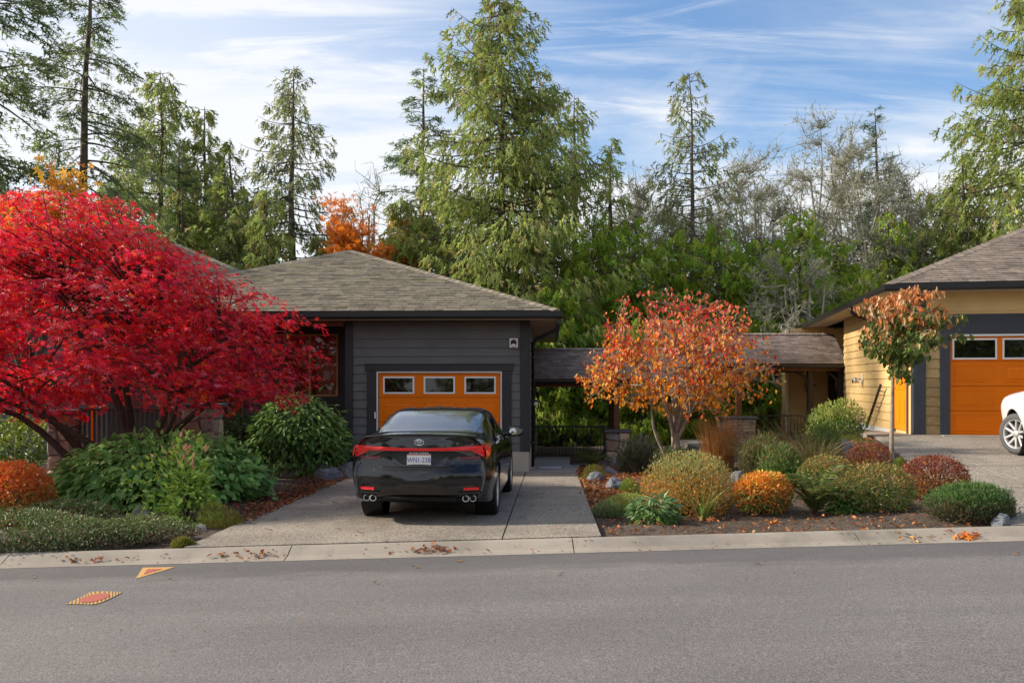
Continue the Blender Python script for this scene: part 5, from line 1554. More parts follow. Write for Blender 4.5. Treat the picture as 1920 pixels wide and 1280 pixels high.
conifer('cedar_tree', 'short cedar spire before the white cloud', 1140, 258, 38, 2.2, 'cedar', CED, 112, 0.1, 80, 70, size=0.5)
conifer('fir_tree', 'thin see-through conifer standing alone against the cloud', 1297, 132, 37, 2.9, 'cedar', THIN, 113, 0.30, 74, 70, size=0.50, power=0.62, droop=0.4, trunk_r=0.17)
conifer('fir_tree', 'dark fir top behind the bare lichen trees', 1652, 203, 47, 2.6, 'fir', HEM, 114, 0.3, 70, 110, size=0.5)
conifer('cedar_tree', 'tall bright cedar cut off by the right edge', 1945, -110, 36, 5.8, 'cedar', CED, 115, 0.14, 160, 200, size=0.56, power=0.62)
conifer('cedar_tree', 'half-height cedar left of the tall one at the right edge', 1812, 282, 37, 2.7, 'cedar', CED, 116, 0.1, 90, 110, size=0.5)
# younger, bushy, brighter cedars of the understorey
und = [(1040, 520, 33, 2.3, 'just right of the grey roof corner'), (1108, 400, 35, 2.6, 'below the short cedar spire'), (1185, 405, 35.5, 2.6, 'behind the top left of the orange tree'),
       (1258, 430, 35, 2.5, 'behind the top of the orange tree'), (1345, 420, 35, 2.6, 'right of the thin conifer trunk'), (1418, 440, 35, 2.4, 'below the first lichen tree'),
       (1500, 388, 34, 2.3, 'brightest, in the middle of the lichen trees'), (1575, 450, 36, 2.2, 'beside the rising eave of the yellow house'), (1455, 545, 34, 2.2, 'low above the higher walkway roof'),
       (1668, 395, 38, 2.7, 'half hidden by the yellow house roof'), (1765, 365, 39, 2.9, 'above the yellow house hip'), (1395, 600, 34.5, 1.9, 'lowest, peeping over the higher walkway roof'),
       (1548, 560, 35, 1.9, 'in the angle of eave and walkway roof'),
       (250, 320, 35, 3.0, 'behind the red maple top'), (425, 325, 36, 2.9, 'over the pale roof at left'), (497, 355, 35, 2.6, 'left of the open cedar trunk'), (600, 440, 36, 1.6, 'beside the orange maple at its left'),
       (748, 370, 36, 2.5, 'right of the orange maple'), (830, 350, 37, 2.6, 'against the left flank of the biggest cedar'), (1015, 400, 37, 2.6, 'against the right flank of the biggest cedar'),
       (-20, 300, 33, 2.8, 'behind the yellow maple at the left edge'), (120, 400, 34, 2.6, 'at the foot of the leaning fir'),
       (345, 350, 36, 2.8, 'below the dark fir of the left cedars'), (655, 445, 39, 2.2, 'close behind the orange maple'), (905, 470, 33.5, 2.2, 'at the foot of the biggest cedar')]
for i, (px, tp, Y, r, where) in enumerate(und):
    bright = i in (0, 1, 2, 3, 4, 5, 6, 7, 8, 9, 11, 12)
    conifer('cedar_tree', 'young bushy cedar ' + where, px, tp, Y, r, 'cedar', CEDB if bright else CED, 300 + i, 0.04, 85, 100, size=0.58, power=0.55, trunk_r=0.1, group='young cedars of the understorey')
# drooping cedars right behind the railings, seen under the walkway roofs
for i, (px, tp, Y, r, where) in enumerate([(1015, 560, 32.6, 2.2, 'under the low walkway roof, left'), (1085, 560, 33.6, 2.3, 'under the low walkway roof, right'), (1210, 600, 31.5, 2.0, 'behind the trunk of the orange tree'),
                                         (1440, 560, 34.0, 1.9, 'under the higher walkway roof, left'), (1478, 600, 34.6, 1.7, 'beside the yellow entry wall'), (1330, 600, 33.6, 2.0, 'behind the ledge stone pillar')]):
    conifer('cedar_tree', 'green drooping cedar ' + where, px, tp, Y, r, 'cedar', CEDB, 340 + i, 0.0, 80, 130, size=0.40, power=0.4, trunk_r=0.08, zb=-2.0, group='cedars seen under the walkway roofs')

# ------------------------------------------------------------------ bare, lichen-grown broadleaf trees
def grow(R, p, d, L, r, lev, maxlev, segs, tips, kids, ang, up, curl=0.25):
    n = 3 if lev < 2 else 2
    P = [p]; q_ = d.copy()
    for i in range(n):
        q_ = q_ + R.randn(3) * curl * 0.5 + np.array((0, 0, up)) * 0.25; q_ /= np.linalg.norm(q_)
        P.append(P[-1] + q_ * L / n)
    rr = np.linspace(r, r * (0.62 if lev < maxlev else 0.4), n + 1)
    segs += path_segs(P, rr)
    if lev >= maxlev:
        tips.append((P[-1], q_)); return
    k = kids[min(lev, len(kids) - 1)]
    for j in range(k):
        t = 0.35 + 0.65 * (j + R.rand()) / k if lev else 0.45 + 0.55 * (j + R.rand()) / k
        i = min(int(t * n), n - 1); b = P[i] + (P[i + 1] - P[i]) * (t * n - i)
        dd = P[i + 1] - P[i]; dd = dd / np.linalg.norm(dd)
        a = math.radians(ang * (0.6 + 0.8 * R.rand()))
        s = R.randn(3); s -= dd * s.dot(dd); s /= np.linalg.norm(s)
        nd = dd * math.cos(a) + s * math.sin(a)
        grow(R, b, nd, L * (0.55 + 0.25 * R.rand()), rr[i] * 0.62, lev + 1, maxlev, segs, tips, kids, ang, up, curl)
def bare_tree(label, px, top, Y, seed, rx=2.6, n2=170, n3=2000, bark='bark_lichen', zb=-1.2, lich=5500, group='bare lichen-covered trees', base=0.30):
    """rounded bare crown: limbs fan out from the trunk, boughs join the nearest limb, twigs the nearest bough"""
    R = rnd(seed); zt = zat(top, Y); h = zt - zb
    t = thing('bare_tree', label, 'tree', (at(px, Y), Y, zb), 0, group)
    C = np.array((0, 0, h * (1 + base) / 2)); rad = np.array((rx, rx * .9, h * (1 - base) / 2))
    def inside(f0, f1):
        v = R.randn(3); v /= np.linalg.norm(v); return C + v * rad * (f0 + (f1 - f0) * R.rand() ** .6) * (1 + 0.14 * math.sin(5 * v[0] + seed) * math.sin(4 * v[2] + 2))
    tr = catmull(np.array([(0, 0, 0), (R.randn() * .1, R.randn() * .1, h * .3), (R.randn() * .2, 0, h * .55), (R.randn() * .3, 0, h * .8)]), 10)
    big = path_segs(tr, np.linspace(.16, .04, 10)); M = [tr[4:]]; tw = []
    for k in range(12):
        e = inside(.7, .9)
        if e[2] < C[2] - .4 * rad[2]: e[2] = C[2] + .3 * rad[2] * R.rand()
        b = tr[R.randint(3, 8)]; P = catmull(np.array([b, b + (e - b) * (.45, .45, .35) + R.randn(3) * .25, b + (e - b) * .75 + R.randn(3) * .2, e]), 10); big += path_segs(P, np.linspace(.07, .016, 10)); M.append(P[2:])
    M = np.concatenate(M); M2 = []
    for k in range(n2):
        e = inside(.45, 1.0); d = ((M - e) ** 2).sum(1) + 1.2 * np.maximum(0, M[:, 2] - e[2]) ** 2; b = M[np.argmin(d)]
        P = catmull(np.array([b, (b + e) / 2 + R.randn(3) * .2, e]), 6); tw += path_segs(P, np.linspace(.022, .010, 6)); M2.append(P[1:])
    M2 = np.concatenate(M2)
    J = M2[R.randint(0, len(M2), n3)]; D = norm(norm(J - C) * (1, 1, .6) + (0, 0, .35) + R.randn(n3, 3) * .75); L = .25 + .55 * R.rand(n3, 1)
    m = J + D * L * .5 + R.randn(n3, 3) * .05; e = m + norm(D + R.randn(n3, 3) * .5) * L * .5
    t3 = np.concatenate([np.concatenate([J, m, np.full((n3, 1), .010), np.full((n3, 1), .008)], 1), np.concatenate([m, e, np.full((n3, 1), .008), np.full((n3, 1), .005)], 1)])
    tubes('trunk', big, bark, t, 6)
    S = np.concatenate([np.array(tw), t3]); tubes('twigs', S, bark, t, 3)['kind'] = 'stuff'
    i = R.randint(0, len(S), lich); f = R.rand(lich, 1); P = S[i, 0:3] * (1 - f) + S[i, 3:6] * f
    scatter('lichen', P, R.randn(lich, 3), R.randn(lich, 3), 0.09 + 0.15 * R.rand(lich), pick(R, [(3, (0.43, 0.44, 0.32)), (2, (0.31, 0.36, 0.18)), (1, (0.50, 0.49, 0.40))], lich), T_CEDAR, 'leaf', t)
    return t
bare_tree('bare tree left of the biggest cedar above the orange maple', 692, 296, 45, 401, 1.6, 90, 600, lich=500)
bare_tree('bare grey tree under the white cloud left of the thin conifer', 1180, 318, 40, 402, 2.2)
bare_tree('bare tree close behind the thin conifer at its left', 1240, 312, 42, 403, 1.9)
bare_tree('bare tree at the right of the thin conifer', 1352, 325, 41, 404, 2.0)
bare_tree('lichen-grey tree with open crown right of the thin conifer', 1425, 256, 41, 405, 2.1)
bare_tree('wide pale lichen tree in the middle of the bare trees', 1525, 214, 42, 406, 2.7, 190, 2100, lich=5200)
bare_tree('densest lichen tree below the dark fir top', 1625, 226, 39, 407, 2.4, 240, 2800, lich=7500)
bare_tree('lichen tree with fallen sideways crown right of the dark fir', 1688, 290, 41, 408, 1.9, lich=4500)
bare_tree('slim bare tree before the gap at the yellow roof', 1738, 338, 41, 409, 1.5, 100, 900, lich=1600)
bare_tree('far bare tree in the gap below the cloud', 1290, 350, 47, 411, 2.6, 150, 1500, lich=3500)
bare_tree('far bare tree between the open lichen crown and the wide pale one', 1475, 285, 47, 412, 2.4, 160, 1700, lich=4500)
bare_tree('far bare tree behind the densest lichen tree', 1580, 262, 48, 413, 2.5, 170, 1800, lich=4500)
bare_tree('far bare tree at the left foot of the half-height cedar', 1770, 330, 47, 414, 2.2, 130, 1300, lich=3000)
bare_tree('pale dead twiggy tree low in front of the green cedars', 1490, 470, 32.5, 410, 1.9, 90, 800, lich=1500)

# ------------------------------------------------------------------ broadleaf trees with crowns
def far_maple(label, px, pyc, Y, rx, rz, n, pal, seed, size=0.16):
    R = rnd(seed); x, z = at(px, Y), zat(pyc, Y)
    t = thing('maple_tree', label, 'tree', (x, Y, -1.2)); h = z + 1.2
    segs = []; tips = []
    grow(R, np.zeros(3), np.array((0, 0, 1.0)), h * 0.5, 0.12, 0, 3, segs, tips, (7, 5, 4), 45, 0.3)
    S = np.array(segs); k = (h + rz * 0.8) / max(S[:, 5].max(), 1); S[:, [2, 5]] *= k; S[:, [0, 1, 3, 4]] *= rx / max(np.abs(S[:, 3]).max(), .1) * 0.9
    tubes('trunk', S, 'bark_brown', t, 4)
    tp = S[S[:, 6] < 0.03][:, 3:6]; tp = tp[tp[:, 2] > h - rz]
    P = tp[R.randint(0, len(tp), n)] + R.randn(n, 3) * (0.16 * rx, 0.2 * rx, 0.13 * rz)
    scatter('crown', P, R.randn(n, 3) + (0, 0, -.5), R.randn(n, 3) + (0, -.4, .8), size * (0.6 + .8 * R.rand(n)), pick(R, pal, n, .2), T_MAPLE, 'leaf', t)
    return t
OR_ = [(4, (0.74, 0.23, 0.02)), (3, (0.80, 0.33, 0.03)), (2, (0.58, 0.16, 0.02))]
far_maple('orange-leaved maple showing above the grey roof ridge', 642, 432, 35, 1.5, 1.35, 1700, OR_, 501)
far_maple('small rusty maple right of the orange one behind the ridge', 735, 455, 36, 1.3, 0.9, 700, OR_, 502)
far_maple('yellow-orange maple behind the red maple at the left edge', 35, 385, 22, 1.6, 1.1, 1700, [(4, (0.66, 0.33, 0.025)), (3, (0.70, 0.42, 0.04)), (2, (0.60, 0.20, 0.03))], 503, 0.17)

# ---- red japanese maple
def red_maple():
    R = rnd(600); x0, y0 = at(246, 15.2), 15.2; z0 = float(H(x0, y0))
    t = thing('japanese_maple', 'big spreading maple with brilliant red leaves on the left', 'tree', (x0, y0, z0))
    C = np.array((-7.8 - x0, 15.0 - y0, 2.35 - z0)); rad = np.array((4.15, 2.5, 2.62))
    cl = []
    while len(cl) < 480:
        v = R.randn(3); v /= np.linalg.norm(v)
        f = 0.50 + 0.5 * R.rand() ** 0.55
        p = C + v * rad * f
        if p[2] < (1.50 if p[0] + x0 > -8.4 else 1.32) - z0 + 0.25 * R.rand(): continue
        if p[0] + x0 > -6.4 and p[2] + z0 > 4.35 - (p[0] + x0 + 6.4) * 0.47 + 0.25 * R.rand() ** 3: continue
        cl.append((p, f))
    segs = []
    roots = [np.array((dx, dy, 0.0)) for dx, dy in ((-0.35, 0), (0.05, 0.1), (0.3, -0.05), (0.0, -0.15))]
    mains = []
    for k, (tx, ty, tz) in enumerate(((-2.6, -0.3, 2.3), (-1.3, 0.4, 3.3), (1.6, -0.2, 2.5), (0.4, -0.5, 3.1), (2.4, 0.3, 1.9), (-3.2, -0.5, 1.75), (-2.0, -1.0, 1.75), (1.2, -1.0, 1.7))):
        a = roots[k % 4]; e = np.array((tx, ty, tz)); m1 = a + (e - a) * np.array((.25, .25, .38)) + R.randn(3) * .1; m2 = a + (e - a) * np.array((.6, .6, .74)) + R.randn(3) * .12
        P = catmull(np.array([a, m1, m2, e]), 10); r = np.linspace(0.085, 0.028, 10); segs += path_segs(P, r); mains.append(P)
    M = np.concatenate([m[3:] for m in mains])
    for p, f in cl:
        j = np.argmin(((M - p) ** 2).sum(1) + 0.6 * np.maximum(0, M[:, 2] - p[2]) ** 2); b = M[j]; mid = b + (p - b) * .5 + np.array((0, 0, .18)) + R.randn(3) * .08
        segs += path_segs(catmull(np.array([b, mid, p]), 5), np.linspace(.022, .006, 5))
    tubes('trunk', segs, 'bark_maple', t, 6)
    POS = []; FW = []; NR = []; CO = []
    pal = [(4, (0.86, 0.018, 0.040)), (3, (0.92, 0.028, 0.028)), (2.5, (0.72, 0.014, 0.070)), (1.2, (0.30, 0.012, 0.045)), (1.6, (0.85, 0.14, 0.20)), (0.9, (0.90, 0.13, 0.03))]
    for p, f in cl:
        n = int(80 * (0.7 + 0.6 * R.rand()))
        rr = 0.56 * np.sqrt(R.rand(n)); a = R.rand(n) * 2 * np.pi
        out = norm((p - C) * np.array((1, 1, .4)))
        q_ = np.stack([rr * np.cos(a), rr * np.sin(a), -0.55 * rr ** 2 + 0.055 * R.randn(n)], -1) + out * rr[:, None] * .25
        q_[:, 2] -= 0.18 * np.maximum(0, q_ @ out)
        POS.append(p + q_)
        ra = np.stack([np.cos(a), np.sin(a), -.55 - .4 * R.rand(n)], -1)
        FW.append(ra + out * .5 + R.randn(n, 3) * .35); NR.append(np.array((0, 0, 1.0)) + out * .45 + R.randn(n, 3) * .40)
        CO.append(pick(R, pal, n, .2) * (0.70 + .5 * R.rand()))
    POS = np.concatenate(POS); n = len(POS)
    scatter('crown', POS, np.concatenate(FW), np.concatenate(NR), 0.074 * (0.7 + .6 * R.rand(n)), np.concatenate(CO), T_MAPLE, 'maple_leaf', t)
red_maple()

# ---- orange shrub tree in the middle bed
def orange_tree():
    R = rnd(620); Y = 17.0; x0 = at(1266, Y); z0 = float(H(x0, Y)); t = thing('dogwood_tree', 'round pale-stemmed tree with sparse orange and red leaves', 'tree', (x0, Y, z0))
    C = np.array((at(1275, Y) - x0, 0, 2.25 - z0)); rad = np.array((1.86, 1.5, 1.32))
    segs = []; tips = []
    mains = []
    tg = []
    while len(tg) < 13:
        v = R.randn(3); v /= np.linalg.norm(v)
        if v[2] < -.35: continue
        tg.append(C + v * rad * .72)
    trunk = catmull(np.array([(0, 0, -.05), (.03, 0, .40), (.00, .02, .72), (.10, .0, 1.0)]), 7); segs += path_segs(trunk, np.linspace(.10, .06, 7))
    stem2 = catmull(np.array([(-.06, 0, .1), (-.25, .05, .5), (-.42, 0, .95), (-.45, .1, 1.7)]), 9); segs += path_segs(stem2, np.linspace(.04, .02, 9)); mains.append(stem2)
    for e in tg:
        a = trunk[R.randint(3, 7)]; mid = a + (e - a) * np.array((.35, .35, .45)) + R.randn(3) * .14; m2 = a + (e - a) * .72 + R.randn(3) * .12
        P = catmull(np.array([a, mid, m2, e]), 9); segs += path_segs(P, np.linspace(.034, .009, 9)); mains.append(P)
    M = np.concatenate([m[2:] for m in mains])
    tw = []
    for k in range(640):
        v = R.randn(3); v /= np.linalg.norm(v); p = C + v * rad * (.35 + .68 * R.rand() ** .6) * (1 + .24 * math.sin(4 * v[0] + 1) * math.sin(5 * v[2]))
        if p[2] < 0.98 + 0.2 * R.rand(): continue
        b = M[np.argmin(((M - p) ** 2).sum(1))]
        L = np.linalg.norm(p - b)
        if L > .9: p = b + (p - b) * .9 / L
        P = catmull(np.array([b, b + (p - b) * .5 + R.randn(3) * .06, p + (0, 0, .05)]), 4); segs += path_segs(P, np.linspace(.010, .004, 4)); tw.append(P[1:])
    # a few long whips stand out of the crown
    for e in ((-1.62, 0, 2.0), (-1.7, .1, 1.62), (1.72, 0, 2.35), (1.78, -.1, 1.95), (-.5, 0, 3.4), (.25, 0, 3.42), (1.1, 0, 3.2), (-.9, .2, 3.3), (-.15, -.2, 3.55), (.6, .1, 3.45), (1.45, .1, 2.95), (1.9, 0, 2.6), (1.95, .1, 2.0), (-1.3, .2, 3.0), (-1.85, 0, 1.85), (-1.75, -.1, 1.35), (1.85, .1, 1.45)):
        e = np.array(e); b = M[np.argmin(((M - e) ** 2).sum(1))]; P = catmull(np.array([b, (b + e) / 2 + R.randn(3) * .05, e]), 6); segs += path_segs(P, np.linspace(.011, .004, 6)); tw.append(P[2:])
    tubes('trunk', segs, 'bark_pale', t, 5)
    TW = np.concatenate(tw); n = 6000
    P = TW[R.randint(0, len(TW), n)] + R.randn(n, 3) * .055
    top = np.clip((P[:, 2] - 1.5) / 1.8, 0, 1)
    c1 = pick(R, [(4, (0.84, 0.29, 0.02)), (3, (0.86, 0.42, 0.05)), (1.5, (0.74, 0.15, 0.02)), (1.4, (0.66, 0.40, 0.09))], n); c2 = pick(R, [(3, (0.72, 0.07, 0.04)), (2, (0.80, 0.22, 0.10)), (1.5, (0.75, 0.32, 0.15)), (1, (0.55, 0.03, 0.03))], n)
    m = (R.rand(n) < top)[:, None]
    scatter('crown', P, R.randn(n, 3) * .5 + (0, 0, -1), R.randn(n, 3) + (0, -.5, .4), 0.078 * (.6 + .8 * R.rand(n)), np.where(m, c2, c1), T_OVAL, 'leaf', t, 1.25)
orange_tree()

# ---- young tree with drooping leaves before the yellow garage
def young_tree():
    R = rnd(640); x0, Y, z0 = ground(1674, 880); t = thing('young_dogwood', 'young pale-trunked tree with drooping tan and green leaves', 'tree', (x0, Y, z0))
    s = Y / F
    tr = catmull(np.array([(0, 0, -.05), (-.02, 0, .35), (-.01, 0, .8), (.0, 0, 1.45), (.06, 0, 2.0), (.1, 0, 2.75)]), 14); segs = path_segs(tr, np.linspace(.043, .012, 14))
    C = np.array(((1700 - 1674) * s, 0, zat(618, Y) - z0)); rad = np.array((112 * s, .78, 86 * s))
    mains = [tr[8:]]
    TW = []
    for k in range(70):
        v = R.randn(3); v /= np.linalg.norm(v); f = .3 + .7 * R.rand() ** .6
        p = C + v * rad * f
        w = np.clip((p[2] - (C[2] - rad[2])) / (0.8 * rad[2]), .3, 1)      # narrower below
        p[0] = C[0] + (p[0] - C[0]) * w
        b = tr[min(13, max(8, int(np.argmin(np.abs(tr[:, 2] - (p[2] - .35))))))]
        P = catmull(np.array([b, b + (p - b) * .5 + (0, 0, .10), p]), 5); segs += path_segs(P, np.linspace(.011, .004, 5)); TW.append(P[1:])
    tubes('trunk', segs, 'bark_pale', t, 6)
    TW = np.concatenate(TW); n = 2500; P = TW[R.randint(0, len(TW), n)] + R.randn(n, 3) * (.055, .055, .04)
    top = np.clip((P[:, 2] - C[2] + .18) / .75 + .25 * (-(P[:, 0] - C[0]) / rad[0]), 0, 1)
    tan = pick(R, [(3, (0.62, 0.34, 0.15)), (3, (0.66, 0.26, 0.08)), (2, (0.70, 0.45, 0.25)), (1, (0.58, 0.16, 0.05))], n); gr = pick(R, [(4, (0.10, 0.165, 0.035)), (2, (0.17, 0.22, 0.05)), (1.2, (0.45, 0.33, 0.12))], n)
    scatter('crown', P, R.randn(n, 3) * .35 + (0, 0, -1), R.randn(n, 3) + (0, -1.0, .1), 0.105 * (.7 + .6 * R.rand(n)), np.where((R.rand(n) < top)[:, None], tan, gr), T_CURL, 'leaf', t, 1.2)
young_tree()
# ------------------------------------------------------------------ garden plants
def soilz(X, Y): return H(X, Y) + bed_lump(np.asarray(X, float), np.asarray(Y, float)) * sstep((np.asarray(Y, float) - KY1) / 0.8) * 0.8 - 0.03
def place(pxa, pxb, top, base, depth=0.9, back=1.0):
    """ground spot and radii of a plant that spans pxa..pxb, top..base in the view"""
    pc = (pxa + pxb) / 2; x, y, z = ground(pc, base)
    rx = (pxb - pxa) / 2 * y / F; ry = rx * depth; yc = y + ry * back * 0.8; rx = (pxb - pxa) / 2 * yc / F; xc = at(pc, yc); zc = float(soilz(xc, yc))
    return xc, yc, zc, rx, ry, zat(top, yc) - zc
def lumps(D, R, k=7, amp=0.16):
    c = norm(R.randn(k, 3)); a = R.rand(k) * 2 - 0.8
    return 1 + amp * (np.exp(-((1 - D @ c.T) / 0.22)) @ a)
def shrub(name, label, spot, n, tmpl, size, top, low, seed, mode='out', mat='leaf', lump=0.16, sit=0.42, inner=0.55, width=None, stems=10, split=0.55, nz=0.7, group=None, cat='shrub', stem_mat='stem_brown', flat=0.0):
    R = rnd(seed); x, y, z, rx, ry, h = spot
    t = thing(name, label, cat, (x, y, z), 0, group)
    n = int(n * 1.3); D = norm(R.randn(int(n * 1.5), 3)); D = D[(D[:, 2] > -0.75)][:n]; n = len(D)
    f = (inner + (1 - inner) * R.rand(n) ** 0.5) * lumps(D, R, 9, lump * 1.7)
    core = R.rand(n) < 0.24; f = np.where(core, 0.25 + 0.5 * R.rand(n), f); f = np.where(R.rand(n) < 0.07, f * (1.04 + 0.14 * R.rand(n)), f)
    rz = h * (1 - sit)
    P = D * f[:, None] * (rx, ry, rz); P[:, 2] += h * sit
    P[:, 2] = np.maximum(P[:, 2], 0.02 + 0.03 * R.rand(n))
    hf = P[:, 2] / h
    if mode == 'out': fw = D + R.randn(n, 3) * 0.5 + (0, 0, 0.1)
    elif mode == 'droop': fw = D * (1, 1, .4) + R.randn(n, 3) * 0.35 + (0, 0, -0.45)
    elif mode == 'up': fw = D * .5 + R.randn(n, 3) * 0.4 + (0, 0, 0.8)
    else: fw = R.randn(n, 3)
    nr = D * 0.8 + (0, 0, nz) + R.randn(n, 3) * 0.45
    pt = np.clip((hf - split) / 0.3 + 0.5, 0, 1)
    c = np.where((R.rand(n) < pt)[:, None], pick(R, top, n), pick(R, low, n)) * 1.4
    scatter('foliage', P, fw, nr, size * (0.65 + 0.7 * R.rand(n)), c, tmpl, mat, t, width)
    segs = []
    for k in range(stems):
        d = norm(R.randn(3) + (0, 0, 1.2)); e = np.array((d[0] * rx, d[1] * ry, abs(d[2]) * h)) * 0.8
        b = np.array((R.randn() * rx * .08, R.randn() * ry * .08, -.03)); segs += path_segs(catmull(np.array([b, b + (e - b) * (.35, .35, .55), e]), 5), np.linspace(.014, .005, 5))
    tubes('stems', segs, stem_mat, t, 4)['kind'] = 'stuff'
    return t
G1 = [(4, (0.085, 0.155, 0.036)), (2, (0.125, 0.20, 0.045)), (1, (0.055, 0.11, 0.03))]
GB = [(4, (0.13, 0.20, 0.03)), (2, (0.19, 0.25, 0.045)), (2, (0.08, 0.14, 0.025))]
# left bed
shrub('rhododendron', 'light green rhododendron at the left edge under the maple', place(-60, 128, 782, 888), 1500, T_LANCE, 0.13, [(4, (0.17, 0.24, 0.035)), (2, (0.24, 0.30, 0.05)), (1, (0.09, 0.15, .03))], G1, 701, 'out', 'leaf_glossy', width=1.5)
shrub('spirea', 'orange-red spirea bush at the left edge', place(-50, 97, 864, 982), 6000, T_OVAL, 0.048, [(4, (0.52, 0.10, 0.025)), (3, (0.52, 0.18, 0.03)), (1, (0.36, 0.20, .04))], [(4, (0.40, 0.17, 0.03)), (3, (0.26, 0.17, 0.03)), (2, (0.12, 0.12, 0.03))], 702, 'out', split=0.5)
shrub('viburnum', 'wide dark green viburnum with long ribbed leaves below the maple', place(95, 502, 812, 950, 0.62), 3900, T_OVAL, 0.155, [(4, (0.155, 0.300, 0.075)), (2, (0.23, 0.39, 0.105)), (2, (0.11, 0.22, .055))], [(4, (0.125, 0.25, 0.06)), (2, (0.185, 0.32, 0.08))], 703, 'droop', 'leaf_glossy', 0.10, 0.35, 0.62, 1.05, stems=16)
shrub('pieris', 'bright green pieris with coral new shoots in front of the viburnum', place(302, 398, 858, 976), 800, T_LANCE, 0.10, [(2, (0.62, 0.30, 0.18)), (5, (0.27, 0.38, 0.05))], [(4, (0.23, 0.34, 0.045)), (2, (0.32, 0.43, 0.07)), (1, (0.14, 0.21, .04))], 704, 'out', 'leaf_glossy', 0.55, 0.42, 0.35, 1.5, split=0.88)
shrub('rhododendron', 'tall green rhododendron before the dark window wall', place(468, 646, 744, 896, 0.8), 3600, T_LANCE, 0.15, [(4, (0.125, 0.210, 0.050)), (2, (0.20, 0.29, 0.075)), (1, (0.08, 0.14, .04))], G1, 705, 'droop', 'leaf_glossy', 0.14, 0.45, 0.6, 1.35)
shrub('rhododendron', 'darker lower rhododendron between viburnum and stone pillar', place(392, 520, 772, 892), 1900, T_LANCE, 0.14, [(4, (0.045, 0.085, 0.026)), (2, (0.07, 0.12, 0.03)), (1, (.07, .05, .03))], G1, 706, 'droop', 'leaf_glossy', 0.14, 0.45, 0.55, 1.35)
cov = [(4, (0.095, 0.135, 0.042)), (3, (0.15, 0.185, 0.07)), (1, (0.12, 0.06, 0.03))]
shrub('cotoneaster', 'low creeping cotoneaster along the kerb at the left', place(-90, 262, 968, 1034, 0.42), 9500, T_OVAL, 0.034, cov, [(3, (0.05, 0.075, 0.03)), (1.5, (0.09, 0.05, 0.03))], 707, 'out', 'leaf_glossy', 0.22, 0.25, 0.72, 1.1, split=0.3)
shrub('cotoneaster', 'tapering right end of the creeping cotoneaster with browned front', place(175, 346, 975, 1020, 0.7), 4200, T_OVAL, 0.032, cov, [(3, (0.10, 0.055, 0.03)), (2, (0.16, 0.09, 0.06)), (2, (.06, .07, .03))], 708, 'out', 'leaf_glossy', 0.22, 0.25, 0.72, 1.1, split=0.35)
shrub('cotoneaster', 'sparse creeping cotoneaster behind, at the foot of the orange spirea', place(40, 235, 938, 985, 0.5), 3400, T_OVAL, 0.032, cov, cov, 709, 'out', 'leaf_glossy', 0.22, 0.25, 0.7, 1.1)
# the bed goes on to the left of the view
shrub('rhododendron', 'green rhododendron beyond the left edge of the view', place(-230, -80, 790, 900), 1500, T_LANCE, 0.14, [(4, (0.125, 0.21, 0.05)), (2, (0.2, 0.29, 0.07))], G1, 711, 'droop', 'leaf_glossy', 0.14, 0.45, 0.6, 1.35)
shrub('cotoneaster', 'creeping cotoneaster beyond the left edge of the view', place(-360, -70, 968, 1038, 0.42), 6000, T_OVAL, 0.034, cov, cov, 712, 'out', 'leaf_glossy', 0.22, 0.25, 0.72, 1.1)
shrub('azalea', 'olive azalea beyond the left edge of the view', place(-260, -70, 870, 975), 3200, T_OVAL, 0.05, [(3, (0.21, 0.19, 0.055)), (2, (0.13, 0.18, 0.04))], G1, 713, 'out', 'leaf', 0.1, 0.42, 0.6, 1.0)
# middle and right bed
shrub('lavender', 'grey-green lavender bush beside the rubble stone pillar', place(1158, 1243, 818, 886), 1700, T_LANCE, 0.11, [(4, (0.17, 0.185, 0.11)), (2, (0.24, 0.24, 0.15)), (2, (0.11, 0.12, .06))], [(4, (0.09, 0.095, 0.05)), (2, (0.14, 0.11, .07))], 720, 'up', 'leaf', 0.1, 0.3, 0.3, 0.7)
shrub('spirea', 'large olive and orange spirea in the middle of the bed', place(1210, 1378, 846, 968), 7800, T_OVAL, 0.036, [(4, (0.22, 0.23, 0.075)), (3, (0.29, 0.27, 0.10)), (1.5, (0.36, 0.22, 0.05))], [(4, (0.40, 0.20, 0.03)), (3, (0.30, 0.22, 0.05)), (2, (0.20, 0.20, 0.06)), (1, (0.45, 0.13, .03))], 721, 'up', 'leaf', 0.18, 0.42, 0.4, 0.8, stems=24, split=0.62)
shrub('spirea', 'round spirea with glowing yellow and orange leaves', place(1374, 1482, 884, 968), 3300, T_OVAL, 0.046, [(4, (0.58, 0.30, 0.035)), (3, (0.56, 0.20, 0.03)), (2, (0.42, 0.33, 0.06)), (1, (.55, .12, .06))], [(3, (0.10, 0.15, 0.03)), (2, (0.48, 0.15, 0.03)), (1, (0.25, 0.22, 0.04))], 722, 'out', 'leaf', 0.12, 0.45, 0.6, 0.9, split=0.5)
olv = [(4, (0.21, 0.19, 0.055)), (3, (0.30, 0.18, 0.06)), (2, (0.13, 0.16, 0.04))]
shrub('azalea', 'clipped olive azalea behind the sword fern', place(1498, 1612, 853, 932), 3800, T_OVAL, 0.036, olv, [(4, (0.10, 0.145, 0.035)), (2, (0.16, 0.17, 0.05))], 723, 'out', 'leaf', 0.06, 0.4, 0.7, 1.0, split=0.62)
shrub('azalea', 'clipped olive-green azalea left of the young tree foot', place(1572, 1708, 872, 958), 4800, T_OVAL, 0.036, olv, [(4, (0.10, 0.155, 0.035)), (2, (0.15, 0.18, 0.045)), (1, (.3, .2, .06))], 724, 'out', 'leaf', 0.06, 0.42, 0.7, 1.0, split=0.6)
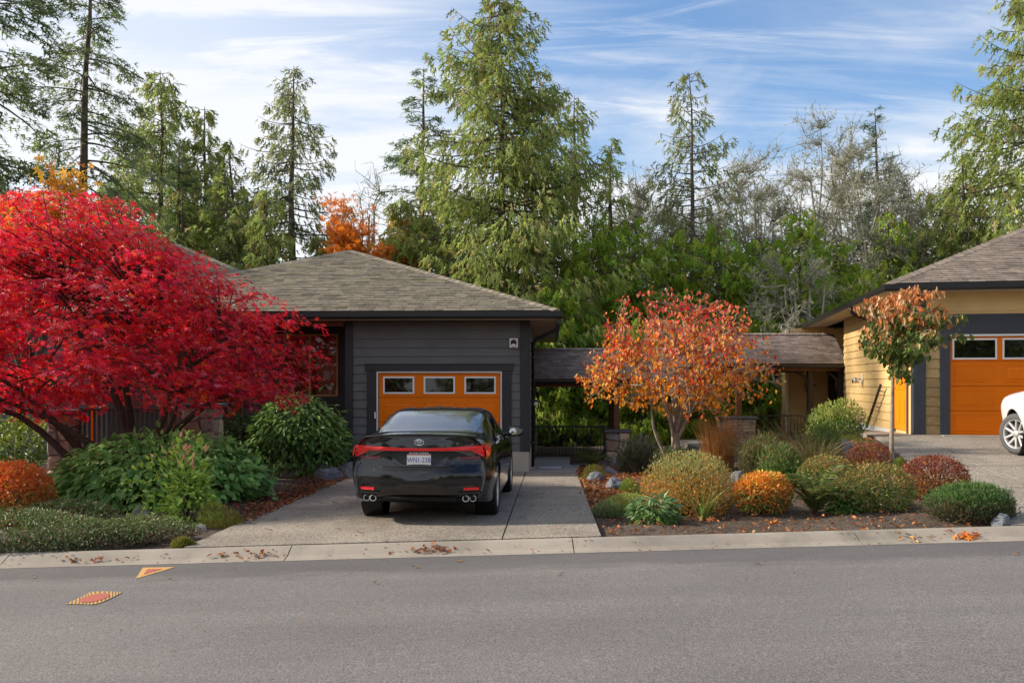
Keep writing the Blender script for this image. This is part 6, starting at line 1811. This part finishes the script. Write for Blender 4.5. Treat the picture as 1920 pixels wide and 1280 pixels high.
red = [(4, (0.17, 0.042, 0.036)), (3, (0.26, 0.075, 0.035)), (2, (0.11, 0.05, 0.04)), (1.5, (0.36, 0.13, 0.04))]
rel_ = [(4, (0.22, 0.085, 0.03)), (3, (0.33, 0.14, 0.035)), (2, (0.12, 0.10, 0.03))]
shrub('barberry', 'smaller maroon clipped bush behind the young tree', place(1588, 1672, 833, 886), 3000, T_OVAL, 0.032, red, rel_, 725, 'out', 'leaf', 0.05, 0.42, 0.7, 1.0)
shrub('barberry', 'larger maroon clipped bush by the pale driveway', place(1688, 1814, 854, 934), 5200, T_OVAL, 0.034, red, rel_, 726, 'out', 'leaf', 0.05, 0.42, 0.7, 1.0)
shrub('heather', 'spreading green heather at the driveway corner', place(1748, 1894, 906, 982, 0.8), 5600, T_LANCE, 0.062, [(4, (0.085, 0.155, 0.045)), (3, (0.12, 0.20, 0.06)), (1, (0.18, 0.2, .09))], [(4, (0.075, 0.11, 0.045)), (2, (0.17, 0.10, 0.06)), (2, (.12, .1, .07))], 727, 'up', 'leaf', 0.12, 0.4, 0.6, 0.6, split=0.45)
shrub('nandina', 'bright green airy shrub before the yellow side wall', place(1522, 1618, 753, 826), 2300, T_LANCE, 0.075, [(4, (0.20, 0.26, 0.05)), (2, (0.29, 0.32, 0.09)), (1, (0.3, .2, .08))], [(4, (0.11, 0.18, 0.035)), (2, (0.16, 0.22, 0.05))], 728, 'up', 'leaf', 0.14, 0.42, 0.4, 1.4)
shrub('juniper', 'dark green low shrub between bronze grass and grey boulder', place(1512, 1578, 800, 868), 1800, T_LANCE, 0.07, G1, G1, 729, 'up', 'leaf', 0.14, 0.35, 0.5, 0.9)
shrub('hellebore', 'low dark green hellebore near the kerb', place(1186, 1268, 933, 980), 420, T_OVAL, 0.12, [(4, (0.085, 0.15, 0.05)), (2, (0.13, 0.20, 0.08))], G1, 730, 'droop', 'leaf_glossy', 0.2, 0.3, 0.55, 0.8)
shrub('stonecrop', 'yellow-green creeping stonecrop at the driveway edge', place(1128, 1222, 926, 958, 0.7), 3300, T_OVAL, 0.026, [(4, (0.27, 0.31, 0.07)), (2, (0.34, 0.36, 0.11))], [(4, (0.16, 0.22, 0.06)), (1, (.1, .14, .05))], 731, 'up', 'leaf', 0.1, 0.2, 0.7, 1.0, stems=2, split=0.3)
shrub('thyme', 'grey-green creeping thyme left of the stonecrop', place(1112, 1162, 940, 966, 0.7), 1400, T_OVAL, 0.024, [(4, (0.17, 0.22, 0.09))], [(4, (0.11, 0.15, 0.06))], 732, 'up', 'leaf', 0.1, 0.2, 0.7, stems=2)
for i, (a, b, tp, bs, lb) in enumerate([(1160, 1198, 903, 920, 'small vivid moss cushion above the stonecrop'), (1172, 1212, 916, 934, 'dull moss cushion just behind the stonecrop'), (1566, 1650, 820, 846, 'bright moss carpet above the blue-grey boulder'),
                                      (1672, 1700, 858, 884, 'moss patch right of the young tree foot'), (372, 462, 950, 988, 'olive moss cushion right of the pieris'), (322, 362, 1008, 1026, 'little moss tuft at the kerb by the driveway'), (1092, 1140, 872, 900, 'brownish moss at the walk edge by the stones')]):
    mc = [(4, (0.13, 0.19, 0.02)), (2, (0.19, 0.24, 0.03))] if i in (0, 2, 3) else [(4, (0.13, 0.14, 0.02)), (2, (0.19, 0.18, 0.03)), (1, (.1, .07, .03))]
    shrub('moss', lb, place(a, b, tp, bs, 0.7), 2600, T_NEEDLE, 0.035, mc, mc, 740 + i, 'up', 'leaf', 0.2, 0.1, 0.75, 1.6, stems=1, cat='moss')
shrub('seedling', 'pale dry shrubby clump at the far end of the bed', place(1405, 1470, 850, 888), 700, T_LANCE, 0.06, [(3, (0.16, 0.11, 0.06)), (2, (0.09, 0.13, 0.04))], [(3, (0.12, 0.08, 0.05))], 749, 'up', 'leaf', 0.2, 0.3, 0.3)

shrub('heather', 'dark bronze heather filling the bed right of the tan grass', place(1385, 1462, 826, 894), 2600, T_LANCE, 0.075, [(3, (0.15, 0.15, 0.05)), (2, (0.20, 0.13, 0.06)), (2, (0.10, 0.16, 0.04))], [(3, (0.09, 0.10, 0.035)), (1, (0.16, 0.09, 0.05))], 733, 'up', 'leaf', 0.25, 0.35, 0.45, 0.8)
shrub('juniper', 'feathery dark juniper behind the glowing spirea', place(1438, 1512, 842, 912), 2600, T_LANCE, 0.08, [(3, (0.11, 0.17, 0.045)), (2, (0.17, 0.20, 0.06)), (1, (0.20, 0.14, 0.06))], G1, 734, 'up', 'leaf', 0.25, 0.35, 0.45, 0.8)
shrub('lavender', 'grey-green low bush behind the olive spirea at its left', place(1226, 1300, 838, 892), 1500, T_LANCE, 0.09, [(4, (0.15, 0.17, 0.09)), (2, (0.11, 0.14, 0.05))], [(4, (0.08, 0.095, 0.045))], 735, 'up', 'leaf', 0.2, 0.3, 0.4, 0.7)
shrub('bergenia', 'leafy green clump between the two clipped azaleas and the kerb', place(1556, 1612, 915, 960), 500, T_OVAL, 0.07, [(3, (0.14, 0.20, 0.05)), (1, (0.30, 0.16, 0.05))], G1, 736, 'droop', 'leaf', 0.25, 0.3, 0.4, 0.9)

def blades(name, label, spot, n, h0, h1, wid, lean, pal, seed, cat='grass', base_r=0.25, curve=0.6, mat='leaf', bias=(0, 0)):
    """arching grass blades: each a narrow bent strip"""
    R = rnd(seed); x, y, z, rx, ry, h = spot
    t = thing(name, label, cat, (x, y, z))
    a = R.rand(n) * 2 * np.pi; rr = np.sqrt(R.rand(n)) * base_r
    B = np.stack([rr * np.cos(a) * rx / max(rx, ry), rr * np.sin(a) * ry / max(rx, ry), np.zeros(n) - .02], -1)
    L = h0 + (h1 - h0) * R.rand(n); d = np.stack([np.cos(a), np.sin(a)], -1) + R.randn(n, 2) * .5 + np.array(bias)
    d = norm(d); ln = lean * (0.3 + R.rand(n))
    K = 5; s = np.linspace(0, 1, K)
    hor = ln[:, None] * (s[None] * .5 + curve * s[None] ** 2); ver = s[None] - 0.35 * curve * ln[:, None] * s[None] ** 3
    P = B[:, None] + np.stack([d[:, 0:1] * hor, d[:, 1:2] * hor, ver], -1) * L[:, None, None]
    sd = np.stack([-d[:, 1], d[:, 0], np.zeros(n)], -1); sd = norm(sd + R.randn(n, 3) * .6)
    w = wid * (1 - s[None] ** 2 * .92) * (0.7 + .6 * R.rand(n, 1))
    V = np.stack([P - sd[:, None] * w[..., None], P + sd[:, None] * w[..., None]], 2).reshape(n, K * 2, 3)
    q_ = np.array([(2 * i, 2 * i + 1, 2 * i + 3, 2 * i + 2) for i in range(K - 1)])
    Fc = (q_[None] + (np.arange(n) * K * 2)[:, None, None]).reshape(-1, 4)
    o = raw_mesh('blades', V.reshape(-1, 3), Fc.ravel(), np.arange(0, Fc.size, 4), mat, t, False, np.repeat(pick(R, pal, n), K * 2, 0)); o['kind'] = 'stuff'
    m = MB().lathe([(0.0, 0.04), (base_r * .5, 0.03), (base_r * .8, -.03)], 2, 10); m.build('crown_base', 'stem_brown', t, True)
    return t
blades('feather_grass', 'upright tan-orange ornamental grass right of the orange tree stem', place(1310, 1385, 785, 886), 620, 0.75, 1.15, 0.005, 0.22, [(4, (0.46, 0.21, 0.06)), (3, (0.52, 0.28, 0.10)), (2, (0.34, 0.14, 0.05))], 760, base_r=0.26)
bz = [(3, (0.15, 0.13, 0.05)), (3, (0.22, 0.14, 0.065)), (2, (0.12, 0.17, 0.04)), (1, (0.30, 0.20, .10))]
for i, (a, b, tp, bs, n, lb) in enumerate([(1392, 1470, 800, 885, 330, 'dark bronze sedge right of the tan grass'), (1455, 1535, 776, 874, 420, 'tall arching bronze sedge in front of the black railing'), (1490, 1560, 800, 890, 330, 'arching sedge leaning left behind the clipped azalea'),
                                         (1500, 1560, 752, 820, 260, 'feathery brown sedge left of the airy green shrub')]):
    sp = place(a, b, tp, bs); blades('sedge', lb, sp, n, sp[5] * .6, sp[5] * 1.1, 0.007, 0.68, bz, 770 + i, base_r=0.22, curve=0.9, bias=(-.5, -.2))
blades('iris', 'fresh green sword leaves standing before the olive spirea', place(1288, 1348, 893, 972), 46, 0.28, 0.58, 0.014, 0.55, [(3, (0.24, 0.31, 0.06)), (2, (0.17, 0.25, 0.05)), (1, (0.45, .3, .15))], 780, 'plant', base_r=0.08)

def fern(label, px, base, r, nf, seed, pal, lift=0.9):
    R = rnd(seed); x, y, z = ground(px, base); z = float(soilz(x, y)); t = thing('fern', label, 'fern', (x, y, z))
    POS = []; FW = []; NR = []; SZ = []; segs = []
    for k in range(nf):
        a = 2 * math.pi * k / nf + R.rand() * .5; L = r * (.7 + .5 * R.rand()); d = np.array((math.cos(a), math.sin(a), 0)); li = lift * (.6 + .7 * R.rand())
        s = np.linspace(0, 1, 22); P = d[None] * (s * .45 + .40 * s ** 2)[:, None] * L + np.stack([0 * s, 0 * s, li * (s - .62 * s ** 2.2)], -1) * L
        segs += path_segs(P[::3], np.linspace(.006, .002, 8))
        tg = norm(np.gradient(P, axis=0)); sd = norm(np.cross(tg, (0, 0, 1.0)))
        for q_ in (-1, 1):
            POS.append(P[2:]); FW.append(sd[2:] * q_ + tg[2:] * .35 + R.randn(20, 3) * .08); NR.append(np.cross(sd, tg)[2:] + R.randn(20, 3) * .2); SZ.append(L * .20 * np.sin(np.pi * (.12 + .86 * s[2:])) ** .8 + .01)
    POS = np.concatenate(POS); n = len(POS)
    scatter('fronds', POS, np.concatenate(FW), np.concatenate(NR), np.concatenate(SZ), pick(R, pal, n), T_LANCE, 'leaf', t, 0.75)
    tubes('stalks', segs, 'stem_brown', t, 3)['kind'] = 'stuff'
    return t
FG = [(4, (0.12, 0.17, 0.035)), (2, (0.18, 0.22, 0.05)), (1, (0.2, 0.13, .05))]
fern('sword fern in front of the clipped azaleas', 1528, 958, 0.62, 26, 790, FG, 1.75)
fern('sword fern by the walk below the rubble stone pillar', 1112, 874, 0.55, 13, 791, FG, 1.1)
fern('fern at the foot of the black railing', 1092, 862, 0.5, 9, 792, FG, 1.4)
fern('fern below the arching sedges', 1440, 890, 0.5, 14, 793, FG, 0.9)

# ------------------------------------------------------------------ rocks
_RK = {}
def rock(label, pxa, pxb, top, base, mat, seed, squash=None):
    R = rnd(seed); x, y, z, rx, ry, h = place(pxa, pxb, top, base, 0.75)
    import bmesh
    bm = bmesh.new(); bmesh.ops.create_icosphere(bm, subdivisions=4, radius=1.0)
    C = norm(R.randn(14, 3)); dd = 0.62 + 0.36 * R.rand(14)
    for v in bm.verts:
        p = np.array(v.co); p = p / np.linalg.norm(p)
        s = min(1.0, min(float(d / max(1e-3, p @ c)) if p @ c > 0 else 9 for c, d in zip(C, dd)))
        s *= 1 + 0.05 * math.sin(9 * p[0] + seed) * math.sin(7 * p[1]) + 0.03 * math.sin(21 * p[2] + 5 * p[0])
        v.co = (p[0] * s * rx * 1.15, p[1] * s * ry * 1.1, p[2] * s * h * 1.15)
    me = bpy.data.meshes.new('rock'); bm.to_mesh(me); bm.free()
    me.polygons.foreach_set('use_smooth', np.ones(len(me.polygons), bool)); me.set_sharp_from_angle(angle=math.radians(28))
    me.materials.append(MATS[mat]); o = bpy.data.objects.new('rock', me); link(o); o.location = (x, y, z); tag(o, label, 'rock')
rock('blue-grey boulder with ribbed side above the clipped azalea', 1545, 1606, 828, 862, 'rock_blue', 801)
rock('flat blue-grey stone among fallen leaves by the walk', 1134, 1172, 894, 913, 'rock_blue', 802)
rock('rounded stone behind the flat one near the walk', 1126, 1160, 875, 892, 'rock_blue', 803)
rock('stone at the very edge of the walk', 1101, 1133, 886, 902, 'rock_blue', 804)
rock('stone at the foot of the rubble pillar', 1138, 1164, 860, 874, 'rock_grey', 805)
rock('dark flat stone at the driveway corner under the heather', 1858, 1898, 966, 986, 'rock_blue', 806)
rock('grey boulder beside the garage plinth', 628, 674, 868, 896, 'rock_grey', 807)
rock('dark boulder under the tall rhododendron', 590, 640, 876, 900, 'rock_blue', 808)
rock('brown stone behind the cotoneaster', 240, 287, 948, 968, 'rock_grey', 809)
rock('small white stone at the moss near the driveway', 366, 386, 980, 992, 'plinth_concrete', 810)
rock('little pale stone at the cotoneaster tip', 340, 354, 980, 990, 'rock_grey', 811)
rock('grey stone behind the glowing spirea', 1365, 1400, 885, 905, 'rock_grey', 812)
rock('pale stone under the glowing spirea on its left', 1352, 1380, 935, 952, 'rock_grey', 813)
rock('grey stone under the sedges', 1392, 1425, 868, 890, 'rock_grey', 814)

# ------------------------------------------------------------------ fallen leaves, mulch
LP = [(4, (0.40, 0.13, 0.035)), (3, (0.48, 0.19, 0.06)), (2, (0.30, 0.09, 0.03)), (2, (0.42, 0.25, 0.12)), (1, (0.22, 0.08, .04))]
def litter(label, X, Y, Z, size, pal, seed, tm=T_CURL, tilt=0.45, name='leaf_litter'):
    R = rnd(seed); n = len(X)
    o = scatter(name, np.stack([X, Y, Z], -1), np.stack([R.randn(n), R.randn(n), R.randn(n) * tilt * .6], -1), np.stack([R.randn(n) * tilt, R.randn(n) * tilt, np.ones(n)], -1), size * (.6 + .8 * R.rand(n)), pick(R, pal, n), tm, 'litter', None, 1.3)
    tag(o, label, 'leaves', kind='stuff'); return o
R = rnd(900)
n = 1900; Y = 11.6 + 6.9 * R.rand(n) ** .85; X = -3.61 + (Y - KY1) / 9.13 * .31 + 0.12 - np.abs(R.randn(n)) * .42
litter('brown fallen leaves along the left edge of the driveway', X, Y, np.where(X > DL(Y), H(X, Y) + .03, soilz(X, Y) + .02 + .02 * R.rand(n)), 0.062, [(3, (0.26, 0.09, 0.035)), (2, (0.34, 0.15, .06)), (2, (.20, .08, .04)), (1, (.30, .04, .03))], 901)
n = 3600; Y = 12.4 + 8.2 * R.rand(n); X = DR(Y) + 0.02 + 1.75 * R.rand(n) ** 1.1
litter('orange fallen leaves carpeting the bed beside the walk', X, Y, soilz(X, Y) + .012 + .035 * R.rand(n), 0.066, LP, 902)
n = 700; X = 1.1 + 4.6 * R.rand(n); Y = 10.0 + 5.5 * R.rand(n) ** 1.3
litter('scattered fallen leaves on the mulch of the right bed', X, Y, soilz(X, Y) + .02 + .02 * R.rand(n), 0.055, LP, 903)
n = 420; X = 6.6 + 1.6 * R.rand(n); Y = 17 + 5 * R.rand(n); X = np.minimum(X, 5.5 + (Y - 9.85) * .22 - .05)
litter('rusty leaves around the boulder by the pale driveway', X, Y, soilz(X, Y) + .03, 0.06, [(3, (0.36, 0.07, 0.03)), (2, (.42, .18, .08))], 904)
n = 9000; X = np.where(R.rand(n) < .7, 1.05 + 4.9 * R.rand(n), -6.2 + 2.6 * R.rand(n)); Y = 9.9 + 3.2 * R.rand(n) ** 1.2
X = np.where((X > DL(Y) - .02) & (X < DR(Y) + .03), X + 3.0 * (X > 0), X); k_ = (X < DL(Y) - .02) | (X > DR(Y) + .03)
X, Y = X[k_], Y[k_]
litter('brown bark mulch chips over the bed soil', X, Y, soilz(X, Y) + .006 + .012 * R.rand(len(X)), 0.026, [(3, (0.13, 0.085, 0.055)), (2, (0.20, 0.14, 0.09)), (2, (0.07, 0.045, 0.03)), (1, (.30, .25, .19))], 905, T_LANCE, 0.6, 'bark_mulch')
n = 150; Y = 10.0 + 8.5 * R.rand(n); X = DL(Y) + .1 + (DR(Y) - DL(Y) - .2) * R.rand(n) ** 1.6
litter('tiny leaf scraps strewn over the driveway', X, Y, H(X, Y) + .026, 0.024, LP, 906, T_CURL, 0.3, 'leaf_scraps')
n = 110; X = -6.5 + 13 * R.rand(n); Y = KY0 + .02 + .3 * R.rand(n) ** 1.4
litter('tiny leaf scraps lying along the kerb', X, Y, np.interp(Y, [p for p, z in prof[1:7]], [z for p, z in prof[1:7]]) + zroad(X) + .006, 0.026, LP, 907, T_CURL, 0.3, 'leaf_scraps')
n = 90; X = -6 + 12 * R.rand(n); Y = 5.6 + 3.8 * R.rand(n) ** .5
litter('tiny leaf scraps and grit on the road', X, Y, zroad(X) + .012 * (KY0 - Y) + .005, 0.018, LP, 908, T_CURL, 0.3, 'leaf_scraps')
# little drifts of leaves lying in the kerb channel
def kerbz(x, y):
    ys_ = [p for p, z in prof[1:7]]; zs_ = [z for p, z in prof[1:7]]
    return np.interp(y, ys_, zs_) + zroad(x)
for i, (px, py, w, n, lb, pl_) in enumerate([(462, 1043, .17, 34, 'drift of brown leaves in the kerb left of the kerb joint', LP), (806, 1042, .17, 40, 'drift of rust leaves in the kerb below the black sedan', LP), (180, 1046, .22, 22, 'drift of curled brown leaves in the kerb near the left', LP),
                                           (1816, 1004, .10, 26, 'small bright orange leaf drift on the kerb at the right', [(3, (.62, .2, .02)), (2, (.55, .13, .02))]), (1716, 1011, .09, 12, 'pale leaf drift in the kerb left of the bright orange one', [(3, (.5, .28, .1))]), (1326, 971, .09, 16, 'orange leaf heap on the mulch below the sword leaves', LP), (1440, 974, .13, 18, 'orange leaf heap under the glowing spirea', [(3, (.6, .2, .03)), (2, (.5, .25, .05))])]):
    Yk = 9.62 if py > 1000 else ground(px, py)[1]
    r2 = rnd(910 + i); X = at(px, Yk) + r2.randn(n) * w; Y = Yk + r2.randn(n) * .045
    Z = (kerbz(X, Y) if py > 1000 else soilz(X, Y)) + .012 + .018 * r2.rand(n)
    litter(lb, X, Y, Z, 0.052, pl_, 920 + i, T_MAPLE if i in (3, 5) else T_CURL, 0.8)
# single leaves one can pick out
def one_leaf(px, py, size, col, label, seed, where):
    R = rnd(seed)
    if where == 'drive': x, y, z = ground(px, py); z += .03
    elif where == 'kerb': y = KY0 + .4 * (1054 - 14 * (px / 960 - 1) * 2 - py) / 30 ; y = min(max(y, KY0 + .03), KY1 - .03); x = at(px, y); z = float(kerbz(x, y)) + .012
    else:
        y = 8.0
        for _ in range(20): x = at(px, y); y = F * (CAMZ - float(zroad(x)) - .012 * (KY0 - y)) / (py - HOR)
        x = at(px, y); z = float(zroad(x)) + .012 * (KY0 - y) + .012
    t = thing('fallen_leaf', label, 'leaf', (x, y, z), R.rand() * 6.28, 'single fallen leaves')
    TV, TF = T_MAPLE
    V = TV.copy(); V[:, 2] += .10 * V[:, 0] ** 2 + .06 * V[:, 1]
    raw_mesh('blade', V * size * .5, np.array(TF).ravel(), np.arange(0, len(TF) * 3, 3), MATS['litter'], t, False, np.repeat([col], len(V), 0))
    MB().tube([(0, 0, 0), (.02 * size, -.3 * size, .01), (0, -.55 * size, .015)], .0025, 5).build('stalk', 'stem_brown', t)
for i, (px, py, s, c, lb, wh) in enumerate([
    (725, 1018, .10, (.30, .12, .04), 'single brown leaf at the driveway front edge below the left rear wheel', 'drive'), (677, 1003, .09, (.34, .15, .05), 'single tan leaf on the driveway left of the sedan wheel line', 'drive'), (505, 997, .10, (.40, .12, .05), 'single reddish leaf on the left part of the driveway', 'drive'), (628, 945, .10, (.32, .05, .04), 'single dark red leaf on the driveway beside the sedan', 'drive'), (635, 995, .09, (.42, .2, .08), 'single pale leaf in the middle of the left driveway slab', 'drive'),
    (860, 1052, .13, (.42, .2, .06), 'single curled brown leaf on the asphalt just below the kerb', 'road'), (779, 1064, .08, (.50, .30, .10), 'single yellow leaf on the asphalt below the leaf drift', 'road'), (706, 1094, .08, (.45, .33, .14), 'single pale yellow leaf farthest out on the road', 'road'), (1048, 1078, .09, (.45, .3, .16), 'single beige leaf on the road right of the sedan', 'road'), (1420, 1058, .08, (.12, .06, .04), 'single dark leaf on the dark gutter strip', 'road'), (324, 1088, .07, (.45, .3, .15), 'single pale leaf near the striped triangle', 'road'), (62, 1083, .08, (.5, .4, .2), 'single pale twig-like leaf on the road at the left', 'road'), (1905, 1040, .09, (.55, .25, .08), 'single orange leaf on the road at the right edge', 'road'),
    (1141, 1001, .12, (.58, .2, .04), 'single orange leaf at the right front corner of the driveway', 'drive'), (1825, 833, .11, (.52, .13, .04), 'single orange leaf on the pale driveway before the garage', 'drive'), (1878, 839, .10, (.16, .10, .05), 'single dark leaf on the pale driveway by the white car wheel', 'drive')]):
    one_leaf(px, py, s, c, lb, 940 + i, wh)

# ------------------------------------------------------------------ painted marks on the road
def rp(px, py):
    y = 8.0
    for _ in range(30):
        x = at(px, y); y = F * (CAMZ - float(zroad(x)) - .012 * (KY0 - y)) / (py - HOR)
    x = at(px, y); return np.array((x, y, float(zroad(x)) + .012 * (KY0 - y)))
def flat(name, pts, mat, parent, lift):
    P = [(p[0], p[1], float(zroad(p[0])) + .012 * (KY0 - p[1]) + lift) for p in pts]
    return MB().add(P, [tuple(range(len(P)))]).build(name, mat, parent)
rm_ = thing('road_marking', 'eye-shaped yellow striped patch with red centre painted on the asphalt', 'marking')
L_, R__, T__, B__ = rp(123, 1133), rp(229, 1111), rp(172, 1110), rp(178, 1133)
top = catmull(np.array([L_, (L_ + T__) / 2 + (0, .03, 0), T__, (T__ + R__) / 2 + (0.02, .02, 0), R__])[:, :2], 17); bot = catmull(np.array([L_, (L_ + B__) / 2 + (0, .0, 0), B__, (B__ + R__) / 2 - (-.02, .02, 0), R__])[:, :2], 17)
flat('ground_coat', list(top) + list(bot[::-1][1:-1]), 'paint_olive', rm_, .004)
for k in range(0, 16):
    a, b = k / 16, (k + .55) / 16
    def ip(c, t): return c[int(min(t * 16, 15))] + (c[int(min(t * 16, 15)) + 1] - c[int(min(t * 16, 15))]) * (t * 16 - int(min(t * 16, 15)))
    flat('stripe', [ip(bot, a), ip(bot, b), ip(top, b), ip(top, a)], 'paint_yellow', rm_, .0065)
cc = (L_ + R__) / 2; e1 = (R__ - L_)[:2] * .27; e2 = (T__ - B__)[:2] * .27
flat('centre', [cc[:2] + e1 * math.cos(t) + e2 * math.sin(t) for t in np.linspace(0, 2 * math.pi, 25)[:-1]], 'paint_red', rm_, .009)
rm2 = thing('road_marking', 'orange-yellow triangular patch painted on the asphalt by the kerb', 'marking')
a, b, c = rp(254, 1085)[:2], rp(268, 1064)[:2], rp(328, 1063)[:2]
flat('ground_coat', [a, c, b], 'paint_yellow', rm2, .004)
m_ = (a + b + c) / 3
flat('centre', [m_ + (q_ - m_) * .5 for q_ in (a, c, b)], 'paint_red', rm2, .0065)

# slim garden stake with a seed head in front of the yellow wall
x, y, z = ground(1613, 822)
gs = thing('garden_stake', 'thin grey garden stake right of the airy green shrub', 'stake', (x, y, z))
MB().tube([(0, 0, -.1), (0.01, 0, .2), (0, 0, .42)], .011, 8).build('rod', 'rail_grey', gs, True)
R = rnd(990); n = 60
scatter('seed_head', np.stack([R.randn(n) * .05, R.randn(n) * .05, .46 + R.randn(n) * .06], -1), R.randn(n, 3), R.randn(n, 3), .05, pick(R, [(3, (.34, .26, .14)), (1, (.5, .35, .2))], n), T_OVAL, 'leaf', gs)

# conifers on the near side of the road, behind the photographer: they are what the panes and the black paint mirror
src = [o for o in bpy.data.objects if o.type == 'EMPTY' and o.name.startswith(('cedar_tree', 'fir_tree')) and len(o.children) == 3]
src = sorted(src, key=lambda o: o.name)
for i, (x, y, k, sc) in enumerate([(-17, -15, 0, .8), (-11, -19, 8, .9), (-5.5, -16, 3, .8), (0.5, -20, 9, .9), (6, -15, 2, .8), (11, -20, 5, .9), (17, -16, 6, .8), (-23, -20, 7, .9), (24, -19, 4, .8), (-14, -24, 2, .9), (-8, -25, 5, .9), (-2.5, -24, 6, .9), (3.5, -25, 7, .9), (9, -25, 3, .9), (14.5, -24, 4, .9), (20.5, -25, 0, .9), (29, -22, 8, .9)]):
    c = copy_tree(src[k]); c.location = (x, y, -3.6); c.rotation_euler = (0, 0, 1.3 * i); c.scale = (sc, sc, sc * .75)
    c['label'] = 'conifer across the road behind the viewer, seen only as dark reflection'; c['group'] = 'conifers across the road'
